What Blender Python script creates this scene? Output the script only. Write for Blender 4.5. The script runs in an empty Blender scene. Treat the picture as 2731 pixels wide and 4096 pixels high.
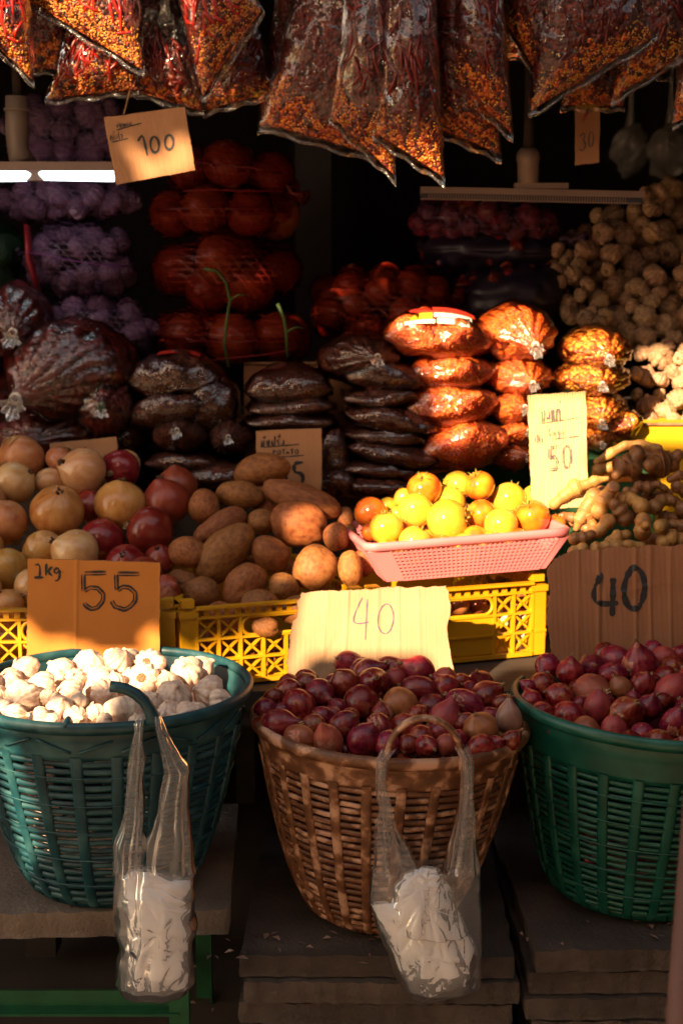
import bpy, math, random
import numpy as np
from mathutils import Vector, Matrix, Euler

random.seed(7)
SC = bpy.context.scene
COL = SC.collection
R_ = math.radians

# ---------------------------------------------------------------- camera, sky, sun, exposure
CAM = Vector((0.0, -2.3, 1.35))
PITCH = R_(9.0)
FPX = 4096 * 50.0 / 36.0
cd = bpy.data.cameras.new('camera')
cam = bpy.data.objects.new('camera', cd)
COL.objects.link(cam)
cam.location = CAM
cam.rotation_euler = (R_(90) - PITCH, 0, 0)
cd.sensor_fit = 'VERTICAL'
cd.sensor_height = 36.0
cd.lens = 50.0
cd.clip_start = 0.02
cd.clip_end = 200
cd.dof.use_dof = True
cd.dof.focus_distance = 2.16
cd.dof.aperture_fstop = 6.0
SC.camera = cam

SUN_EL, SUN_AZ = R_(27.0), R_(30.0)          # low sun behind and to the left of the viewer
SUN = Vector((-math.sin(SUN_AZ) * math.cos(SUN_EL), -math.cos(SUN_AZ) * math.cos(SUN_EL), math.sin(SUN_EL)))
w = bpy.data.worlds.new('World')
SC.world = w
w.use_nodes = True
nt = w.node_tree
sky = nt.nodes.new('ShaderNodeTexSky')
sky.sky_type = 'NISHITA'
sky.sun_disc = False
sky.sun_elevation = SUN_EL
sky.sun_rotation = math.atan2(SUN.x, SUN.y)
bg = nt.nodes['Background']
sky_tint = nt.nodes.new('ShaderNodeMixRGB')
sky_tint.blend_type = 'MULTIPLY'
sky_tint.inputs[0].default_value = 1.0
sky_tint.inputs[2].default_value = (1.25, .89, .58, 1)
nt.links.new(sky.outputs[0], sky_tint.inputs[1])
nt.links.new(sky_tint.outputs[0], bg.inputs[0])
bg.inputs[1].default_value = 0.125
sd = bpy.data.lights.new('sun', 'SUN')
sd.energy = 5.0
sd.angle = R_(0.5)
sd.color = (1.0, 0.70, 0.41)
so = bpy.data.objects.new('sun', sd)
COL.objects.link(so)
so.rotation_euler = (-SUN).to_track_quat('-Z', 'Y').to_euler()
so.location = SUN * 20
SC.view_settings.view_transform = 'Standard'
SC.view_settings.look = 'None'
SC.view_settings.exposure = 2.0
SC.view_settings.gamma = 1.0
SC.view_settings.use_curve_mapping = False
SC.cycles.use_denoising = True
SC.cycles.transparent_max_bounces = 32
SC.cycles.max_bounces = 8
SC.cycles.sample_clamp_indirect = 6.0

# ---------------------------------------------------------------- measuring: where a sight line of the survey photo meets a depth or a height
FW = Vector((0, math.cos(PITCH), -math.sin(PITCH)))
UP = Vector((0, math.sin(PITCH), math.cos(PITCH)))
RT = Vector((1, 0, 0))
DS = 2731 / 1568.0


def ray(x, y):
    return FW + RT * ((x - 1365.5) / FPX) + UP * ((2048 - y) / FPX)


def P(x, y, Y):
    d = ray(x, y)
    return CAM + d * ((Y - CAM.y) / d.y)


def PZ(x, y, Z):
    d = ray(x, y)
    return CAM + d * ((Z - CAM.z) / d.z)


def D(x, y, Y):
    return P(x * DS, y * DS, Y)


def mpp(Y):                                   # metres per photo pixel at a depth
    return (Y - CAM.y) / FPX


# ---------------------------------------------------------------- mesh helpers
def nz(V, seed, freq=1.0, octv=3, gain=0.5):
    """smooth vector-free noise: sum of random sine waves, about -1..1"""
    rs = np.random.RandomState(seed)
    V = np.asarray(V, dtype=float)
    out = np.zeros(len(V))
    a = 1.0
    tot = 0
    for o in range(octv):
        for k in range(4):
            d = rs.normal(size=3)
            d /= np.linalg.norm(d)
            out += a * np.sin(V @ d * freq * (0.7 + 0.6 * rs.rand()) * 2 * math.pi + rs.rand() * 6.28)
        tot += a * 2.2
        a *= gain
        freq *= 2.0
    return out / tot


class MB:
    def __init__(s):
        s.v = []
        s.f = []
        s.m = []
        s.n = 0

    def add(s, V, F, mi=0):
        V = np.asarray(V, dtype=float)
        s.v.append(V)
        n = s.n
        s.f += [tuple(i + n for i in f) for f in F]
        s.m += [mi] * len(F)
        s.n += len(V)
        return s

    def box(s, c, h, rot=None, mi=0):
        c = np.array(c, dtype=float)
        pts = np.array([(x, y, z) for x in (-1, 1) for y in (-1, 1) for z in (-1, 1)], dtype=float) * np.array(h)
        if rot is not None:
            pts = pts @ np.array(rot.to_3x3()).T
        s.add(pts + c, [(0, 1, 3, 2), (4, 6, 7, 5), (0, 4, 5, 1), (2, 3, 7, 6), (0, 2, 6, 4), (1, 5, 7, 3)], mi)
        return s

    def bar(s, a, b, wx, wz, up=(0, 1, 0), mi=0):
        a = Vector(a)
        b = Vector(b)
        d = (b - a)
        L = d.length
        d.normalize()
        u = Vector(up)
        x = d.cross(u).normalized()
        y = x.cross(d).normalized()
        M = Matrix((d, x, y)).transposed()
        return s.box((a + b) / 2, (L / 2, wx / 2, wz / 2), M, mi)

    def tube(s, pts, rad, n=8, mi=0, flat=1.0, cap=True):
        pts = [Vector(p) for p in pts]
        m = len(pts)
        if not hasattr(rad, '__len__'):
            rad = [rad] * m
        t0 = (pts[1] - pts[0]).normalized()
        ref = Vector((0, 0, 1)) if abs(t0.z) < .9 else Vector((1, 0, 0))
        x = t0.cross(ref).normalized()
        V = []
        for i in range(m):
            t = (pts[min(i + 1, m - 1)] - pts[max(i - 1, 0)]).normalized()
            x = (x - t * x.dot(t)).normalized()
            y = t.cross(x)
            for k in range(n):
                a = 2 * math.pi * k / n
                V.append(pts[i] + x * (math.cos(a) * rad[i]) + y * (math.sin(a) * rad[i] * flat))
        F = [(i * n + k, i * n + (k + 1) % n, (i + 1) * n + (k + 1) % n, (i + 1) * n + k) for i in range(m - 1) for k in range(n)]
        if cap:
            F.append(tuple(range(n))[::-1])
            F.append(tuple((m - 1) * n + k for k in range(n)))
        return s.add([tuple(v) for v in V], F, mi)

    def mesh(s, name, mats, smooth=True):
        me = bpy.data.meshes.new(name)
        V = np.concatenate(s.v) if s.v else np.zeros((0, 3))
        me.from_pydata([tuple(p) for p in V], [], s.f)
        for m in (mats if isinstance(mats, (list, tuple)) else [mats]):
            me.materials.append(m)
        me.polygons.foreach_set('material_index', np.array(s.m, dtype=np.int32))
        me.polygons.foreach_set('use_smooth', np.full(len(s.f), smooth))
        me.update()
        return me

    def obj(s, name, mats, parent=None, smooth=True, loc=None):
        o = bpy.data.objects.new(name, s.mesh(name, mats, smooth))
        COL.objects.link(o)
        if parent is not None:
            o.parent = parent
        if loc is not None:
            o.location = loc
        return o


def grid(nu, nv, wrap=False):
    F = []
    c = nu if wrap else nu + 1
    for j in range(nv):
        for i in range(nu):
            i2 = (i + 1) % c if wrap else i + 1
            F.append((j * c + i, j * c + i2, (j + 1) * c + i2, (j + 1) * c + i))
    return F


def uvgrid(nu, nv, wrap=False):
    c = nu if wrap else nu + 1
    u, v = np.meshgrid(np.arange(c) / nu, np.arange(nv + 1) / nv)
    return u.ravel(), v.ravel()


def sphere(nu=24, nv=16):
    u, v = uvgrid(nu, nv, True)
    th = u * 2 * math.pi
    ph = v * math.pi
    V = np.stack([np.sin(ph) * np.cos(th), np.sin(ph) * np.sin(th), -np.cos(ph)], 1)
    return V, grid(nu, nv, True), th, ph


def empty(name, loc=(0, 0, 0), rot=(0, 0, 0)):
    o = bpy.data.objects.new(name, None)
    COL.objects.link(o)
    o.location = loc
    o.rotation_euler = rot
    o.empty_display_size = 0.05
    return o


def tag(o, label, cat, group=None):
    o['label'] = label
    o['category'] = cat
    if group:
        o['group'] = group
    return o


def kind(o, k):
    o['kind'] = k
    return o


def link(name, me, parent=None, loc=(0, 0, 0), rot=(0, 0, 0), scale=(1, 1, 1)):
    o = bpy.data.objects.new(name, me)
    COL.objects.link(o)
    if parent is not None:
        o.parent = parent
    o.location = loc
    o.rotation_euler = rot
    o.scale = scale
    return o


# ---------------------------------------------------------------- materials
def new_mat(name):
    m = bpy.data.materials.new(name)
    m.use_nodes = True
    n = m.node_tree.nodes
    for x in list(n):
        n.remove(x)
    out = n.new('ShaderNodeOutputMaterial')
    return m, n, m.node_tree.links, out


def mat(name, cols, rough=0.6, scale=20.0, detail=5.0, bump=0.0, bscale=None, stretch=(1, 1, 1), rand=0.0, hue=0.0, spec=0.5, coat=0.0,
        sss=0.0, contrast=(0.3, 0.7), metallic=0.0, coords='Object', spots=None, rrough=0.0, bdist=0.002, trans=0.0):
    """principled with a noise ramp over cols, per-object variation, optional dark specks"""
    m, n, l, out = new_mat(name)
    b = n.new('ShaderNodeBsdfPrincipled')
    l.new(b.outputs[0], out.inputs[0])
    tc = n.new('ShaderNodeTexCoord')
    mp = n.new('ShaderNodeMapping')
    mp.inputs['Scale'].default_value = stretch
    l.new(tc.outputs[coords], mp.inputs[0])
    oi = n.new('ShaderNodeObjectInfo')
    mul = n.new('ShaderNodeMath')
    mul.operation = 'MULTIPLY'
    mul.inputs[1].default_value = 57.0
    l.new(oi.outputs['Random'], mul.inputs[0])
    t = n.new('ShaderNodeTexNoise')
    t.noise_dimensions = '4D'
    t.inputs['Scale'].default_value = scale
    t.inputs['Detail'].default_value = detail
    l.new(mp.outputs[0], t.inputs['Vector'])
    l.new(mul.outputs[0], t.inputs['W'])
    rp = n.new('ShaderNodeValToRGB')
    e = rp.color_ramp.elements
    k = len(cols)
    e[0].position = contrast[0]
    e[0].color = (*cols[0], 1)
    e[1].position = contrast[1]
    e[1].color = (*cols[-1], 1)
    for i in range(1, k - 1):
        q = e.new(contrast[0] + (contrast[1] - contrast[0]) * i / (k - 1))
        q.color = (*cols[i], 1)
    l.new(t.outputs['Fac'], rp.inputs[0])
    c = rp.outputs[0]
    if spots:
        sscale, thr, scol = spots
        vo = n.new('ShaderNodeTexVoronoi')
        vo.inputs['Scale'].default_value = sscale
        l.new(mp.outputs[0], vo.inputs['Vector'])
        lt = n.new('ShaderNodeMapRange')
        lt.inputs[1].default_value = thr
        lt.inputs[2].default_value = thr * 0.4
        l.new(vo.outputs['Distance'], lt.inputs[0])
        mx = n.new('ShaderNodeMixRGB')
        mx.inputs[2].default_value = (*scol, 1)
        l.new(lt.outputs[0], mx.inputs[0])
        l.new(c, mx.inputs[1])
        c = mx.outputs[0]
    if rand or hue:
        hs = n.new('ShaderNodeHueSaturation')
        mr = n.new('ShaderNodeMapRange')
        mr.inputs[3].default_value = 1 - rand
        mr.inputs[4].default_value = 1 + rand
        l.new(oi.outputs['Random'], mr.inputs[0])
        l.new(mr.outputs[0], hs.inputs['Value'])
        if hue:
            wn = n.new('ShaderNodeTexWhiteNoise')
            wn.noise_dimensions = '1D'
            l.new(mul.outputs[0], wn.inputs['W'])
            mh = n.new('ShaderNodeMapRange')
            mh.inputs[3].default_value = 0.5 - hue
            mh.inputs[4].default_value = 0.5 + hue
            l.new(wn.outputs['Value'], mh.inputs[0])
            l.new(mh.outputs[0], hs.inputs['Hue'])
        l.new(c, hs.inputs['Color'])
        c = hs.outputs[0]
    l.new(c, b.inputs['Base Color'])
    b.inputs['Roughness'].default_value = rough
    b.inputs['Metallic'].default_value = metallic
    b.inputs['Specular IOR Level'].default_value = spec
    if coat:
        b.inputs['Coat Weight'].default_value = coat
        b.inputs['Coat Roughness'].default_value = 0.08
    if sss:
        b.inputs['Subsurface Weight'].default_value = sss
        b.inputs['Subsurface Radius'].default_value = (0.012, 0.006, 0.003)
        b.inputs['Subsurface Scale'].default_value = 1.0
    if rrough:
        mr2 = n.new('ShaderNodeMapRange')
        mr2.inputs[3].default_value = max(0.02, rough - rrough)
        mr2.inputs[4].default_value = min(1, rough + rrough)
        l.new(t.outputs['Fac'], mr2.inputs[0])
        l.new(mr2.outputs[0], b.inputs['Roughness'])
    if bump:
        t2 = n.new('ShaderNodeTexNoise')
        t2.inputs['Scale'].default_value = bscale or scale * 4
        t2.inputs['Detail'].default_value = 4
        l.new(mp.outputs[0], t2.inputs['Vector'])
        bp = n.new('ShaderNodeBump')
        bp.inputs['Strength'].default_value = bump
        bp.inputs['Distance'].default_value = bdist
        l.new(t2.outputs['Fac'], bp.inputs['Height'])
        l.new(bp.outputs[0], b.inputs['Normal'])
    return m


def onion_mat(name, cols, rough=0.3, lines=26.0, rand=0.15, hue=0.015, patch=None, spec=0.5, axis_dark=None):
    """papery skin with meridian lines: colour from noise stretched along the meridians (object z is the axis)"""
    m, n, l, out = new_mat(name)
    b = n.new('ShaderNodeBsdfPrincipled')
    l.new(b.outputs[0], out.inputs[0])
    tc = n.new('ShaderNodeTexCoord')
    sp = n.new('ShaderNodeSeparateXYZ')
    l.new(tc.outputs['Object'], sp.inputs[0])
    at = n.new('ShaderNodeMath')
    at.operation = 'ARCTAN2'
    l.new(sp.outputs['Y'], at.inputs[0])
    l.new(sp.outputs['X'], at.inputs[1])
    sn = n.new('ShaderNodeMath')
    sn.operation = 'SINE'
    l.new(at.outputs[0], sn.inputs[0])
    cs = n.new('ShaderNodeMath')
    cs.operation = 'COSINE'
    l.new(at.outputs[0], cs.inputs[0])
    zz = n.new('ShaderNodeMath')
    zz.operation = 'MULTIPLY'
    zz.inputs[1].default_value = 0.35
    l.new(sp.outputs['Z'], zz.inputs[0])
    cb = n.new('ShaderNodeCombineXYZ')
    l.new(sn.outputs[0], cb.inputs[0])
    l.new(cs.outputs[0], cb.inputs[1])
    l.new(zz.outputs[0], cb.inputs[2])
    oi = n.new('ShaderNodeObjectInfo')
    mul = n.new('ShaderNodeMath')
    mul.operation = 'MULTIPLY'
    mul.inputs[1].default_value = 91.0
    l.new(oi.outputs['Random'], mul.inputs[0])
    t = n.new('ShaderNodeTexNoise')
    t.noise_dimensions = '4D'
    t.inputs['Scale'].default_value = lines / 8
    t.inputs['Detail'].default_value = 6
    t.inputs['Roughness'].default_value = 0.65
    l.new(cb.outputs[0], t.inputs['Vector'])
    l.new(mul.outputs[0], t.inputs['W'])
    t3 = n.new('ShaderNodeTexNoise')
    t3.noise_dimensions = '4D'
    t3.inputs['Scale'].default_value = 1.6
    t3.inputs['Detail'].default_value = 3
    l.new(tc.outputs['Object'], t3.inputs['Vector'])
    l.new(mul.outputs[0], t3.inputs['W'])
    ad = n.new('ShaderNodeMixRGB')
    ad.inputs[0].default_value = 0.5
    l.new(t.outputs['Fac'], ad.inputs[1])
    l.new(t3.outputs['Fac'], ad.inputs[2])
    rp = n.new('ShaderNodeValToRGB')
    e = rp.color_ramp.elements
    e[0].position = 0.33
    e[0].color = (*cols[0], 1)
    e[1].position = 0.68
    e[1].color = (*cols[-1], 1)
    for i in range(1, len(cols) - 1):
        q = e.new(0.33 + 0.35 * i / (len(cols) - 1))
        q.color = (*cols[i], 1)
    l.new(ad.outputs[0], rp.inputs[0])
    c = rp.outputs[0]
    if patch:
        pr = n.new('ShaderNodeMapRange')
        pr.inputs[1].default_value = 0.58
        pr.inputs[2].default_value = 0.66
        t4 = n.new('ShaderNodeTexNoise')
        t4.noise_dimensions = '4D'
        t4.inputs['Scale'].default_value = 2.2
        t4.inputs['Detail'].default_value = 4
        l.new(tc.outputs['Object'], t4.inputs['Vector'])
        l.new(mul.outputs[0], t4.inputs['W'])
        l.new(t4.outputs['Fac'], pr.inputs[0])
        mx = n.new('ShaderNodeMixRGB')
        mx.inputs[2].default_value = (*patch, 1)
        l.new(pr.outputs[0], mx.inputs[0])
        l.new(c, mx.inputs[1])
        c = mx.outputs[0]
    hs = n.new('ShaderNodeHueSaturation')
    hs.inputs['Saturation'].default_value = 1.04
    mr = n.new('ShaderNodeMapRange')
    mr.inputs[3].default_value = 1 - rand
    mr.inputs[4].default_value = 1 + rand
    l.new(oi.outputs['Random'], mr.inputs[0])
    l.new(mr.outputs[0], hs.inputs['Value'])
    wn = n.new('ShaderNodeTexWhiteNoise')
    wn.noise_dimensions = '1D'
    l.new(mul.outputs[0], wn.inputs['W'])
    mh = n.new('ShaderNodeMapRange')
    mh.inputs[3].default_value = 0.5 - hue
    mh.inputs[4].default_value = 0.5 + hue
    l.new(wn.outputs['Value'], mh.inputs[0])
    l.new(mh.outputs[0], hs.inputs['Hue'])
    l.new(c, hs.inputs['Color'])
    l.new(hs.outputs[0], b.inputs['Base Color'])
    b.inputs['Specular IOR Level'].default_value = spec
    rr = n.new('ShaderNodeMapRange')
    rr.inputs[3].default_value = rough - 0.08
    rr.inputs[4].default_value = rough + 0.2
    l.new(t3.outputs['Fac'], rr.inputs[0])
    l.new(rr.outputs[0], b.inputs['Roughness'])
    bp = n.new('ShaderNodeBump')
    bp.inputs['Strength'].default_value = 0.25
    bp.inputs['Distance'].default_value = 0.0015
    l.new(t.outputs['Fac'], bp.inputs['Height'])
    l.new(bp.outputs[0], b.inputs['Normal'])
    return m


def film_mat(name, tint=(0.97, 0.97, 0.97), rough=0.09, ior=1.5, gloss=1.0, haze=0.0, hazecol=(0.8, 0.8, 0.8), bscale=55.0, bump=0.5, stretch=(1, 1, 1)):
    """thin clear plastic: see-through, reflecting at its creases, optionally milky"""
    m, n, l, out = new_mat(name)
    tc = n.new('ShaderNodeTexCoord')
    mp = n.new('ShaderNodeMapping')
    mp.inputs['Scale'].default_value = stretch
    l.new(tc.outputs['Object'], mp.inputs[0])
    t = n.new('ShaderNodeTexNoise')
    t.inputs['Scale'].default_value = bscale
    t.inputs['Detail'].default_value = 3
    t.inputs['Distortion'].default_value = 0.6
    l.new(mp.outputs[0], t.inputs['Vector'])
    bp = n.new('ShaderNodeBump')
    bp.inputs['Strength'].default_value = bump
    bp.inputs['Distance'].default_value = 0.006
    l.new(t.outputs['Fac'], bp.inputs['Height'])
    fr = n.new('ShaderNodeFresnel')
    fr.inputs['IOR'].default_value = ior
    l.new(bp.outputs[0], fr.inputs['Normal'])
    fm = n.new('ShaderNodeMath')
    fm.operation = 'MULTIPLY_ADD'
    fm.use_clamp = True
    fm.inputs[1].default_value = 1.3 * gloss
    fm.inputs[2].default_value = 0.02
    l.new(fr.outputs[0], fm.inputs[0])
    tr = n.new('ShaderNodeBsdfTransparent')
    tr.inputs[0].default_value = (*tint, 1)
    base = tr.outputs[0]
    if haze:
        df = n.new('ShaderNodeBsdfDiffuse')
        df.inputs[0].default_value = (*hazecol, 1)
        tl = n.new('ShaderNodeBsdfTranslucent')
        tl.inputs[0].default_value = (*hazecol, 1)
        m1 = n.new('ShaderNodeMixShader')
        m1.inputs[0].default_value = 0.5
        l.new(df.outputs[0], m1.inputs[1])
        l.new(tl.outputs[0], m1.inputs[2])
        m2 = n.new('ShaderNodeMixShader')
        m2.inputs[0].default_value = haze
        l.new(tr.outputs[0], m2.inputs[1])
        l.new(m1.outputs[0], m2.inputs[2])
        base = m2.outputs[0]
    gl = n.new('ShaderNodeBsdfGlossy')
    gl.inputs['Roughness'].default_value = rough
    gl.inputs[0].default_value = (1, 1, 1, 1)
    l.new(bp.outputs[0], gl.inputs['Normal'])
    mx = n.new('ShaderNodeMixShader')
    l.new(fm.outputs[0], mx.inputs[0])
    l.new(base, mx.inputs[1])
    l.new(gl.outputs[0], mx.inputs[2])
    l.new(mx.outputs[0], out.inputs[0])
    return m


def flake_mat(name, cols, scale=260.0, rough=0.5, bump=0.8):
    """packed dried chilli flakes and seeds: cell colours"""
    m, n, l, out = new_mat(name)
    b = n.new('ShaderNodeBsdfPrincipled')
    l.new(b.outputs[0], out.inputs[0])
    tc = n.new('ShaderNodeTexCoord')
    vo = n.new('ShaderNodeTexVoronoi')
    vo.inputs['Scale'].default_value = scale
    l.new(tc.outputs['Object'], vo.inputs['Vector'])
    sx = n.new('ShaderNodeSeparateColor')
    l.new(vo.outputs['Color'], sx.inputs[0])
    rp = n.new('ShaderNodeValToRGB')
    e = rp.color_ramp.elements
    e[0].position = 0.0
    e[0].color = (*cols[0], 1)
    e[1].position = 1.0
    e[1].color = (*cols[-1], 1)
    for i in range(1, len(cols) - 1):
        q = e.new(i / (len(cols) - 1))
        q.color = (*cols[i], 1)
    l.new(sx.outputs[0], rp.inputs[0])
    l.new(rp.outputs[0], b.inputs['Base Color'])
    b.inputs['Roughness'].default_value = rough
    bp = n.new('ShaderNodeBump')
    bp.inputs['Strength'].default_value = bump
    bp.inputs['Distance'].default_value = 0.004
    bp.invert = True
    l.new(vo.outputs['Distance'], bp.inputs['Height'])
    l.new(bp.outputs[0], b.inputs['Normal'])
    return m


def net_mat(name, col, alpha=0.5, scale=420.0):
    m, n, l, out = new_mat(name)
    tc = n.new('ShaderNodeTexCoord')
    wv = []
    for d in ('DIAGONAL', 'Z'):
        x = n.new('ShaderNodeTexWave')
        x.bands_direction = d
        x.inputs['Scale'].default_value = scale / 6.28
        x.inputs['Distortion'].default_value = 1.0
        l.new(tc.outputs['Object'], x.inputs['Vector'])
        wv.append(x)
    mxm = n.new('ShaderNodeMath')
    mxm.operation = 'MAXIMUM'
    l.new(wv[0].outputs['Fac'], mxm.inputs[0])
    l.new(wv[1].outputs['Fac'], mxm.inputs[1])
    mr = n.new('ShaderNodeMapRange')
    mr.inputs[1].default_value = 0.82
    mr.inputs[2].default_value = 0.98
    mr.inputs[3].default_value = alpha
    mr.inputs[4].default_value = min(1, alpha + 0.5)
    l.new(mxm.outputs[0], mr.inputs[0])
    tr = n.new('ShaderNodeBsdfTransparent')
    tr.inputs[0].default_value = (*[min(1, c ** 0.25 + .12) for c in col], 1)
    b = n.new('ShaderNodeBsdfPrincipled')
    b.inputs['Base Color'].default_value = (*col, 1)
    b.inputs['Roughness'].default_value = 0.4
    mx = n.new('ShaderNodeMixShader')
    l.new(mr.outputs[0], mx.inputs[0])
    l.new(tr.outputs[0], mx.inputs[1])
    l.new(b.outputs[0], mx.inputs[2])
    l.new(mx.outputs[0], out.inputs[0])
    return m


def card_mat(name, cols, flutes=0.0, rough=0.85):
    """kraft board: fibres, faint flutes, scuffs (flutes run along object z)"""
    m, n, l, out = new_mat(name)
    b = n.new('ShaderNodeBsdfPrincipled')
    l.new(b.outputs[0], out.inputs[0])
    tc = n.new('ShaderNodeTexCoord')
    t = n.new('ShaderNodeTexNoise')
    t.inputs['Scale'].default_value = 9
    t.inputs['Detail'].default_value = 8
    l.new(tc.outputs['Object'], t.inputs['Vector'])
    mp = n.new('ShaderNodeMapping')
    mp.inputs['Scale'].default_value = (60, 60, 400)
    l.new(tc.outputs['Object'], mp.inputs[0])
    t2 = n.new('ShaderNodeTexNoise')
    t2.inputs['Scale'].default_value = 3
    l.new(mp.outputs[0], t2.inputs['Vector'])
    mix = n.new('ShaderNodeMixRGB')
    mix.inputs[0].default_value = 0.35
    l.new(t.outputs['Fac'], mix.inputs[1])
    l.new(t2.outputs['Fac'], mix.inputs[2])
    rp = n.new('ShaderNodeValToRGB')
    e = rp.color_ramp.elements
    e[0].position = 0.35
    e[0].color = (*cols[0], 1)
    e[1].position = 0.65
    e[1].color = (*cols[1], 1)
    l.new(mix.outputs[0], rp.inputs[0])
    l.new(rp.outputs[0], b.inputs['Base Color'])
    b.inputs['Roughness'].default_value = rough
    b.inputs['Specular IOR Level'].default_value = 0.25
    h = t2.outputs['Fac']
    bp = n.new('ShaderNodeBump')
    bp.inputs['Strength'].default_value = 0.25
    bp.inputs['Distance'].default_value = 0.001
    if flutes:
        wv = n.new('ShaderNodeTexWave')
        wv.bands_direction = 'X'
        wv.inputs['Scale'].default_value = flutes
        wv.inputs['Distortion'].default_value = 0.5
        wv.inputs['Detail'].default_value = 1
        l.new(tc.outputs['Object'], wv.inputs['Vector'])
        ad = n.new('ShaderNodeMath')
        ad.operation = 'MULTIPLY_ADD'
        ad.inputs[1].default_value = 0.8
        l.new(wv.outputs['Fac'], ad.inputs[0])
        l.new(t2.outputs['Fac'], ad.inputs[2])
        h = ad.outputs[0]
        bp.inputs['Strength'].default_value = 0.28
    l.new(h, bp.inputs['Height'])
    l.new(bp.outputs[0], b.inputs['Normal'])
    return m


M = {}
M['garlic'] = mat('garlic skin', [(.50, .31, .24), (.72, .53, .41), (.82, .68, .55)], .55, 3.0, 6, bump=.25, bscale=9, stretch=(1.6, 1.6, .7), rand=.1, hue=.008, sss=0, bdist=.003)
M['garlic_old'] = mat('dusty garlic skin', [(.23, .115, .06), (.38, .215, .12), (.54, .36, .23)], .65, 3.0, 6, bump=.3, bscale=9, stretch=(1.6, 1.6, .7), rand=.16, hue=.01, bdist=.003)
M['garlic_net'] = mat('garlic under purple net', [(.25, .16, .25), (.38, .27, .35)], .6, 3.0, 5, rand=.12)
M['root'] = mat('dry root', [(.16, .09, .04), (.42, .28, .15)], .9, 9, 5, bump=.8, bdist=.003)
M['peel_red'] = mat('loose shallot peel', [(.26, .05, .035), (.44, .15, .08), (.52, .25, .14)], .5, 4, 5, rand=.15, bump=.3, bscale=20, bdist=.001)
M['peel_tan'] = mat('loose onion peel', [(.34, .15, .05), (.52, .28, .11), (.60, .38, .18)], .45, 4, 5, rand=.12, bump=.3, bscale=20, bdist=.001)
M['neck'] = mat('dry neck', [(.22, .12, .05), (.55, .36, .18)], .8, 5, 5, bump=.6, stretch=(3, 3, .5), bdist=.003)
M['dark_neck'] = mat('dark dry neck', [(.03, .018, .012), (.12, .06, .03)], .85, 7, 5, bump=.8, bdist=.003)
M['shallot'] = onion_mat('shallot skin', [(.050, .004, .010), (.19, .014, .020), (.40, .075, .048)], .22, 34, .3, .018, patch=(.30, .11, .05))
M['shallot_brown'] = onion_mat('brown shallot skin', [(.16, .045, .02), (.30, .10, .04), (.40, .16, .07)], .36, 30, .15, .01)
M['shallot_pink'] = onion_mat('pink shallot skin', [(.20, .03, .03), (.34, .07, .05), (.42, .13, .08)], .4, 30, .12, .012)
M['shallot_grey'] = onion_mat('grey shallot skin', [(.20, .10, .08), (.32, .17, .13), (.36, .20, .12)], .3, 26, .05, .005)
M['onion_white'] = onion_mat('pale onion skin', [(.46, .21, .09), (.58, .33, .16), (.66, .45, .25)], .14, 22, .06, .008)
M['onion_yellow'] = onion_mat('yellow onion skin', [(.33, .12, .03), (.49, .25, .08), (.56, .34, .12)], .16, 24, .08, .01)
M['onion_pink'] = onion_mat('pink brown onion skin', [(.30, .08, .035), (.44, .17, .08), (.52, .27, .14)], .25, 26, .08, .01)
M['onion_red'] = onion_mat('red onion skin', [(.11, .010, .012), (.21, .022, .022), (.28, .045, .03)], .16, 30, .12, .01)
M['onion_brown'] = onion_mat('brown red onion skin', [(.16, .03, .016), (.26, .058, .028), (.34, .09, .045)], .28, 34, .1, .01)
M['onion_net'] = onion_mat('onion seen through red net', [(.16, .035, .014), (.24, .07, .026), (.28, .095, .038)], .24, 26, .15, .012)
M['potato'] = mat('potato skin', [(.15, .042, .010), (.26, .085, .020), (.33, .125, .034)], .62, 5, 8, bump=.35, bscale=45, rand=.14, hue=.01, spots=(9, .24, (.055, .02, .01)), bdist=.003, contrast=(.32, .68))
M['tomato_yellow'] = mat('yellow tomato skin', [(.60, .29, .02), (.66, .40, .03), (.62, .42, .05)], .12, 1.1, 2, rand=.05, hue=.006, coat=.5, contrast=(.3, .65))
M['tomato_orange'] = mat('orange tomato skin', [(.55, .07, .008), (.62, .20, .012), (.64, .32, .02)], .12, .9, 2, rand=.06, hue=.006, coat=.5, contrast=(.35, .68))
M['tomato_red'] = mat('reddish tomato skin', [(.42, .045, .008), (.52, .10, .01), (.56, .20, .02)], .14, .9, 2, rand=.06, coat=.4)
M['calyx'] = mat('tomato calyx', [(.18, .16, .02), (.32, .24, .03)], .6, 6, 3, rand=.15)
M['ginger'] = mat('ginger skin', [(.28, .12, .035), (.44, .21, .06), (.54, .30, .09)], .5, 55, 6, bump=.3, bscale=240, rand=.14, hue=.008, spots=(110, .10, (.09, .04, .015)), bdist=.002)
M['ginger_dark'] = mat('dark ginger skin', [(.15, .058, .02), (.26, .11, .038), (.36, .17, .06)], .45, 55, 6, bump=.3, bscale=240, rand=.12, hue=.008, spots=(110, .12, (.05, .02, .01)), bdist=.002)
M['ginger_cut'] = mat('ginger cut face', [(.46, .22, .10), (.56, .30, .15)], .7, 20, 3)
M['ginger_ring'] = mat('ginger ring scar', [(.10, .045, .015), (.2, .1, .04)], .7, 20, 3)
M['teal'] = mat('teal basket plastic', [(.003, .026, .038), (.006, .052, .068), (.035, .11, .12)], .42, 22, 12, bump=.15, bscale=90, rand=.05, rrough=.12, bdist=.001)
M['green'] = mat('green basket plastic', [(.0012, .046, .032), (.002, .070, .047), (.015, .11, .08)], .38, 22, 12, bump=.1, bscale=90, rrough=.1, bdist=.001)
M['brown'] = mat('worn brown basket plastic', [(.11, .042, .016), (.19, .078, .032), (.52, .30, .19)], .5, 34, 14, bump=.25, bscale=70, stretch=(1, 1, 1.2), rrough=.15, contrast=(.42, .62), bdist=.001)
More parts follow.
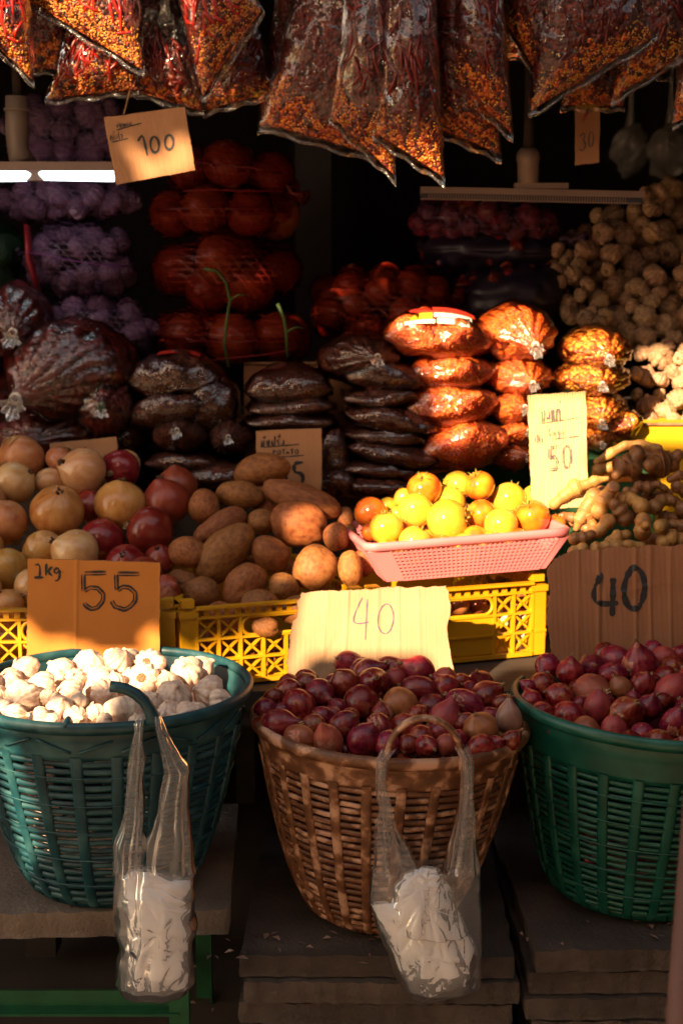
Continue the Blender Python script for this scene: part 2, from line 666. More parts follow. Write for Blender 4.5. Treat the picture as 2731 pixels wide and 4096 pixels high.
M['crate'] = mat('yellow crate plastic', [(.46, .22, .004), (.60, .31, .006)], .4, 10, 5, bump=.1, bscale=80, rrough=.1, bdist=.001, spots=(60, .06, (.22, .10, .01)))
M['pink'] = mat('pink basket plastic', [(.64, .17, .19), (.70, .22, .23)], .35, 8, 4, rrough=.08)
M['card_orange'] = card_mat('orange kraft board', [(.46, .165, .028), (.53, .205, .042)])
M['card_pale'] = card_mat('pale torn board', [(.34, .205, .11), (.43, .275, .16)], flutes=34)
M['card_brown'] = card_mat('brown torn board', [(.27, .11, .05), (.35, .155, .075)], flutes=34)
M['card_plain'] = card_mat('plain kraft board', [(.34, .165, .075), (.42, .22, .11)], flutes=26)
M['card_yellow'] = card_mat('pale yellow board', [(.48, .36, .16), (.56, .44, .21)], flutes=40)
M['card_edge'] = mat('torn board edge', [(.16, .075, .03), (.36, .2, .1)], .9, 60, 5, bump=.6, bscale=200)
M['ink'] = mat('black marker ink', [(.010, .009, .010), (.026, .022, .022)], .5, 120, 4)
M['ink_blue'] = mat('thin blue pen ink', [(.035, .03, .08), (.07, .055, .10)], .6, 200, 4)
M['ink_grey'] = mat('faded grey ink', [(.05, .04, .05), (.12, .09, .08)], .7, 150, 4)
M['film'] = film_mat('clear bag film', rough=.07, bscale=60, bump=.7, gloss=1.0)
M['film_hang'] = film_mat('clear hanging bag film', rough=.09, bscale=26, bump=.7, gloss=.24)
M['seam'] = film_mat('sealed film edge', rough=.12, haze=.04, bscale=90, bump=.8, gloss=.8)
M['film_bag'] = film_mat('clear carrier bag film', rough=.17, bscale=40, bump=.25, haze=.13, hazecol=(.86, .83, .82), stretch=(1, 1, .12), gloss=.8, ior=1.2)
M['knot'] = film_mat('gathered bag film', rough=.16, haze=.22, hazecol=(.8, .74, .68), bscale=80, bump=.6, tint=(.9, .9, .9))
M['white_bag'] = film_mat('milky rolled bags', rough=.28, haze=.93, hazecol=(.95, .93, .92), bscale=60, bump=.25, tint=(.95, .95, .95), gloss=.5)
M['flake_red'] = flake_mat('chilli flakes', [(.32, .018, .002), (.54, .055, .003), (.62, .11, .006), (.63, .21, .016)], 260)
M['flake_shaded'] = flake_mat('shaded chilli flakes', [(.035, .005, .003), (.09, .012, .005), (.20, .05, .012)], 260)  # darker copy of the flakes, shade of the unlit stacks in the colour
M['flake_seed'] = flake_mat('chilli flakes with seeds', [(.20, .02, .003), (.44, .075, .006), (.58, .20, .016), (.62, .33, .04)], 150, bump=1.0)
M['flake_pod'] = flake_mat('packed dried chillies', [(.045, .004, .004), (.12, .010, .008), (.20, .02, .012)], 70, bump=1.0, rough=.4)
M['flake_hang'] = flake_mat('chillies in hanging bag', [(.012, .001, .001), (.030, .002, .001), (.060, .004, .002), (.11, .008, .003), (.05, .004, .002), (.16, .018, .004)], 120, bump=1.0)
M['pod_shaded'] = mat('shaded dried chilli', [(.06, .003, .002), (.13, .006, .004)], .3, 20, 3, rand=.25)  # darker copy for the hanging bags out of the sun, shade in the colour
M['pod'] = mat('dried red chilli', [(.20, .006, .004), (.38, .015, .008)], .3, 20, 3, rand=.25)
M['seam_glow'] = flake_mat('orange glow along a bag seam', [(.03, .003, .001), (.16, .014, .002), (.36, .045, .003), (.52, .11, .006), (.60, .22, .015)], 200, bump=1.0)  # orange put into the colour for the glow at the bag bottoms
M['white_soft'] = film_mat('thin white bag layer', rough=.22, ior=1.4, haze=.55, hazecol=(.97, .95, .94), bscale=34, bump=.9, gloss=1.1, stretch=(1, 1, .6))
M['seed'] = mat('chilli seed', [(.55, .24, .02), (.62, .34, .05)], .5, 60, 2)
M['net_green'] = net_mat('green net', (.01, .05, .012), .25, 400)
M['net_purple'] = net_mat('purple net', (.16, .08, .15), .05, 150)
M['net_red'] = net_mat('red net', (.22, .018, .012), .03, 130)
M['net_dark'] = net_mat('dark violet net', (.022, .014, .034), .8, 300)
M['purple_band'] = mat('purple sack band', [(.13, .02, .13), (.2, .04, .2)], .5, 20)
M['red_band'] = mat('red sack band', [(.28, .012, .02), (.34, .02, .03)], .5, 20)
M['green_band'] = mat('green sack band', [(.01, .08, .02), (.02, .12, .03)], .5, 20)
M['sprout'] = mat('green sprout', [(.03, .065, .010), (.06, .11, .018)], .5, 20)
M['concrete'] = mat('concrete slab', [(.030, .021, .016), (.055, .039, .030), (.09, .066, .051)], .9, 9, 9, bump=.9, bscale=120, rand=.12, bdist=.004, spots=(90, .12, (.05, .033, .024)))
M['concrete_pale'] = mat('pale concrete slab', [(.075, .055, .04), (.13, .096, .07), (.19, .145, .108)], .9, 9, 9, bump=.9, bscale=120, bdist=.004, spots=(60, .1, (.09, .065, .045)))
M['green_steel'] = mat('chipped green steel', [(.004, .05, .017), (.007, .08, .026)], .45, 30, 8, bump=.2, spots=(40, .1, (.06, .03, .015)))
M['dark_wood'] = mat('dark table board', [(.018, .012, .009), (.04, .027, .02)], .8, 6, 6, stretch=(1, 6, 6), bump=.3)
M['floor'] = mat('dirty lane concrete', [(.05, .033, .024), (.085, .058, .042)], .9, 3, 9, bump=.4, bscale=60)
M['lane'] = mat('lane concrete', [(.17, .105, .065), (.23, .145, .09)], .9, 1.2, 8, bump=.3, bscale=30)
M['dark_wall'] = mat('dark stall wall', [(.020, .017, .018), (.035, .03, .03)], .85, 3, 6)
M['cream_wall'] = mat('cream render', [(.55, .36, .23), (.62, .42, .27)], .9, 1.2, 6)
M['mask_sheet'] = mat('brown sun mask', [(.10, .055, .03), (.15, .085, .05)], .8, 4, 5)
M['lamp_white'] = mat('lamp housing', [(.24, .175, .16), (.30, .22, .20)], .4, 10, 3)
M['lamp_dark'] = mat('lamp fins', [(.03, .03, .045), (.06, .06, .08)], .35, 10, 3)
M['pvc'] = mat('white pvc', [(.22, .17, .15), (.28, .22, .19)], .4, 10, 3)
M['grey_pipe'] = mat('grey pillar', [(.10, .09, .09), (.14, .13, .13)], .7, 5, 4)
M['carton_green'] = card_mat('green printed carton', [(.02, .075, .03), (.03, .10, .04)])
M['carton_orange'] = card_mat('orange printed carton', [(.50, .14, .012), (.58, .18, .02)])
M['carton_yellow'] = card_mat('yellow printed carton', [(.62, .34, .008), (.68, .39, .012)])
M['label_white'] = mat('label white', [(.6, .55, .48), (.7, .64, .56)], .4, 60, 3)
M['label_red'] = mat('label red', [(.45, .02, .015), (.55, .04, .02)], .4, 40, 3)
M['label_yellow'] = mat('label yellow', [(.62, .42, .02), (.66, .46, .03)], .4, 40, 3)
M['skin_flake'] = mat('dry garlic peel', [(.14, .075, .05), (.3, .19, .14)], .7, 30, 3)
M['post'] = mat('rusty brown post', [(.10, .035, .022), (.16, .06, .04)], .6, 20, 5)
M['post_cap'] = mat('white post band', [(.55, .48, .42), (.62, .55, .48)], .5, 20, 3)
M['cord'] = mat('red cord', [(.30, .01, .01), (.4, .02, .015)], .5, 40)
mtube, n_, l_, o_ = new_mat('lit tube')
em_ = n_.new('ShaderNodeEmission')
em_.inputs[0].default_value = (.78, .94, 1.0, 1)
em_.inputs[1].default_value = 1.8
l_.new(em_.outputs[0], o_.inputs[0])
M['tube'] = mtube
# ---------------------------------------------------------------- the lane, the roof over the stall, the walls
def plane_box(name, lo, hi, m, k='structure'):
    mb = MB()
    lo = np.array(lo)
    hi = np.array(hi)
    mb.box((hi - lo) / 2 * np.array((0, 0, 1)), (hi - lo) / 2)
    c = (lo + hi) / 2
    o = mb.obj(name, m, smooth=False, loc=(c[0], c[1], lo[2]))
    if k:
        o['kind'] = k
    return o


plane_box('ground', (-14, -16, -.2), (14, 6, 0), M['floor'])
plane_box('lane', (-14, -16, .004), (14, -.9, .008), M['lane'])
plane_box('wall_back', (-3.2, 2.75, 0.0), (3.2, 2.9, 2.195), M['dark_wall'])
plane_box('wall_left', (-1.75, .35, 0), (-1.65, 2.745, 2.195), M['dark_wall'])
plane_box('shading_wall_right', (1.12, -1.2, .009), (1.16, 2.745, 2.195), M['dark_wall'])  # unseen wall, brought forward to cut light from the right
plane_box('roof', (-3.4, .28, 2.2), (3.4, 3.1, 2.26), M['dark_wall'])
plane_box('wall_opposite', (-14, -9.2, 0), (14, -9.0, 2.7), M['cream_wall'])

# ---------------------------------------------------------------- added unseen sheet behind the viewer, gaps cut to place the sun patches
TY = -2.75


def to_mask(p):
    t = (p.y - TY) / -SUN.y
    q = p + SUN * t
    return (q.x, q.z)


def lit(poly, Y, k=DS):
    return [to_mask(P(x * k, y * k, Y)) for x, y in poly]


def crop(poly, ox, oy, s):
    return [((ox + x * s) / DS, (oy + y * s) / DS) for x, y in poly]


GAPS = [
    lit(crop([(-120, 170), (650, 120), (1050, 130), (1340, 150), (1350, 310), (1160, 380), (1010, 430), (800, 440), (690, 505), (640, 560), (-120, 560)], 0, 2500, .6378), .03),
    lit(crop([(-120, 420), (700, 430), (660, 520), (690, 600), (640, 660), (-120, 690)], 0, 2500, .6378), -.15),
    lit([(-60, 1405), (40, 1425), (66, 1440), (95, 1470), (124, 1461), (183, 1483), (236, 1497), (330, 1490), (322, 1460), (338, 1434), (368, 1455), (372, 1560), (-60, 1560)], .21),
    lit([(382, 1484), (440, 1480), (520, 1500), (520, 1530), (470, 1545), (388, 1530)], .2),
    lit([(-60, 1700), (20, 1700), (52, 1830), (34, 1950), (-60, 1990)], -.2),
    lit([(-60, 1440), (62, 1440), (62, 1520), (-60, 1520)], .28),
    lit([(505, 1512), (570, 1478), (625, 1442), (690, 1380), (700, 1600), (560, 1600), (520, 1545)], .33),
    lit([(424, 1508), (431, 1482), (446, 1506)], .27),
    lit([(668, 1345), (700, 1320), (1060, 1320), (1060, 1560), (1010, 1560), (985, 1500), (720, 1500), (690, 1560), (672, 1560)], .23),
    lit([(690, 1158), (715, 1148), (765, 1158), (768, 1262), (672, 1268), (680, 1225)], .55),
    lit([(770, 1200), (815, 1195), (850, 1270), (850, 1350), (672, 1350), (672, 1262), (760, 1250)], .47),
    lit([(880, 1090), (960, 1050), (1280, 1050), (1278, 1235), (1262, 1350), (1255, 1540), (1030, 1540), (1030, 1360), (845, 1360), (836, 1240), (850, 1190), (880, 1140)], .46),
    lit([(850, 1200), (862, 1150), (890, 1090), (960, 1050), (1290, 1050), (1285, 1215), (1000, 1240)], .60),
    lit([(1190, 1060), (1215, 1000), (1455, 1000), (1420, 1040), (1399, 1086), (1300, 1110)], .73),
    lit([(1235, 1090), (1399, 1076), (1412, 1100), (1373, 1134), (1364, 1172), (1262, 1172)], .61),
    lit([(1290, 1110), (1378, 1130), (1366, 1218), (1316, 1228), (1278, 1180)], .55),
    lit([(1430, 1012), (1470, 1006), (1512, 1020), (1445, 1028)], .75),
    lit([(1205, 890), (1352, 890), (1356, 1150), (1210, 1150)], .62),
    lit([(905, 700), (930, 680), (1090, 680), (1275, 690), (1290, 735), (1450, 748), (1640, 752), (1640, 1034), (1430, 1034), (1300, 1060), (1060, 1075), (1066, 990), (1040, 905), (1000, 860), (975, 815), (935, 790)], 1.02),
    lit([(1438, 752), (1660, 752), (1660, 1010), (1438, 1010)], 1.14),
    lit([(1284, 738), (1300, 715), (1322, 715), (1342, 750), (1290, 750)], 1.1),
    lit([(0, -20), (95, -20), (106, 60), (92, 182), (62, 182), (22, 95)], .5),
    lit([(118, -60), (345, -60), (336, 172), (250, 140), (150, 70)], .55),
    lit([(168, 112), (205, 105), (272, 180), (175, 182)], .6),
    lit([(385, -20), (470, -20), (480, 50), (468, 165), (442, 160), (408, 90)], .55),
    lit([(275, 320), (320, 355), (370, 372), (395, 330), (436, 318), (455, 392), (325, 422), (308, 360)], .62),
    lit([(1585, 1740), (1600, 1740), (1600, 1790), (1585, 1790)], -1.2),
]


def inside(pts, poly):
    x, z = pts[:, 0], pts[:, 1]
    r = np.zeros(len(pts), bool)
    n = len(poly)
    for i in range(n):
        x1, z1 = poly[i]
        x2, z2 = poly[(i + 1) % n]
        c = (z1 > z) != (z2 > z)
        with np.errstate(divide='ignore', invalid='ignore'):
            xi = (x2 - x1) * (z - z1) / (z2 - z1 + 1e-12) + x1
        r ^= c & (x < xi)
    return r


cell = .0125
xs = np.arange(-4.6, 2.4, cell)
zs = np.arange(1.15, 4.6, cell)
X, Z = np.meshgrid(xs, zs)
pts = np.stack([X.ravel() + cell / 2, Z.ravel() + cell / 2], 1)
hole = np.zeros(len(pts), bool)
for g in GAPS:
    hole |= inside(pts, g)
hole |= (pts[:, 0] > -.35) & (pts[:, 1] > 3.55)     # cut away here to let more sky light in
hole = hole.reshape(X.shape)
# greedy runs per row keep the sheet light
mb = MB()
for j in range(len(zs)):
    i = 0
    while i < len(xs):
        if hole[j, i]:
            i += 1
            continue
        k = i
        while k < len(xs) and not hole[j, k]:
            k += 1
        x0, x1, z0, z1 = xs[i], xs[i] + (k - i) * cell, zs[j], zs[j] + cell
        mb.add([(x0, TY, z0), (x1, TY, z0), (x1, TY, z1), (x0, TY, z1)], [(0, 1, 2, 3)])
        i = k
o = mb.obj('sun_mask', M['mask_sheet'], smooth=False)
o['kind'] = 'structure'


# ---------------------------------------------------------------- market vegetables: unit-size meshes, axis along z
def garlic_mesh(seed, m, lob=9):
    rs = np.random.RandomState(seed)
    nu, nv = 54, 26
    u, v = uvgrid(nu, nv, True)
    th = u * 2 * math.pi
    t = v
    # profile: base dent, fat belly, shoulder, thin neck
    pr = np.interp(t, [0, .05, .12, .25, .42, .58, .70, .78, .84, .90, 1.0], [.02, .22, .55, .88, 1.0, .88, .60, .36, .22, .17, .14])
    pz = np.interp(t, [0, .05, .12, .25, .42, .58, .70, .78, .84, .90, 1.0], [-.66, -.70, -.70, -.52, -.15, .25, .50, .63, .72, .80, .88])
    ph = rs.rand() * 6.28
    warp = .25 * np.sin(2 * th + rs.rand() * 6) + .15 * np.sin(3 * th + rs.rand() * 6)
    lobe = np.abs(np.sin((th + warp) * lob / 2 + ph)) ** .55
    amp = np.interp(t, [0, .1, .45, .8, 1], [.04, .20, .18, .16, .08])
    r = pr * (1 - amp * (1 - lobe) * 1.3)
    r *= 1 + .05 * np.sin(th * 2 + rs.rand() * 6)
    V = np.stack([r * np.cos(th), r * np.sin(th), pz], 1)
    V[:, 0] += np.clip(t - .75, 0, 1) * .5 * rs.normal()
    V[:, 1] += np.clip(t - .75, 0, 1) * .5 * rs.normal()
    V *= (1 + .025 * nz(V, seed, .8))[:, None]
    mb = MB()
    mb.add(V, grid(nu, nv, True) + [tuple(nv * nu + k for k in range(nu))])
    return mb.mesh('garlic_bulb', m)


def disc_mesh(seed, name, m, r=.28, z=-.705, h=.06):
    rs = np.random.RandomState(seed)
    mb = MB()
    for k in range(26):
        a = rs.rand() * 6.28
        q = r * math.sqrt(rs.rand())
        x, y = q * math.cos(a), q * math.sin(a)
        mb.tube([(x * .8, y * .8, z + .06), (x, y, z - h * rs.rand()), (x * 1.15, y * 1.15, z - h * (.4 + rs.rand()))], [.05, .04, .012], 5)
    u = np.linspace(0, 2 * math.pi, 15)[:-1]
    ring = [(r * 1.0 * math.cos(a), r * math.sin(a), z - .005) for a in u]
    top = [(r * 1.05 * math.cos(a), r * 1.05 * math.sin(a), z + .08) for a in u]
    mb.add(ring + top, [tuple(range(14))[::-1]] + [(i, (i + 1) % 14, 14 + (i + 1) % 14, 14 + i) for i in range(14)])
    return mb.mesh(name, m)


def bulb_mesh(seed, name, m, tip=.35, flat=1.0, belly=0.0):
    """shallot or onion: ovoid drawn out to a pointed neck"""
    rs = np.random.RandomState(seed)
    nu, nv = 36, 26
    u, v = uvgrid(nu, nv, True)
    th = u * 2 * math.pi
    ph = v * math.pi
    r = np.sin(ph) ** .92
    z = -np.cos(ph)
    z = np.where(z > 0, z * flat, z * flat * .92)
    zz = np.clip((v - .78) / .22, 0, 1)
    z = z + tip * zz ** 1.6
    r = r * (1 - .25 * zz) + .085 * (zz > 0) * zz
    r = r * (1 + belly * np.cos(ph))
    r[v > .999] = .07
    r[v < .001] = .03
    V = np.stack([r * np.cos(th), r * np.sin(th), z], 1)
    V *= (1 + .03 * nz(V, seed, .45, 2))[:, None]
    V[:, 0] += .12 * rs.normal() * zz ** 2
    V[:, 1] += .12 * rs.normal() * zz ** 2
    # shallow skin ridges
    a = 1 + .006 * np.sin(th * (11 + seed % 5) + rs.rand() * 6) * np.sin(ph)
    V[:, :2] *= a[:, None]
    mb = MB()
    mb.add(V, grid(nu, nv, True) + [tuple(nv * nu + k for k in range(nu))])
    return mb.mesh(name, m)


def neck_mesh(seed, m, z0, r=.10, h=.28):
    rs = np.random.RandomState(seed)
    mb = MB()
    for k in range(7):
        a = k / 7 * 6.28 + rs.rand()
        x, y = math.cos(a), math.sin(a)
        q = r * (.5 + .4 * rs.rand())
        hh = h * (.5 + .6 * rs.rand())
        mb.tube([(x * r * 1.1, y * r * 1.1, z0 - .14), (x * q, y * q, z0), (x * q * (.8 + rs.rand()), y * q * (.8 + rs.rand()), z0 + hh * .6), (x * q * (1 + 1.5 * rs.rand()), y * q * (1 + 1.5 * rs.rand()), z0 + hh)], [.075, .06, .045, .012], 5, flat=.5)
    return mb.mesh('neck', m)


def potato_mesh(seed, m):
    rs = np.random.RandomState(seed)
    V, F, th, ph = sphere(34, 22)
    V = V * (1 + .13 * nz(V, seed, .35, 2) + .02 * nz(V, seed + 50, 1.4, 2))[:, None]
    for k in range(7):                                   # eyes: shallow dents
        d = rs.normal(size=3)
        d /= np.linalg.norm(d)
        q = V @ d / np.linalg.norm(V, axis=1)
        V = V * (1 - .07 * np.exp(-((1 - q) / .012)) + .02 * np.exp(-((1 - q - .03) / .02) ** 2))[:, None]
    mb = MB()
    mb.add(V, F)
    return mb.mesh('potato', m)


def tomato_mesh(seed, m):
    V, F, th, ph = sphere(40, 24)
    top = np.clip((V[:, 2] - .55) / .45, 0, 1)
    rr = np.hypot(V[:, 0], V[:, 1])
    V[:, 2] -= .22 * np.exp(-(rr / .22) ** 2) * (V[:, 2] > 0)
    k = 1 + .035 * np.cos(5 * th + seed) * top + .02 * nz(V, seed, .35, 1)
    V[:, :2] *= k[:, None]
    V[:, 2] *= .95
    mb = MB()
    mb.add(V, F)
    return mb.mesh('tomato', m)


def calyx_mesh(seed, m):
    rs = np.random.RandomState(seed)
    mb = MB()
    for k in range(5):
        a = k / 5 * 6.28 + rs.normal() * .15
        x, y = math.cos(a), math.sin(a)
        L = .42 + .25 * rs.rand()
        lift = .05 + .22 * rs.rand()
        mb.tube([(x * .04, y * .04, .76), (x * .18, y * .18, .80), (x * L * .7, y * L * .7, .86 + lift * .3), (x * L + rs.normal() * .04, y * L + rs.normal() * .04, .80 + lift)], [.07, .085, .06, .012], 6, flat=.3)
    mb.tube([(0, 0, .72), (.01, .02, .9), (.05 * rs.normal(), .05, 1.08)], [.075, .055, .06], 7)
    return mb.mesh('calyx', m)


GAR = [garlic_mesh(20 + i, M['garlic'], 8 + i % 4) for i in range(6)]
GARO = []
for g in GAR:
    q = g.copy()
    q.materials[0] = M['garlic_old']
    GARO.append(q)
GDISC = [disc_mesh(i, 'root_plate', M['root']) for i in range(3)]
SHAL = {}
for key in ('shallot', 'shallot_brown', 'shallot_pink', 'shallot_grey'):
    SHAL[key] = [bulb_mesh(60 + i, 'shallot', M[key], tip=(.22, .42, .3, .5, .1)[i], flat=(1.0, 1.12, .95, 1.05, 1.2)[i], belly=(-.1, .05, 0, -.12, 0)[i]) for i in range(5)]
SNECK = [neck_mesh(i, M['neck'], (1.22, 1.54, 1.25, 1.55, 1.3)[i], .09, .22) for i in range(5)]
SROOT = disc_mesh(9, 'root_tuft', M['root'], .16, -.93, .10)
ON = {}
for key in ('onion_white', 'onion_yellow', 'onion_pink', 'onion_red', 'onion_brown', 'onion_net'):
    ON[key] = [bulb_mesh(80 + i, 'onion', M[key], tip=(.06, .16, .10)[i], flat=(.93, .98, .9)[i]) for i in range(3)]
ONECK = [neck_mesh(30 + i, M['dark_neck'], (.98, 1.13, .99)[i], .13, .10) for i in range(3)]
POT = [potato_mesh(100 + i, M['potato']) for i in range(6)]
TOM = {k: [tomato_mesh(i, M[k]) for i in range(3)] for k in ('tomato_yellow', 'tomato_orange', 'tomato_red')}
CAL = [calyx_mesh(i, M['calyx']) for i in range(4)]


def peel_mesh(seed, m, flat):
    # a loose flap of dry skin lifting off the bulb, ragged at its free edge
    rs = np.random.RandomState(seed)
    nu, nv = 14, 12
    u, v = uvgrid(nu, nv)
    rag = 1 + .18 * np.sin(u * 17 + seed) + .12 * np.sin(u * 31 + 2 * seed)
    th = (u - .5) * (1.1 + .4 * rs.rand()) * (1 - .35 * v)
    ph = R_(35) + v * R_(62 + 20 * rs.rand()) * rag
    lift = 1.012 + .10 * np.clip(v - .55, 0, 1) ** 1.5 + .05 * np.abs(u - .5) ** 2 * v
    r = np.sin(ph) * lift
    z = np.cos(ph) * lift * flat
    V = np.stack([r * np.cos(th), r * np.sin(th), z], 1)
    mb = MB()
    mb.add(V, grid(nu, nv))
    return mb.mesh('loose_skin', m)


PEEL = {'r': [peel_mesh(s_, M['peel_red'], 1.02) for s_ in (1, 2, 3, 4)], 't': [peel_mesh(s_, M['peel_tan'], .95) for s_ in (5, 6, 7)]}


def orient(nx, ny, nf, spin=0.0):
    """rotation taking local z to a direction given as image-right, image-up, toward the viewer"""
    d = RT * nx + UP * ny - FW * nf
    d.normalize()
    q = d.to_track_quat('Z', 'Y')
    return (q.to_matrix() @ Matrix.Rotation(spin, 3, 'Z')).to_euler()


def folds(V, seed, n, amp, wmin=.008, wmax=.03, reach=.07):
    # straight creases of crumpled film: tent-shaped ridges and valleys at random places and angles
    rs = np.random.RandomState(seed)
    lo, hi = V.min(0), V.max(0)
    out = np.zeros(len(V))
    for k in range(n):
        d = rs.normal(size=3) * np.array([1, .4, .8])
        d /= np.linalg.norm(d)
        c0 = lo + (hi - lo) * rs.rand(3)
        wd = rs.uniform(wmin, wmax)
        far = np.linalg.norm(V - c0, axis=1)
        out += rs.choice((-1, 1)) * np.clip(1 - np.abs((V - c0) @ d) / wd, 0, 1) * np.exp(-(far / reach) ** 2)
    return out * amp


class Pile:
    """vegetables laid on the slope of a heap; each is read from the photo by centre and size, the slope gives its distance"""

    def __init__(s, lo, hi):
        s.lo, s.hi = lo, hi          # (photo row, depth) at the foot and at the top of the heap
        s.items = []

    def add(s, x, y, r, dY=0.0, **k):
        (y0, Y0), (y1, Y1) = s.lo, s.hi
        Y = Y0 + (Y1 - Y0) * (y0 - y) / (y0 - y1) + dY
        s.items.append(dict(x=x, y=y, r=r, Y=Y, **k))

    def settle(s, it=60, tol=.86):
        n = len(s.items)
        for _ in range(it):
            mv = 0
            pos = np.array([tuple(P(i['x'], i['y'], i['Y'])) for i in s.items])
            rad = np.array([i['r'] * mpp(i['Y']) * i.get('rd', 1.0) for i in s.items])
            for a in range(n):
                d = np.linalg.norm(pos - pos[a], axis=1)
                for b in np.nonzero(d < tol * (rad + rad[a]))[0]:
                    if b <= a:
                        continue
                    over = tol * (rad[a] + rad[b]) - d[b]
                    f, k = (a, b) if s.items[a]['Y'] <= s.items[b]['Y'] else (b, a)
                    s.items[k]['Y'] += over * .5
                    mv += 1
            if not mv:
                break
        return s.items


def veg(i, name, mesh, parts, loc_scale=None):
    """one vegetable: a mesh with its parts as children"""
    sc = i['r'] * mpp(i['Y'])
    c = P(i['x'], i['y'], i['Y'])
    a, b = i.get('ab', (1, 1))
    o = link(name, mesh, None, c, i['rot'], (sc * a, sc * a, sc * b))
    for pn, pm in parts:
        link(pn, pm, o)
    return o


def rows(items, band):
    """heap order for the labels: rows by height in the photo, counted from the left"""
    items = sorted(items, key=lambda i: -i['y'])
    out = []
    cur = []
    for i in items:
        if cur and cur[0]['y'] - i['y'] > band:
            out.append(cur)
            cur = []
        cur.append(i)
    if cur:
        out.append(cur)
    for r, row in enumerate(out):
        row.sort(key=lambda i: i['x'])
        for k, i in enumerate(row):
            i['row'], i['col'], i['cnt'], i['nrows'] = r, k, len(row), len(out)


ORD = ['first', 'second', 'third', 'fourth', 'fifth', 'sixth', 'seventh', 'eighth', 'ninth', 'tenth', 'eleventh', 'twelfth', 'thirteenth', 'fourteenth', 'fifteenth', 'sixteenth']


def where(i):
    r, n = i['row'], i['nrows']
    rn = 'front row' if r == 0 else ('backmost row' if r == n - 1 else ORD[r] + ' row back')
    return ('alone' if i['cnt'] == 1 else ORD[min(i['col'], 15)] + ' from left') + ' in the ' + rn
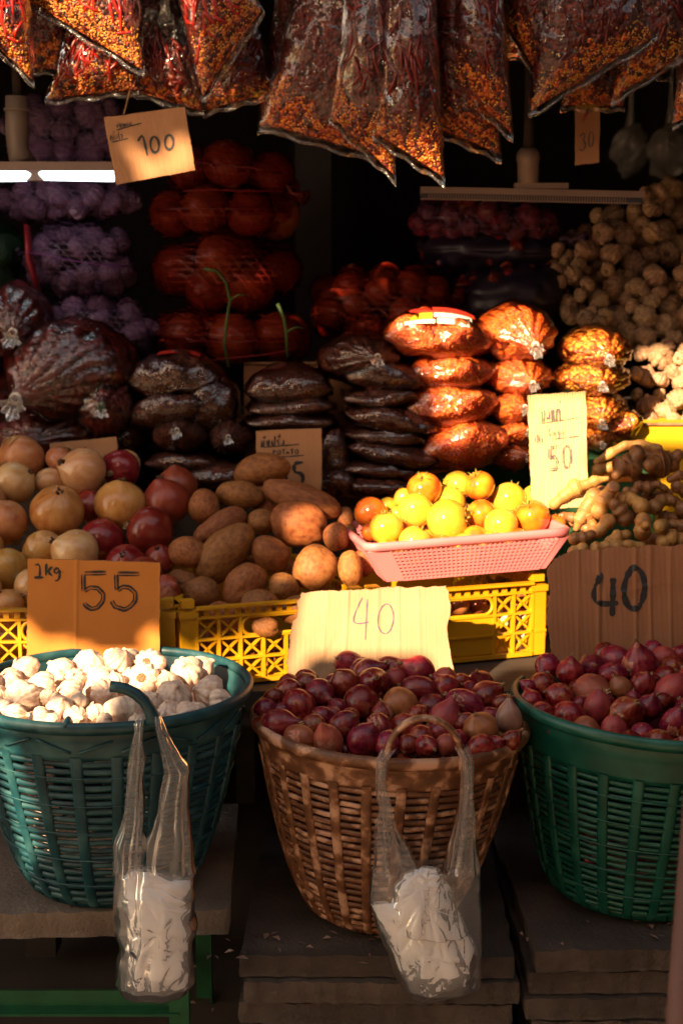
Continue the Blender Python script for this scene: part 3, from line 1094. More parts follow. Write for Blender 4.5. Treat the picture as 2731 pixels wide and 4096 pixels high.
# ---------------------------------------------------------------- woven plastic baskets
def basket(name, label, c, R, H, rb, pw, m, nst, wst, nrow, band, hoops=True, handles=(), tilt=(0, 0), gap=None, a0=0.0, cross=None):
    root = empty(name, Vector(c) - Euler((tilt[0], tilt[1], 0)).to_matrix() @ Vector((0, 0, H)), (tilt[0], tilt[1], 0))
    tag(root, label, 'basket', 'woven plastic baskets at the front of the stall')

    def rad(z):
        t = np.clip(z / H, 0, 1)
        return R * (rb + (1 - rb) * t ** pw)
    # rim roll
    N = 96
    V = []
    prof = [(-.004, -.016), (.004, -.017), (.008, -.010), (.008, -.002), (.003, .003), (-.003, .002), (-.005, -.004)]
    K = len(prof)
    aa = np.linspace(0, 2 * math.pi, N, endpoint=False)
    segs = range(N)
    for a in aa:
        for (dr, dz) in prof:
            r = R + dr
            V.append((r * math.cos(a), r * math.sin(a), H + dz))
    F = []
    for i in segs:
        if gap and gap[0] < aa[i] < gap[1]:
            continue
        for k in range(K):
            F.append((i * K + k, i * K + (k + 1) % K, ((i + 1) % N) * K + (k + 1) % K, ((i + 1) % N) * K + k))
    MB().add(V, F).obj('rim', m, root)
    # solid band under the rim
    mb = MB()
    nv = 8
    V = []
    for side in (0, -.0035):
        for j in range(nv + 1):
            z = H - .012 - (band - .012) * j / nv
            for a in aa:
                r = rad(z) + side + (.0012 if 1 < j < 3 and side == 0 else 0)
                V.append((r * math.cos(a), r * math.sin(a), z))
    F = grid(N, nv, True) + [tuple(x + (nv + 1) * N for x in f[::-1]) for f in grid(N, nv, True)]
    F += [(nv * N + i, nv * N + (i + 1) % N, (2 * nv + 1) * N + (i + 1) % N, (2 * nv + 1) * N + i) for i in range(N)]
    mb.add(V, F)
    mb.obj('upper_band', m, root)
    # slat rings
    z1 = H - band
    z0 = .012
    per = (z1 - z0) / nrow
    for j in range(nrow):
        zc = z0 + per * (j + .5)
        V = []
        h = per * .31
        for i in range(120):
            a = 2 * math.pi * i / 120
            wob = .0009 * math.sin(a * nst + j * math.pi) + .0006 * math.sin(7 * a + j)
            zz = zc + .0006 * math.sin(5 * a + j * 1.7)
            for (dr, dz) in ((-.0028, -h), (.0004, -h), (.0010, 0), (.0004, h), (-.0028, h)):
                r = rad(zz) + dr - .0016 + wob
                V.append((r * math.cos(a), r * math.sin(a), zz + dz))
        F = [(i * 5 + k, i * 5 + (k + 1) % 5, ((i + 1) % 120) * 5 + (k + 1) % 5, ((i + 1) % 120) * 5 + k) for i in range(120) for k in range(5)]
        MB().add(V, F).obj('slat', m, root)
    # staves
    def stave_mesh(wst):
        nv = 22
        mb = MB()
        V = []
        for j in range(nv + 1):
            z = .0 + (H - band + .006) * j / nv
            ww = wst * (.62 + .38 * rad(z) / R)
            r = rad(z)
            for (x, y) in ((-.5, -.0035), (-.5, .0008), (-.28, .0026), (0, .003), (.28, .0026), (.5, .0008), (.5, -.0035)):
                V.append((r + y - .5 * (x * ww) ** 2 / max(r, .01), x * ww, z))
        F = [(j * 7 + k, j * 7 + (k + 1) % 7, (j + 1) * 7 + (k + 1) % 7, (j + 1) * 7 + k) for j in range(nv) for k in range(7)]
        mb.add(V, F)
        return mb.mesh('stave', m)
    sm = stave_mesh(wst)
    for k in range(nst):
        link('stave', sm, root, (0, 0, 0), (0, 0, a0 + 2 * math.pi * k / nst))
    if hoops:
        for z in np.linspace(.05, H - band - .03, 5):
            pts = [(rad(z) * math.cos(a) + .0025 * math.cos(a), rad(z) * math.sin(a) + .0025 * math.sin(a), z) for a in np.linspace(0, 2 * math.pi, 97)]
            MB().tube(pts, .0013, 5, cap=False).obj('hoop', m, root)
    if cross:                                             # raised slanted strips on the band
        for k in range(nst):
            a = a0 + 2 * math.pi * (k + .5) / nst
            pts = []
            for q in np.linspace(-1, 1, 6):
                aa_ = a + q * math.pi / nst * .8
                z = H - band * .62 + q * band * .16 * (1 if k % 3 else -1)
                r = rad(z) + .0012
                pts.append((r * math.cos(aa_), r * math.sin(aa_), z))
            MB().tube(pts, .0035, 6, flat=.6).obj('raised_strip', m, root)
    # bottom
    mb = MB()
    r0 = rad(0) + .002
    ring = [(r0 * math.cos(a), r0 * math.sin(a), z) for z in (0, .014) for a in aa]
    mb.add(ring, [(i, (i + 1) % N, N + (i + 1) % N, N + i) for i in range(N)] + [tuple(range(N))[::-1], tuple(N + i for i in range(N))])
    mb.obj('base', m, root)
    return root, rad


# left teal basket
TE_C = D(250, 1572, 0.0)
TE_C.y = 0.0
TE_C.z = .698
teal, te_rad = basket('woven_basket', 'teal woven plastic basket heaped with white garlic, its handle broken', TE_C, .233, .338, .56, .62, M['teal'], 22, .019, 19, .062, cross=True, a0=.07)
# its broken handle: one foot and a free end, the other foot only a stub
pts = [P(614, 2890, -.226), P(612, 2868, -.228), P(600, 2838, -.230), P(576, 2803, -.231), P(545, 2776, -.232), P(508, 2757, -.232), P(470, 2748, -.233), P(443, 2746, -.233)]
mb = MB().tube([p - teal.location for p in pts], [.0145, .0125, .0112, .0105, .0102, .01, .01, .0102], 10, flat=.85)
mb.obj('broken_handle', M['teal'], teal)
mb = MB().tube([P(272, 2895, -.222) - teal.location, P(273, 2876, -.222) - teal.location, P(274, 2868, -.222) - teal.location], [.020, .012, .006], 8, flat=.4)
mb.obj('handle_stub', M['teal'], teal)

# middle brown basket
BR_C = D(895, 1640, 0.0)
BR_C.z = .640
BR_C.y = 0.0
brown, br_rad = basket('woven_basket', 'worn brown woven plastic basket heaped with red shallots', BR_C, .226, .340, .46, .55, M['brown'], 25, .0165, 22, .054, tilt=(0, R_(2.6)), hoops=False)
hp = []
for k in range(15):
    a = math.pi * k / 14
    hp.append(P(1697 - 150 * math.cos(a), 3050 - 178 * math.sin(a) ** .9 + (25 if k in (0, 14) else 0), -.222) - brown.location)
bi = brown.rotation_euler.to_matrix().transposed()
hp = [bi @ p for p in hp]
MB().tube(hp, .0095, 10, flat=.55).obj('handle', M['brown'], brown)
brown_handle = hp

# right green basket
GR_C = D(1492, 1625, .04)
GR_C.y = .04
GR_C.z = .655
green, gr_rad = basket('woven_basket', 'green woven plastic basket of shallots with a torn rim at its back', GR_C, .228, .335, .60, .6, M['green'], 24, .018, 20, .078, tilt=(R_(0), R_(3.5)), gap=(2.35, 2.62))

# ---------------------------------------------------------------- stands under the baskets
def slab(p, size, m, label, rot=0.0, seed=0):
    """rough concrete slab with chipped edges"""
    L, W, T = size
    mb = MB()
    nx, ny = 60, 14
    top = []
    u, v = uvgrid(nx, ny)
    x = (u - .5) * L
    y = (v - .5) * W
    e = np.minimum.reduce([u * L, (1 - u) * L, v * W, (1 - v) * W])
    q = np.stack([x, y, np.full_like(x, seed * 1.3)], 1)
    n1 = nz(q, seed + 3, 14, 3)
    z = T + .0010 * n1 - .0022 * np.exp(-e / .004) * (1 + .9 * nz(q, seed + 9, 38, 3))
    nV = len(x)
    xb = x + .002 * nz(q, seed + 5, 20, 2) * (e < 1e-6)
    yb = y + .0035 * nz(q, seed + 6, 25, 2) * (e < 1e-6)
    V = np.concatenate([np.stack([xb, yb, z], 1)])
    F = grid(nx, ny)
    mb.add(V, F)
    # sides
    per = [i for i in range(nx + 1)] + [j * (nx + 1) + nx for j in range(1, ny + 1)] + [ny * (nx + 1) + i for i in range(nx - 1, -1, -1)] + [j * (nx + 1) for j in range(ny - 1, 0, -1)]
    ring = V[per]
    lay = [ring]
    for f in (.75, .5, .25, 0):
        r2 = ring.copy()
        r2[:, 2] = ring[:, 2] * f if f else 0
        c = np.array([0, 0, 0])
        k = 1 + .004 * nz(np.stack([r2[:, 0] * 1, r2[:, 1], r2[:, 2] + seed], 1), seed + 11, 30, 2) + .0015 - (.006 if f == 0 else 0)
        r2[:, :2] *= k[:, None]
        lay.append(r2)
    n = len(per)
    F2 = []
    for j in range(4):
        F2 += [(j * n + i, (j + 1) * n + i, (j + 1) * n + (i + 1) % n, j * n + (i + 1) % n) for i in range(n)]
    F2.append(tuple(4 * n + i for i in range(n)))
    mb.add(np.concatenate(lay), F2)
    o = mb.obj('concrete_slab', m, None, True, p)
    o.rotation_euler.z = rot
    tag(o, label, 'concrete slab', 'concrete paving slabs under the baskets')
    kind(o, 'thing')
    return o


levels = ['topmost', 'second from the top', 'third from the top', 'fourth from the top', 'fifth from the top', 'sixth from the top', 'lowest']
TK = .0405
ztop = .640 - .340 - .002
for k in range(7):
    slab((.0625 + .006 * math.sin(k * 2), .095 + .004 * math.cos(k * 3), ztop - TK * (k + 1) + .001), (.437, .54, TK - .0018), M['concrete'],
         'grey concrete slab, %s in the pile under the brown basket' % levels[k], R_(-1.2 + .5 * math.sin(k)), 10 + k)
    slab((.482 + .005 * math.cos(k * 2), .12 + .004 * math.sin(k * 2), ztop + .016 - TK * (k + 1) + .001), (.375, .60, TK - .0018), M['concrete'],
         'grey concrete slab, %s in the pile under the green basket' % levels[k], R_(1.2 + .6 * math.cos(k * 1.7)), 30 + k)
lz = .698 - .338
slab((-.58, .09, lz - .046), (.78, .48, .045), M['concrete_pale'], 'thick pale concrete slab under the teal basket on the green steel frame', R_(2.5), 50)
fr = empty('steel_stand', (-.56, .04, 0))
tag(fr, 'chipped green steel stand holding the pale slab', 'stand')


def angle_iron(a, b, s=.03, t=.004, name='rail'):
    mb = MB()
    a = Vector(a)
    b = Vector(b)
    mb.bar(a + Vector((0, 0, s / 2)), b + Vector((0, 0, s / 2)), t, s, up=(0, 1, 0))
    mb.bar(a + Vector((0, s / 2, s)), b + Vector((0, s / 2, s)), s - t, t, up=(0, 1, 0))
    return mb.obj(name, M['green_steel'], fr, False)


ty = lz - .046 - .034
for y in (-.12, .18):
    angle_iron((-.36, y, ty + .014), (.298, y, ty + .014), .018)
for y in (-.19, .18):
    angle_iron((-.36, y, .176), (.298, y, .176), name='lower_rail')
for x in (-.36, .298):
    mb = MB()
    mb.bar((x, .17, ty + .015), (x, -.17, ty + .015), .004, .03, up=(1, 0, 0))
    mb.obj('side_rail', M['green_steel'], fr, False)
    for y in (-.197, .215):
        mb = MB()
        h = ty + .028
        mb.box((x, y, h / 2), (.016, .002, h / 2))
        mb.box((x + (.014 if x > 0 else -.014), y + .014 * (1 if y < 0 else -1), h / 2), (.002, .012, h / 2))
        mb.obj('leg', M['green_steel'], fr, False)

# bits of dry peel on the slabs and floor
mb = MB()
rs = np.random.RandomState(5)
for k in range(46):
    if k < 20:
        x, y, z = rs.uniform(-.22, .22), rs.uniform(-.21, -.1), ztop + .004
    elif k < 30:
        x, y, z = rs.uniform(.27, .6), rs.uniform(-.18, -.08), ztop + .018
    else:
        x, y, z = rs.uniform(-.32, -.1), rs.uniform(-.1, .4), .006
    a = rs.rand() * 6.28
    L = rs.uniform(.004, .011)
    dx, dy = math.cos(a) * L, math.sin(a) * L
    mb.add([(x - dx, y - dy, z), (x + dy * .4, y - dx * .4, z + .002), (x + dx, y + dy, z + .003 * rs.rand()), (x - dy * .5, y + dx * .5, z + .004)], [(0, 1, 2, 3)])
kind(mb.obj('garlic_peel', M['skin_flake'], None, False), 'stuff')

# ---------------------------------------------------------------- yellow crates
CANG = math.atan2(.247, .69)


def crate(label, p, ang, W, Dp, H, panel, cols_l=2, cols_r=2):
    root = empty('plastic_crate', p, (0, 0, ang))
    tag(root, label, 'crate', 'yellow plastic crates')
    m = M['crate']
    pw = .030
    for x in (pw / 2, W - pw / 2):
        for y in (pw / 2, Dp - pw / 2):
            mb = MB()
            mb.box((x, y, H / 2 - .010), (pw / 2, pw / 2, H / 2 - .010))
            mb.box((x, y, H - .014), (pw / 2 + .003, pw / 2 + .003, .006))
            mb.box((x, y, H + .006), (pw / 2 - .003, pw / 2 - .003, .007))
            mb.box((x, y, .05), (pw / 2 + .0015, pw / 2 + .0015, .003))
            mb.obj('corner_post', m, root, False)

    def side(a, b, name, full):
        """lattice between two posts seen from outside; a, b are floor points"""
        a = Vector(a)
        b = Vector(b)
        L = (b - a).length
        dx = (b - a) / L
        nrm = Vector((dx.y, -dx.x, 0))

        def pt(x, z, o=0):
            return a + dx * x + Vector((0, 0, z)) + nrm * o

        def bar(x0, z0, x1, z1, t=.005, d=.008, o=0.0, mb=None):
            mb.bar(pt(x0, z0, o), pt(x1, z1, o), t, d, up=tuple(nrm))
        top = MB()
        bar(0, H - .0025, L, H - .0025, .005, .016, .003, top)
        bar(0, H - .021, L, H - .021, .004, .010, .002, top)
        nh = int(L / .020)
        for k in range(nh + 1):
            x = L * k / nh
            bar(x, H - .019, x, H - .005, .0105, .005, -.001, top)
        top.obj('top_rail', m, root, False)
        cw = .042
        hx0, hx1 = cw * cols_l, L - cw * cols_r
        zt = H - .023
        hh = .040
        mb = MB()
        bar(0, .004, L, .004, .008, .012, .002, mb)
        rz = [.008, .008 + (zt - hh - .008) / 2, zt - hh, zt]
        for z in rz[1:3]:
            bar(0, z, L, z, .0045, .009, .0012, mb)
        xs_l = [cw * k for k in range(cols_l + 1)]
        xs_r = [L - cw * k for k in range(cols_r + 1)][::-1]
        mid = []
        if hx1 - hx0 > cw * 1.5 and not (panel and full):
            nm = max(2, round((hx1 - hx0) / cw))
            mid = [hx0 + (hx1 - hx0) * k / nm for k in range(nm + 1)]
        for x in xs_l + xs_r:
            bar(x, .006, x, zt, .006, .010, .0005, mb)
        for x in mid[1:-1]:
            bar(x, .006, x, rz[2], .006, .010, .0005, mb)

        def cell(x0, z0, x1, z1):
            for s in ((x0, z0, x1, z1), (x0, z1, x1, z0)):
                bar(s[0], s[1], s[2], s[3], .0042, .006, -.0012, mb)
            q = .22
            bar(x0 + (x1 - x0) * q, z0, x0 + (x1 - x0) * q * 0, z0 + (z1 - z0) * q, .003, .006, -.002, mb)
            bar(x1 - (x1 - x0) * q, z0, x1, z0 + (z1 - z0) * q, .003, .006, -.002, mb)
            bar(x0 + (x1 - x0) * q, z1, x0, z1 - (z1 - z0) * q, .003, .006, -.002, mb)
            bar(x1 - (x1 - x0) * q, z1, x1, z1 - (z1 - z0) * q, .003, .006, -.002, mb)
        for X_ in (xs_l, xs_r):
            for i in range(len(X_) - 1):
                for j in range(3):
                    cell(X_[i], rz[j], X_[i + 1], rz[j + 1])
        for i in range(len(mid) - 1):
            for j in range(2):
                cell(mid[i], rz[j], mid[i + 1], rz[j + 1])
        kind(mb.obj('lattice', m, root, False), 'stuff')
        # rounded hand hole
        r = hh / 2 - .002
        zc = (rz[2] + rz[3]) / 2
        hpnt = []
        for k in range(13):
            an = math.pi / 2 + math.pi * k / 12
            hpnt.append(pt(hx0 + .004 + r + r * math.cos(an), zc + r * math.sin(an), .002))
        for k in range(13):
            an = -math.pi / 2 + math.pi * k / 12
            hpnt.append(pt(hx1 - .004 - r + r * math.cos(an), zc + r * math.sin(an), .002))
        hpnt.append(hpnt[0])
        MB().tube(hpnt, .0038, 6, cap=False).obj('hand_hole', m, root)
        if panel and full:
            c = pt((hx0 + hx1) / 2, (rz[0] + rz[2]) / 2, .001)
            mb = MB()
            mb.box(c, ((hx1 - hx0) / 2 - .003, .002, (rz[2] - rz[0]) / 2 - .003))
            mb.obj('label_panel', m, root, False)
    side((pw, .004, 0), (W - pw, .004, 0), 'front', True)
    side((W - .004, pw, 0), (W - .004, Dp - pw, 0), 'right', False)
    side((.004, Dp - pw, 0), (.004, pw, 0), 'left', False)
    mb = MB()
    mb.box((W / 2, Dp / 2, .005), (W / 2 - .012, Dp / 2 - .012, .004))
    mb.obj('floor_panel', m, root, False)
    mb = MB()
    mb.box((W / 2, Dp - .006, H / 2), (W / 2 - pw, .003, H / 2 - .004))
    mb.obj('back_panel', m, root, False)
    return root


CZ = .612
CH = .152
cx0 = (PZ(415 * DS, 1398 * DS, CZ + CH))
crate('yellow crate full of potatoes with a lattice front', (cx0.x, cx0.y, CZ), CANG, .362, .48, CH, False)
dirx = Vector((math.cos(CANG), math.sin(CANG), 0))
c3 = cx0 + dirx * .368
crate('yellow crate under the pink basket of tomatoes with a blank label panel', (c3.x, c3.y, CZ), CANG, .385, .40, CH, True)
crate('yellow crate full of large onions, behind the sign reading 55', (cx0.x - .012 - .40, cx0.y - .003, CZ), R_(1.5), .40, .50, CH, False)
tb = MB()
tb.box((-.28, .80, -.02), (1.36, .54, .018))
tb.box((-.28, .28, -.055), (1.36, .012, .016))
o = tb.obj('market_table', M['dark_wood'], None, False, (0, 0, CZ - .003))
tag(o, 'dark wooden table board carrying the yellow crates', 'table')
lg = MB()
for x in (-1.5, -.6, .3, 1.0):
    for y in (.40, 1.2):
        MB().box((x, y, -.31), (.03, .03, .272)).obj('leg', M['dark_wood'], o, False)

# crates at the right, under the ginger
cg = D(1275, 1345, .60)
crate('yellow crate under the heap of ginger, mostly behind the brown board', (.47, .56, CZ), R_(6), .5, .5, CH, False)
# ---------------------------------------------------------------- heaps
def sh(x, y, r, k='shallot', n=None, ab=(1, 1), dY=0.0, lab=None):
    return dict(x=x, y=y, r=r, k=k, n=n, ab=ab, dY=dY, lab=lab)


def c6(x, y, r, *a, **k):
    return sh(1000 + x * .7334, 2550 + y * .7334, r * .7334, *a, **k)


def c7(x, y, r, *a, **k):
    return sh(1980 + x * .479, 2500 + y * .479, r * .479, *a, **k)


BROWN = [
    c6(545, 150, 72, n=(-.5, .3, .4), lab='reddest shallot at the top of the heap, against the pale board'), c6(610, 180, 65), c6(310, 240, 65, n=(-.8, 0, .6)), c6(215, 260, 58), c6(205, 300, 68, n=(.7, .5, .5)), c6(320, 262, 58),
    c6(380, 305, 76, n=(.5, -.3, .8)), c6(455, 255, 55), c6(520, 258, 78, n=(-.6, .8, .3), lab='shallot with a frayed dry neck beside the topmost shallot'), c6(640, 200, 78), c6(675, 255, 88, n=(.1, .35, .9), lab='deep red shallot with its cut neck facing out near the top'),
    c6(780, 172, 80, ab=(.8, 1.1), n=(.8, -.2, .3)), c6(790, 222, 56, 'shallot_pink'), c6(925, 190, 84), c6(918, 278, 82, ab=(.82, 1.3), n=(.95, -.15, .3), lab='long glossy shallot lying on its side near the top of the heap'),
    c6(1065, 225, 58, 'shallot_pink'), c6(1075, 276, 66), c6(1150, 240, 45), c6(1255, 262, 72), c6(1290, 330, 88, n=(.7, .65, .2), lab='shallot with a thick brown neck at the right back rim'),
    c6(1165, 355, 84, ab=(.85, 1.3), n=(.9, -.4, .3), lab='long wine red shallot with a dark neck pointing right'), c6(995, 397, 88), c6(1060, 455, 92, 'shallot_pink', n=(.35, .9, .1), lab='pinkish shallot pointing up behind the basket handle'),
    c6(815, 362, 92, 'shallot_brown', n=(.3, -.75, .6), lab='orange brown striped shallot in the middle of the heap'), c6(600, 362, 100, n=(.9, -.1, -.2), lab='largest round purple red shallot in the middle of the heap'), c6(260, 370, 90, n=(.4, -.7, .6)),
    c6(160, 482, 90, n=(.85, .2, .5), lab='shallot with a pale torn patch by the left rim'), c6(85, 395, 64), c6(345, 487, 66), c6(265, 552, 74, 'shallot_brown', n=(.95, -.1, .3), lab='light orange brown shallot on the front left rim'), c6(425, 568, 82, 'shallot_pink', ab=(.95, 1.1), n=(-.3, .8, .5)),
    c6(510, 490, 80), c6(608, 566, 86, ab=(.95, 1.12), n=(.6, .75, .2), lab='dark egg-shaped shallot leaning right on the front rim'), c6(700, 492, 74, n=(.2, -.6, .7)), c6(840, 482, 72, ab=(.9, 1.2), n=(.9, 0, .4)), c6(930, 552, 70), c6(748, 580, 62),
    c6(1408, 442, 72, 'shallot_grey', ab=(.95, 1.08), n=(0, .9, .1), lab='greyish smooth shallot standing against the right rim'), c6(1260, 508, 92, 'shallot_brown', n=(-.3, .75, .5), lab='dirty brown shallot at the right of the handle'), c6(1425, 560, 50), c6(1255, 600, 68), c6(1305, 432, 52),
    c6(960, 592, 58), c6(1070, 582, 58, 'shallot_pink'), c6(390, 432, 58), c6(548, 432, 48), c6(478, 385, 50), c6(1180, 470, 58), c6(62, 480, 48), c6(1040, 525, 66), c6(1335, 585, 50), c6(860, 590, 56), c6(720, 415, 56), c6(910, 420, 50), c6(170, 400, 48),
    c6(1200, 290, 52), c6(1370, 360, 50), c6(130, 330, 50), c6(450, 420, 46), c6(1130, 560, 55)]
GREEN = [
    c7(440, 335, 98, n=(-.5, -.3, .7)), c7(620, 400, 112, n=(.1, .95, .1), lab='glossy shallot with a pointed neck standing up at the back left'), c7(400, 495, 108), c7(275, 512, 56), c7(300, 640, 92), c7(390, 742, 98, n=(-.6, .4, .6)), c7(545, 605, 112),
    c7(805, 575, 155, 'shallot_pink', ab=(1.05, .9), n=(.5, .2, .75), lab='largest pale pink shallot in the middle of the green basket'), c7(845, 705, 112, 'shallot_pink', ab=(.95, 1.22), n=(.2, .95, .1), lab='tall orange pink shallot leaning on the largest one'),
    c7(610, 760, 116, n=(.8, -.1, .5), lab='crimson shallot with a bright glint low at the left'), c7(755, 885, 112, 'shallot_brown', n=(.2, -.7, .7), lab='orange brown shallot on the front rim'), c7(985, 895, 108, 'shallot_pink', ab=(1, 1.05), n=(0, .9, .3), lab='dull tan shallot with a ragged peel on the front rim'),
    c7(1095, 738, 138, n=(.2, .5, .8), lab='large dark wine shallot right of the middle'), c7(970, 420, 102), c7(810, 372, 112, n=(0, .35, .9), lab='shallot with its brown dry neck facing out, at the back'), c7(755, 290, 38, 'shallot_brown', n=(0, 1, 0)), c7(1000, 292, 116, n=(.6, -.2, .6)), c7(920, 245, 98),
    c7(1205, 342, 144, n=(-.2, .9, .3), lab='big red shallot with a dark neck on top, against the brown board'), c7(1310, 212, 84), c7(1402, 282, 102, 'shallot_pink'), c7(1540, 252, 72), c7(1470, 372, 102), c7(1430, 442, 104), c7(1458, 560, 128, 'shallot_pink', n=(.6, .7, .3)),
    c7(1220, 512, 108, n=(.4, .7, .5)), c7(1040, 532, 98, 'shallot_brown'), c7(1278, 692, 98, n=(.3, .7, .5)), c7(1485, 830, 110, ab=(.95, 1.25), n=(.3, .8, .4)), c7(1220, 912, 98, n=(.4, -.5, .7)), c7(1120, 975, 95), c7(1360, 985, 105), c7(600, 905, 58),
    c7(1600, 700, 110), c7(1620, 480, 100), c7(1650, 900, 105), c7(1600, 1010, 90), c7(1700, 330, 90), c7(1750, 640, 100), c7(670, 520, 60), c7(930, 650, 70), c7(1150, 620, 66), c7(1380, 640, 70), c7(480, 880, 50), c7(880, 480, 60), c7(1330, 480, 60), c7(700, 660, 60)]


def shallots(items, pile, bname, group, band):
    for i in items:
        pile.add(**i) if False else pile.add(i['x'], i['y'], i['r'] * 1.1, i['dY'], k=i['k'], n=i['n'], ab=i['ab'], lab=i['lab'])
    pile.settle()
    rows(pile.items, band)
    rs = random.Random(len(items))
    for i in pile.items:
        n = i['n'] or (rs.uniform(-1, 1), rs.uniform(-.6, 1), rs.uniform(-.4, .8))
        i['rot'] = orient(*n, rs.uniform(0, 6))
        v = rs.randrange(5)
        if i['ab'][1] > 1.1:
            v = 0
        o = veg(i, 'shallot', SHAL[i['k']][v], [('neck', SNECK[v]), ('root_tuft', SROOT)])
        if rs.random() < .42:
            link('loose_skin', PEEL['r'][rs.randrange(4)], o, (0, 0, 0), (0, 0, rs.uniform(0, 6)))
        col = {'shallot': 'dark red', 'shallot_brown': 'brown', 'shallot_pink': 'pinkish', 'shallot_grey': 'greyish'}[i['k']]
        tag(o, (i['lab'] + ' in the ' + bname if i['lab'] and bname not in i['lab'] and 'green basket' not in i['lab'] and len(i['lab'].split()) < 13 else i['lab']) or '%s shallot in the %s, %s' % (col, bname, where(i)), 'shallot', group)


def fillers(n, c, radf, zr, r, mk, seed, zoff=0.0, zlo=.02, zhi=.27):
    """what shows through the slots: packed against the basket wall, and the bed under the heap"""
    rs = random.Random(seed)
    out = []
    ga = 2.399963
    for k in range(n):
        z = zlo + (zhi - zlo) * ((k * .618) % 1.0)
        a = k * ga
        q = radf(z) - r * 1.5
        out.append((c[0] + q * math.cos(a), c[1] + q * math.sin(a), zr + z))
    return out


pb = Pile((3000, -.165), (2650, .14))
shallots(BROWN, pb, 'brown basket', 'shallots heaped in the brown basket', 55)
pg = Pile((2985, -.125), (2610, .17))
shallots(GREEN, pg, 'green basket', 'shallots heaped in the green basket', 55)


def bed(bk, radf, H, zr, r, meshes, name, label, cat, group, seed, n_wall, top):
    rs = random.Random(seed)
    c, zr = (0, 0, 0), 0
    MX = bk.matrix_basis
    P0 = [(x, y, z) for (x, y, z) in fillers(n_wall, c, radf, zr, r, None, seed, zhi=H - .055) if y < c[1] + .05]
    for q, m in ((.55, 9), (.0, 1), (.8, 14)):
        for k in range(m):
            a = k / m * 6.283 + q
            P0.append((c[0] + q * (radf(H) - r) * math.cos(a), c[1] + q * (radf(H) - r) * math.sin(a), zr + H - top - rs.random() * .01))
    for (x, y, z) in P0:
        o = link(name, meshes[rs.randrange(len(meshes))], None, MX @ Vector((x, y, z)), (rs.uniform(0, 6), rs.uniform(0, 6), rs.uniform(0, 6)), (r, r, r))
        tag(o, label, cat, group)


bed(brown, br_rad, .34, .30, .032, SHAL['shallot'], 'shallot', 'red shallot deep in the brown basket, glimpsed through its slots', 'shallot', 'shallots deep in the brown basket', 3, 60, .045)
bed(green, gr_rad, .335, .32, .032, SHAL['shallot'], 'shallot', 'red shallot deep in the green basket, glimpsed through its slots', 'shallot', 'shallots deep in the green basket', 4, 56, .045)
bed(teal, te_rad, .338, .36, .036, GAR, 'garlic_bulb', 'garlic bulb deep in the teal basket, glimpsed through its slots', 'garlic bulb', 'garlic deep in the teal basket', 5, 56, .05)

# garlic in the teal basket
GL = [(150, 280, 98, (-.6, .6, .4), 'garlic bulb with flaking skin at the back left, against the teal rim'), (60, 335, 80), (250, 395, 108, (-.8, .3, .3)), (140, 455, 115, (-.3, -.2, .9), 'big smooth garlic bulb low at the left of the teal basket'), (370, 285, 92, (-.5, .7, .4)),
      (570, 240, 108, (.3, .8, .4), 'garlic bulb with a split neck just left of the topmost one'), (610, 345, 118, (-.4, .8, .3), 'biggest bright garlic bulb in the middle of the teal basket'), (745, 225, 95, (.6, .5, .3), 'topmost garlic bulb with deep cloves, against the orange board'), (805, 205, 75), (950, 250, 102, (.3, -.3, -.9), 'garlic bulb with a yellow broken base near the right back'),
      (905, 345, 105, (.1, -.3, -.95), 'garlic bulb showing its round root plate'), (1170, 290, 108, (.0, .6, .7), 'garlic bulb with torn neck at the right back'), (1275, 265, 88, (.6, .6, 0)), (1300, 420, 110, (-.8, .3, .3), 'smooth shaded garlic bulb near the right rim'), (1095, 440, 118, (.2, .75, .6), 'garlic bulb with an open papery neck, right of the handle'),
      (1390, 480, 88, (.9, .2, .2), 'shaded garlic bulb resting against the right rim'), (1060, 540, 86), (1190, 555, 88, (.8, .4, .2)), (940, 480, 80), (770, 545, 118, (.2, -.9, .3), 'garlic bulb with pronounced cloves right under the broken handle'), (660, 430, 92), (430, 420, 92), (380, 510, 88, (.3, .8, .4)), (590, 555, 76), (480, 578, 78),
      (270, 588, 78), (110, 575, 88), (10, 530, 78), (-10, 430, 70), (1050, 350, 78), (650, 605, 58), (1230, 530, 58), (820, 330, 76), (500, 470, 60), (330, 590, 50), (-60, 360, 80), (-100, 480, 85), (-160, 400, 80), (-90, 570, 80), (-200, 520, 80), (310, 460, 60), (720, 350, 70), (470, 330, 70), (1100, 590, 50), (860, 600, 55)]
pt_ = Pile((2880, -.165), (2620, .13))
for q in GL:
    pt_.add(q[0] * .6378, 2500 + q[1] * .6378, q[2] * .6378, n=q[3] if len(q) > 3 else None, lab=q[4] if len(q) > 4 else None)
pt_.settle(tol=.82)
rows(pt_.items, 50)
rs = random.Random(3)
for i in pt_.items:
    i['rot'] = orient(*(i['n'] or (rs.uniform(-1, 1), rs.uniform(-.3, 1), rs.uniform(-.3, .8))), rs.uniform(0, 6))
    o = veg(i, 'garlic_bulb', GAR[rs.randrange(6)], [('root_plate', GDISC[rs.randrange(3)])])
    o.scale = o.scale * 1.08
    lab = i['lab']
    if lab and 'teal' not in lab:
        lab += ' in the teal basket'
    tag(o, lab or 'white garlic bulb in the teal basket, %s' % where(i), 'garlic bulb', 'garlic heaped in the teal basket')

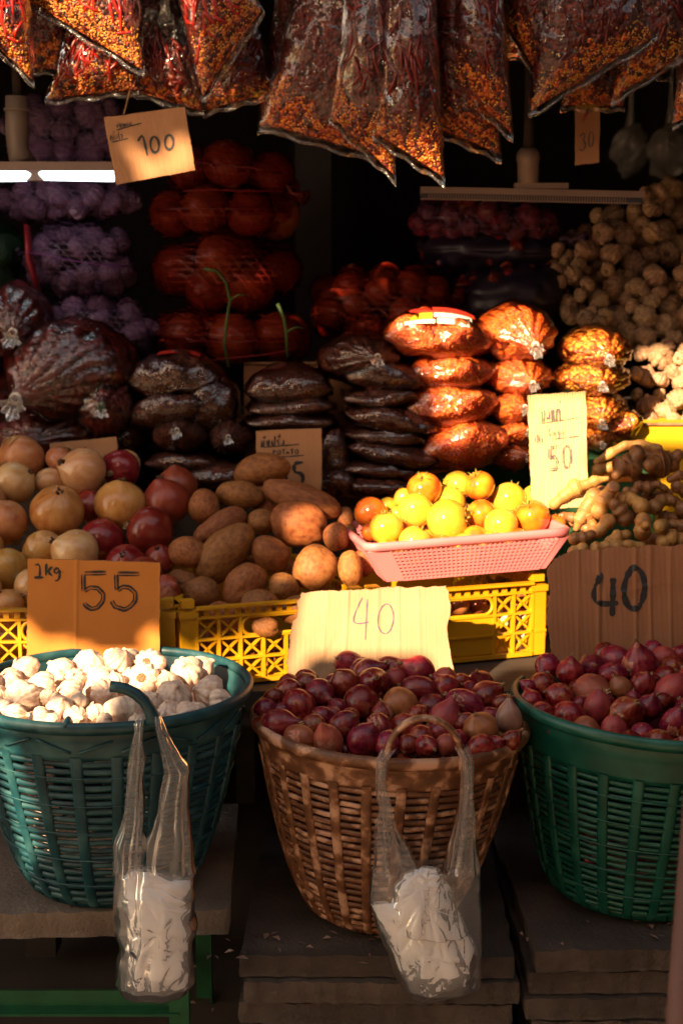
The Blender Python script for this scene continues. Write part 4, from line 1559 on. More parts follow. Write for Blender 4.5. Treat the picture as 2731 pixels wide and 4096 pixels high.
# large onions
OL = [(165, 265, 185, 'onion_pink', (.3, .2, -.5), 'pinkish brown onion at the top left of the onion heap'), (110, 455, 172, 'onion_white', (.8, .5, .2), 'pale onion at the left edge, below the pinkish brown one'), (40, 770, 192, 'onion_pink', (-.4, .7, .2), 'reddish onion cut off by the left edge, above the olive one'),
      (400, 455, 128, 'onion_white', (.2, .8, -.4), 'small pale onion wedged left of the topmost onion', .06), (470, 280, 118, 'onion_pink', (.6, .8, -.2), 'pink onion with its neck up, half behind the topmost onion', .05), (660, 368, 190, 'onion_white', (-.75, .35, .55), 'topmost pale onion with a dark brown scar at its upper left'),
      (945, 345, 155, 'onion_red', (.3, .2, -.6), 'shiny red onion right of the topmost pale onion'), (990, 310, 118, 'onion_white', (.5, .3, -.5), 'pale onion peeking out behind the shiny red onion', .06), (455, 680, 216, 'onion_yellow', (.18, .72, .62), 'yellow streaked onion with a dark neck facing up, left of the middle'),
      (948, 628, 208, 'onion_yellow', (.1, .93, .3), 'plain yellow onion with a brownish neck on top, in the middle'), (1310, 612, 192, 'onion_brown', (-.2, .8, .2), 'brown red onion at the right end of the heap'), (1390, 490, 165, 'onion_brown', (-.2, .9, .2), 'dull brown red onion behind, at the far right of the heap', .05),
      (1170, 832, 205, 'onion_red', (.97, -.2, .2), 'large dark red onion with its neck pointing right'), (800, 910, 190, 'onion_red', (.2, .8, -.3), 'pinkish red onion with wrinkled skin above the sign'), (600, 1005, 195, 'onion_white', (-.8, .45, .4), 'pale onion with a dark root and a black speck, just above the sign'),
      (335, 985, 165, 'onion_yellow', (-.7, .5, .4), 'brownish yellow onion with a dark neck at the upper left of the sign'), (985, 1090, 165, 'onion_red', (.0, .5, .85), 'red onion with its black neck facing out, at the top of the sign'), (60, 1130, 172, 'onion_yellow', (-.5, .3, -.5), 'olive yellow onion at the left edge'),
      (262, 1270, 155, 'onion_white', (.3, .3, -.5), 'pale onion half hidden by the left side of the sign'), (55, 1415, 140, 'onion_yellow', (-.3, .8, .5), 'onion with a frayed dark neck low at the left crate rim'), (720, 640, 140, 'onion_red', (.2, .5, .3), 'deep shaded red onion in the gap at the middle of the heap', .05),
      (1300, 1300, 130, 'onion_brown', (.5, .3, .3), 'dark onion at the right side of the sign'), (620, 1290, 160, 'onion_yellow', (0, .4, .5), None), (940, 1330, 160, 'onion_red', (0, .4, .5), None), (450, 1400, 150, 'onion_yellow', (0, .4, .5), None), (1130, 1180, 150, 'onion_brown', (0, .4, .5), None),
      (1250, 1060, 130, 'onion_red', (0, .3, .3), None, .05), (-120, 600, 170, 'onion_pink', (0, .5, .3), None), (-140, 950, 170, 'onion_yellow', (0, .5, .3), None), (-150, 1280, 170, 'onion_white', (0, .5, .3), None)]
po = Pile((2460, .335), (1835, .70))
for q in OL:
    po.add(q[0] * .5102, 1700 + q[1] * .5102, q[2] * .5102, q[6] if len(q) > 6 else 0, k=q[3], n=q[4], lab=q[5])
po.settle(tol=.9)
rs = random.Random(8)
for j, i in enumerate(po.items):
    i['rot'] = orient(*i['n'], rs.uniform(0, 6))
    v = rs.randrange(3)
    o = veg(i, 'onion', ON[i['k']][v], [('neck', ONECK[v]), ('root_tuft', SROOT)])
    if j % 3 == 0:
        link('loose_skin', PEEL['t' if i['k'] in ('onion_white', 'onion_yellow', 'onion_pink') else 'r'][j % 3], o, (0, 0, 0), (0, 0, j * 1.7))
    tag(o, i['lab'] or ('large onion in the heap, hidden behind the sign reading 55' if i['x'] > 0 else 'large onion at the left end of the heap, beyond the picture edge'), 'onion', 'large onions in the left crate')

# potatoes: (x, y, long, short, angle in the picture, label)
PL = [(730, 235, 200, 135, -5, 'round potato on top of the heap, in front of the potato sign'), (535, 428, 188, 112, 10, 'knobbly potato with a round bump at its left end'), (280, 520, 140, 125, 80, 'dull potato at the upper left of the heap, behind the slim one'), (1045, 462, 340, 135, 17, 'longest potato with a reddish right end, at the upper right'), (395, 668, 235, 112, -28, 'slim potato slanting up to the right'),
      (715, 642, 112, 105, 0, 'small potato with a deep eye left of the half sunlit one'), (1010, 656, 232, 180, 18, 'large potato half in sun and half in shade'), (430, 878, 262, 175, -42, 'largest smooth potato slanting up in the middle of the heap'), (790, 888, 165, 125, 40, 'potato with a dark bruise right of the largest one'), (150, 880, 150, 132, 20, 'dark potato at the left edge of the heap, next to the red onion'),
      (580, 1155, 215, 148, -48, 'heart-shaped potato in the front row above the crate rim'), (240, 1205, 158, 128, 10, 'squat potato at the front left corner of the crate'), (890, 1152, 130, 125, 0, 'potato with an oval scar left of the sunlit one'), (1135, 1005, 188, 168, 100, 'fully sunlit yellow potato above the torn board'), (1300, 760, 115, 100, 90, 'potato with a bright spot between the half sunlit one and the tomatoes'),
      (1410, 770, 115, 70, 85, 'orange lit potato edge next to the pink basket', .04), (1420, 1015, 155, 105, 80, 'sunlit potato with a dark curved shadow at the right end'), (1510, 965, 110, 80, 70, 'reddish lit potato squeezed against the pink basket', .03), (1370, 600, 80, 70, 60, 'dark potato at the right end behind the longest one', .05), (100, 1095, 120, 90, 20, 'very dark potato low at the left in the gap between crates', .05),
      (700, 1300, 160, 120, 10, None), (1000, 1330, 150, 120, -20, None), (420, 1390, 150, 110, 20, None), (750, 1465, 110, 80, 10, 'potato seen through the hand hole of the crate'), (540, 780, 130, 110, 0, None, .07), (880, 1010, 120, 100, 0, None, .07), (560, 1000, 120, 100, 0, None, .08), (760, 530, 120, 90, 20, None, .06), (1150, 1330, 140, 120, 0, None, .03), (1350, 1300, 140, 110, 30, None, .03)]
pp = Pile((2440, .36), (1870, .72))
for q in PL:
    pp.add(680 + q[0] * .5102, 1760 + q[1] * .5102, q[3] * .5102, q[6] if len(q) > 6 else 0, el=q[2] / q[3], ang=q[4], lab=q[5])
for i in pp.items:
    i['rd'] = 1.0
pp.settle(tol=.92)
rs = random.Random(12)
for i in pp.items:
    a = -R_(i['ang'])
    i['rot'] = orient(math.cos(a), math.sin(a), rs.uniform(-.25, .25), rs.uniform(0, 6))
    i['ab'] = (1, i['el'])
    o = veg(i, 'potato', POT[rs.randrange(6)], [])
    tag(o, i['lab'] or 'potato deep in the heap, mostly behind other potatoes', 'potato', 'potatoes in the middle crate' if i['lab'] else 'potatoes deep in the heap')
# potatoes and onions seen through the crate lattices
for k, (x, y, r, Y) in enumerate([(905, 2585, 42, .38), (1015, 2590, 44, .39), (1090, 2640, 46, .42), (960, 2660, 45, .38), (860, 2660, 44, .36), (1150, 2560, 44, .45), (820, 2560, 38, .35)]):
    o = link('potato', POT[k % 6], None, P(x, y, Y), (k, k * 2, k * 3), (r * mpp(Y),) * 3)
    o.scale.z *= 1.2
    tag(o, 'potato inside the crate, glimpsed through its lattice front', 'potato', 'potatoes behind the crate lattice')
for k, (x, y, r, Y) in enumerate([(30, 2560, 70, .37), (95, 2545, 60, .38), (20, 2480, 60, .37), (660, 2520, 60, .38)]):
    o = link('onion', ON[('onion_pink', 'onion_red')[k % 2]][k % 3], None, P(x, y, Y), (k, k * 2, k * 3), (r * mpp(Y),) * 3)
    tag(o, 'onion inside the left crate, glimpsed through its lattice front', 'onion', 'onions behind the crate lattice')
for k, (x, y, r, Y) in enumerate([(1835, 2425, 42, .50), (1905, 2420, 40, .53), (1980, 2415, 42, .55), (2070, 2410, 42, .58), (2140, 2400, 42, .60), (2090, 2480, 44, .58), (2160, 2480, 42, .62), (2085, 2550, 44, .58), (2150, 2545, 42, .60), (2190, 2420, 40, .62), (2030, 2470, 40, .57), (1770, 2430, 40, .48)]):
    if k < 5:
        o = link('shallot', SHAL['shallot_brown'][k % 5], None, P(x, y, Y), (k, k * 2, k), (r * mpp(Y),) * 3)
        tag(o, 'brown shallot in the crate under the tomatoes, glimpsed through its slots', 'shallot', 'shallots behind the lattice of the crate')
    else:
        o = link('garlic_bulb', GAR[k % 6], None, P(x, y, Y), (k, k * 2, k), (r * mpp(Y),) * 3)
        tag(o, 'pale garlic bulb in the crate under the tomatoes, behind its lattice', 'garlic bulb', 'garlic behind the lattice of the crate')

# pink basket
A = P(1463, 2177, .395)
B = P(2285, 2111, .480)
ang = math.atan2(B.y - A.y, B.x - A.x)
WB = (B - A).length
DB = .27
ex_ = (B - A).normalized()
ey_ = Vector((0, 0, 1)).cross(ex_).normalized()
ez_ = ex_.cross(ey_)
zb = CZ + CH + .012
HB = A.z - zb
pk = empty('plastic_basket', A - ez_ * HB, Matrix((ex_, ey_, ez_)).transposed().to_euler())
tag(pk, 'pink plastic tray basket with square holes, full of yellow tomatoes', 'basket')
ins = .045


def rrect(x0, y0, x1, y1, r, n=6):
    out = []
    for (cx, cy, a) in ((x1 - r, y0 + r, -90), (x1 - r, y1 - r, 0), (x0 + r, y1 - r, 90), (x0 + r, y0 + r, 180)):
        for k in range(n + 1):
            an = R_(a + 90 * k / n)
            out.append((cx + r * math.cos(an), cy + r * math.sin(an)))
    return out


def loop(prof, m, name):
    V = []
    for (off, z) in prof:
        V += [(x, y, z) for x, y in rrect(-off, -off, WB + off, DB + off, .025 + max(off, -.02))]
    n = len(V) // len(prof)
    F = [(j * n + i, j * n + (i + 1) % n, (j + 1) * n + (i + 1) % n, (j + 1) * n + i) for j in range(len(prof) - 1) for i in range(n)]
    return MB().add(V, F).obj(name, m, pk)


loop([(-.012, HB - .020), (-.004, HB - .018), (.002, HB - .014), (.004, HB - .004), (0, HB), (-.006, HB), (-.010, HB - .006), (-.012, HB - .020)], M['pink'], 'rim')


def grid_side(p0, p1, q0, q1, nh, nv, name, ml=.045, mr=.02):
    """tapered wall of square holes: p top edge, q bottom edge"""
    p0, p1, q0, q1 = map(Vector, (p0, p1, q0, q1))

    def at(u, v):
        return (p0.lerp(p1, u)).lerp(q0.lerp(q1, u), v)
    mb = MB()
    L = (p1 - p0).length
    ul, ur = ml / L, 1 - mr / L
    nn = (p1 - p0).cross(q0 - p0).normalized()
    for (a, b) in ((0, ul), (ur, 1)):
        V = [at(a, 0), at(b, 0), at(b, 1), at(a, 1)]
        V2 = [x + nn * .003 for x in V]
        mb.add([tuple(x) for x in V + V2], [(0, 1, 2, 3), (7, 6, 5, 4), (0, 4, 5, 1), (1, 5, 6, 2), (2, 6, 7, 3), (3, 7, 4, 0)])
    for k in range(nh + 1):
        u = ul + (ur - ul) * k / nh
        mb.bar(at(u, .02), at(u, 1), .0030, .0026, up=tuple(nn))
    for k in range(nv + 1):
        v = .10 + .88 * k / nv
        mb.bar(at(ul, v), at(ur, v), .0036, .0020, up=tuple(nn))
    kind(mb.obj(name, M['pink'], pk, False), 'stuff')


i_ = .03
zt = HB - .018
grid_side((.004, .006, zt), (WB - .004, .006, zt), (ins, .03, 0), (WB - ins, .03, 0), 34, 8, 'front_grid')
grid_side((.006, DB - .01, zt), (.006, .01, zt), (ins, DB - .03, 0), (ins, .032, 0), 18, 9, 'side_grid', .02, .02)
grid_side((WB - .006, .01, zt), (WB - .006, DB - .01, zt), (WB - ins, .032, 0), (WB - ins, DB - .03, 0), 18, 9, 'side_grid', .02, .02)
grid_side((WB - .01, DB - .006, zt), (.01, DB - .006, zt), (WB - ins, DB - .03, 0), (ins, DB - .03, 0), 30, 7, 'back_grid')
MB().box((WB / 2, DB / 2, .003), (WB / 2 - ins, DB / 2 - .03, .003)).obj('base', M['pink'], pk, False)

# tomatoes
TL = [(250, 545, 116, 'tomato_yellow', (-.1, .9, .1), 'yellow tomato in the front left corner of the pink basket'), (455, 420, 122, 'tomato_yellow', (.4, .3, -.6), 'tall yellow tomato second from the left in the middle row'), (515, 272, 116, 'tomato_orange', (-.2, .75, .6), 'orange tomato at the back left with a dark calyx on top'),
      (375, 335, 70, 'tomato_yellow', (0, .6, -.5), 'small yellow tomato peeking out at the back left', .05), (450, 640, 112, 'tomato_yellow', (.5, .85, .1), 'yellow tomato low on the front rim with a curled stem'), (676, 490, 146, 'tomato_yellow', (.95, .15, .25), 'largest yellow tomato in front with its calyx at the right'),
      (690, 365, 112, 'tomato_yellow', (.3, .9, -.1), 'yellow tomato behind the largest one', .03), (745, 252, 104, 'tomato_yellow', (-.9, .1, .4), 'yellow tomato at the top with its calyx at the left'), (900, 250, 103, 'tomato_orange', (-.4, .8, .4), 'orange tomato at the top with a green calyx'), (912, 452, 106, 'tomato_orange', (-.9, .3, .4), 'yellow and red tomato in the middle with its calyx at the left'),
      (1050, 522, 116, 'tomato_yellow', (.3, .2, -.9), 'yellow tomato on the front rim right of the middle'), (868, 612, 88, 'tomato_orange', (0, -.5, -.5), 'orange red tomato low between the two front ones', .02), (1105, 345, 118, 'tomato_yellow', (.4, .6, -.5), 'smooth pale yellow tomato at the back right of the middle'), (1268, 465, 122, 'tomato_orange', (-.35, .85, .4), 'orange red tomato at the front right with a star calyx'),
      (1290, 330, 92, 'tomato_yellow', (-.3, .8, .4), 'yellow tomato with a green stem at the back right', .04), (1430, 520, 72, 'tomato_red', (.2, .5, .2), 'shaded tomato in the right corner of the pink basket', .02), (145, 440, 115, 'tomato_red', (-.3, -.7, .2), 'orange red tomato on the left rim', .05), (262, 400, 72, 'tomato_yellow', (0, .5, -.5), 'greenish tomato behind the orange red one at the left', .09), (335, 450, 58, 'tomato_yellow', (0, .5, -.5), 'small yellow tomato wedged behind the front left one', .03),
      (150, 570, 70, 'tomato_red', (0, .5, 0), None, .04), (990, 345, 70, 'tomato_orange', (0, .5, 0), None, .05), (1150, 500, 90, 'tomato_red', (0, .5, 0), None, .05), (600, 600, 90, 'tomato_orange', (0, .5, 0), None, .05), (780, 440, 80, 'tomato_orange', (0, .5, 0), None, .06), (350, 560, 80, 'tomato_orange', (0, .5, 0), None, .05)]
ptm = Pile((2180, .455), (1930, .63))
for q in TL:
    x = 1400 + q[0] * .574
    ptm.add(x, 1800 + q[1] * .574, q[2] * .574 * 1.05, (q[6] if len(q) > 6 else 0) + (x - 1600) * mpp(.45) * math.tan(ang) * .9, k=q[3], n=q[4], lab=q[5])
ptm.settle(tol=.9)
rs = random.Random(4)
for j, i in enumerate(ptm.items):
    i['rot'] = orient(*i['n'], rs.uniform(0, 6))
    o = veg(i, 'tomato', TOM[i['k']][j % 3], [('calyx', CAL[j % 4])])
    tag(o, i['lab'] or 'tomato deep in the pink basket under the others', 'tomato', 'tomatoes in the pink basket' if i['lab'] else 'tomatoes deep in the pink basket')
for k in range(11):                                     # bottom layer behind the holes
    x = .06 + (WB - .12) * (k % 6 + .5 * (k // 6)) / 5.6
    y = .068 + .05 * (k // 6)
    p = pk.matrix_basis @ Vector((x, y, .045))
    o = link('tomato', TOM[('tomato_yellow', 'tomato_orange', 'tomato_red')[k % 3]][k % 3], None, p, (k, k * 2, k), (.034,) * 3)
    tag(o, 'tomato in the bottom layer, showing only through the basket holes', 'tomato', 'tomatoes behind the holes of the pink basket')

# ginger rhizomes: knobbly chains of swollen joints
def ginger(label, chains, Y, m='ginger', cut=None, dY=()):
    s = .3827
    c = chains[0][0]
    base = P(2131 + c[0] * s, 1700 + c[1] * s, Y)
    mb = MB()
    sd = int(c[0] * 7 + c[1])
    rs = np.random.RandomState(sd % 9999)
    for ch in chains:
        pts = [P(2131 + q[0] * s, 1700 + q[1] * s, Y + (q[3] if len(q) > 3 else 0)) - base for q in ch]
        rad = [q[2] * s * mpp(Y) for q in ch]
        path, rr = [], []
        tot = 0
        for i in range(len(pts) - 1):
            n = 18
            for k in range(n):
                t = k / n
                path.append(pts[i].lerp(pts[i + 1], t))
                e = t * t * (3 - 2 * t)
                waist = 1 - .16 * math.sin(math.pi * t) ** 2
                rr.append((rad[i] * (1 - e) + rad[i + 1] * e) * waist)
        path.append(pts[-1])
        rr.append(rad[-1])
        # rounded ends
        d0 = (path[0] - path[1]).normalized()
        d1 = (path[-1] - path[-2]).normalized()
        pre = [path[0] + d0 * rr[0] * f for f in (.95, .8, .5)]
        prer = [rr[0] * f for f in (.22, .58, .86)]
        post = [path[-1] + d1 * rr[-1] * f for f in (.5, .8, .95)]
        postr = [rr[-1] * f for f in (.86, .58, .22)]
        path = pre + path + post
        rr = prer + rr + postr
        for i in range(len(rr)):                        # growth rings
            rr[i] *= 1 - .055 * math.exp(-((i % 5 - 2) / .6) ** 2)
        t_ = MB().tube(path, rr, 16)
        V = np.concatenate(t_.v)
        cen = np.repeat(np.array([tuple(p) for p in path]), 16, 0)
        k = 1 + .09 * nz(V, sd + 1, 22, 3)
        mb.add(cen + (V - cen) * k[:, None], t_.f)
    o = mb.obj('ginger_root', M[m], None, True, base)
    tag(o, label, 'ginger root', 'ginger roots heaped at the right')
    for (x, y, r, nx, ny) in (cut or []):
        t = MB()
        p = P(2131 + x * s, 1700 + y * s, Y - .012) - base
        rad = r * s * mpp(Y)
        d = (RT * nx + UP * ny - FW).normalized()
        t.tube([p - d * .008, p, p + d * .0015], [rad, rad, rad * .92], 16, flat=.9)
        t.obj('cut_face', M['ginger_cut'], o)
    # ring scars at the finger ends
    return o


ginger('long sunlit ginger root lying over the top of the heap', [[(670, 385, 42), (800, 300, 55), (960, 215, 52), (1130, 205, 60), (1300, 250, 55)], [(690, 465, 72), (830, 440, 62)]], .74)
ginger('large dark ginger root with a ringed end, at the top of the heap', [[(865, 520, 56, -.02), (930, 440, 120), (1020, 420, 150), (1090, 300, 80)]], .66, 'ginger_dark')
ginger('biggest brown ginger root with a blunt scarred end, top right', [[(1215, 420, 80, -.03), (1320, 400, 165), (1440, 380, 120), (1510, 310, 62)], [(1080, 275, 80), (1180, 320, 66), (1300, 350, 90)]], .68, 'ginger_dark')
ginger('bright sunlit ginger finger reaching left to the tomatoes', [[(215, 830, 58), (310, 750, 68), (450, 655, 100), (560, 620, 60), (640, 590, 66), (770, 560, 28)]], .60)
ginger('sunlit ginger root with short fingers in the middle', [[(640, 740, 92), (560, 860, 86), (490, 990, 74), (450, 1080, 34)], [(560, 930, 70), (620, 1040, 55)]], .57)
ginger('ginger root with a flat cut end, half in sun', [[(840, 650, 70), (730, 790, 105), (690, 900, 92)], [(780, 1010, 88, -.03), (690, 1110, 78, -.03)]], .56, cut=[(845, 640, 66, .5, .5)])
ginger('brown ginger knob with a shiny bulge beside the cut one', [[(850, 830, 66), (900, 890, 96), (955, 975, 92)]], .54, 'ginger_dark')
ginger('ginger root with two blunt fingers pointing at the viewer', [[(930, 770, 74), (1010, 770, 82), (1130, 850, 92, -.03)]], .57)
ginger('dark ginger root right of the middle', [[(1270, 860, 88, -.02), (1340, 790, 76), (1440, 790, 62)]], .59, 'ginger_dark')
ginger('ginger root at the right edge of the heap', [[(1560, 880, 92, -.02), (1480, 800, 60), (1400, 760, 50)]], .60, 'ginger_dark')
ginger('fat ginger stub with a round bud, above the board', [[(1150, 1000, 92), (1140, 1110, 104)], [(1180, 1050, 46, -.04), (1160, 1070, 50)]], .50)
ginger('round ginger finger end facing the viewer', [[(1330, 1060, 80, -.04), (1360, 1040, 70, .04)]], .50)
ginger('ginger chunk just above the right end of the board', [[(1370, 1215, 88), (1450, 1180, 104), (1560, 1200, 80)]], .47)
ginger('ginger root low at the left, behind the pink basket corner', [[(430, 1190, 70), (530, 1180, 88), (600, 1150, 60)]], .48, 'ginger_dark')
ginger('striped ginger knob above the middle of the board', [[(800, 1220, 62), (890, 1170, 90), (970, 1150, 60)]], .47)
ginger('ginger end at the left corner of the board', [[(430, 1330, 76), (520, 1290, 64)]], .43)
ginger('long low ginger root along the top of the board', [[(660, 1290, 76), (760, 1270, 62), (880, 1265, 72), (1000, 1250, 58), (1130, 1270, 54)]], .43)
ginger('dark ginger pieces behind, at the middle right', [[(1100, 640, 60), (1200, 655, 74), (1300, 620, 40), (1370, 660, 42), (1440, 715, 26)], [(980, 690, 48), (1070, 690, 54)]], .63, 'ginger_dark')
ginger('thin ginger root at the far right, in shadow', [[(1430, 570, 40), (1530, 520, 52), (1620, 560, 60)], [(1500, 640, 70), (1600, 700, 80)]], .66, 'ginger_dark')
for (x, y, r, Y) in [(1150, 560, 90, .70), (750, 700, 90, .66), (1250, 760, 100, .66), (1420, 960, 90, .60), (1050, 960, 90, .60), (600, 1080, 70, .57), (1250, 1180, 90, .55), (350, 950, 60, .62), (1500, 1040, 80, .56), (340, 1000, 55, .63)]:
    ginger('ginger piece deep in the heap, mostly behind others', [[(x - 50, y, r * .8), (x + 60, y + 20, r)]], Y, 'ginger_dark')['group'] = 'ginger deep in the heap'

# old garlic heaped at the right
RG = [(1180, 130, 100), (960, 170, 62), (1060, 150, 80), (680, 350, 90), (550, 350, 60), (600, 500, 90), (795, 510, 95), (870, 330, 80), (1000, 280, 62), (1110, 490, 100), (1020, 500, 80), (1250, 370, 90), (1170, 280, 72), (330, 530, 65), (400, 560, 68), (500, 640, 85), (430, 650, 72), (670, 665, 85), (300, 690, 70), (200, 640, 60), (150, 760, 65), (210, 820, 60), (340, 860, 75), (230, 920, 60), (860, 770, 105), (1050, 860, 92), (900, 980, 100), (690, 970, 110), (590, 890, 88), (560, 790, 78), (470, 930, 60), (400, 1030, 55), (550, 1080, 85), (1260, 590, 82), (1140, 660, 90), (1000, 690, 88),
      (1235, 970, 90), (1275, 830, 72), (1160, 1130, 105), (960, 1212, 95), (700, 1222, 108), (850, 1125, 62), (300, 1110, 88), (310, 1200, 80), (450, 1230, 70), (565, 1270, 60), (820, 1352, 90), (1130, 1300, 104), (1245, 1230, 72), (1010, 1075, 70), (1150, 930, 60), (760, 640, 68), (640, 800, 58), (740, 860, 58), (620, 1200, 60), (1350, 480, 90), (1370, 700, 90), (1360, 1000, 90), (1350, 1150, 90), (1380, 250, 90), (450, 480, 60), (720, 440, 60), (930, 420, 65), (500, 1180, 60), (250, 1020, 55), (820, 880, 60), (950, 600, 60), (1080, 1000, 60), (780, 1060, 60), (260, 760, 55), (380, 760, 60)]
RL = [(970, 1390, 102, (.8, .5, .2), 'sunlit garlic bulb lying on its side at the top left of the bright ones'), (1212, 1420, 92, (0, .5, -.7), 'sunlit garlic bulb at the right, topmost of the bright ones'), (930, 1520, 76, (-.5, .8, .2), 'sunlit garlic bulb with a pointed neck at the left of the bright ones'), (1095, 1545, 106, (.1, .2, .95), 'sunlit garlic bulb with its star of cloves facing out'), (1245, 1570, 52, None, 'small sunlit garlic bulb by the right picture edge'),
      (960, 1720, 100, (.4, .8, .2), 'tall sunlit garlic bulb at the left of the bright middle row'), (1090, 1745, 72, (.4, .9, .1), 'sunlit garlic bulb with a long neck in the bright middle row'), (1192, 1700, 80, (.4, -.5, .6), 'sunlit garlic bulb at the right of the bright middle row'), (980, 1960, 95, (-.3, .9, .3), 'sunlit garlic bulb standing neck up in the lower bright row'), (1130, 2010, 82, (.1, .9, .3), 'slim sunlit garlic bulb in the lower bright row'), (1232, 1930, 90, None, 'sunlit garlic bulb at the right of the lower bright row'), (1010, 2110, 80, (.9, .1, .3), 'sunlit garlic bulb lying on the yellow carton, left'),
      (1210, 2110, 80, (.8, .2, .3), 'sunlit garlic bulb lying on the yellow carton, right'), (1250, 1780, 60, None, None), (890, 1880, 52, None, None), (1080, 1880, 58, None, None), (1330, 1500, 90, None, None), (1340, 1700, 90, None, None), (1330, 1900, 90, None, None), (1340, 2090, 90, None, None), (870, 1700, 55, None, None), (1150, 1460, 60, None, None)]
pr_ = Pile((1690, 1.10), (760, 1.48))
for (x, y, r) in RG:
    pr_.add(2131 + x * .4677, 700 + y * .4677, r * .4677 * 1.2, n=None, lab=None, lit=0)
for (x, y, r, n, lab) in RL:
    pr_.add(2131 + x * .4677, 700 + y * .4677, r * .4677 * 1.15, n=n, lab=lab, lit=1)
# second layer behind the first
rs = random.Random(21)
for (x, y, r) in RG[::2]:
    pr_.add(2131 + (x + rs.uniform(20, 90)) * .4677, 700 + (y + rs.uniform(10, 80)) * .4677, r * .4677, .085, n=None, lab='old garlic bulb deep in the hanging heap, mostly behind others', lit=2)
pr_.settle(tol=.84)
shade = [i for i in pr_.items if i['lit'] == 0]
rows(shade, 70)
for i in pr_.items:
    i['rot'] = orient(*(i['n'] or (rs.uniform(-1, 1), rs.uniform(-.8, .8), rs.choice((-1, 1)) * rs.uniform(.3, 1))), rs.uniform(0, 6))
    o = veg(i, 'garlic_bulb', GARO[rs.randrange(6)], [('root_plate', GDISC[rs.randrange(3)])])
    if i['lit'] == 0:
        tag(o, 'brown garlic bulb in the tall heap, %s' % where(i), 'garlic bulb', 'old garlic in the tall heap')
    else:
        tag(o, i['lab'] or 'sunlit garlic bulb squeezed between the bright ones', 'garlic bulb', 'old garlic in the tall heap' if i['lit'] == 1 else 'garlic deep in the tall heap')
# ---------------------------------------------------------------- handwriting: strokes in a unit box, y down
def arc(cx, cy, rx, ry, a0, a1, n=14):
    return [(cx + rx * math.cos(R_(a0 + (a1 - a0) * k / n)), cy + ry * math.sin(R_(a0 + (a1 - a0) * k / n))) for k in range(n + 1)]


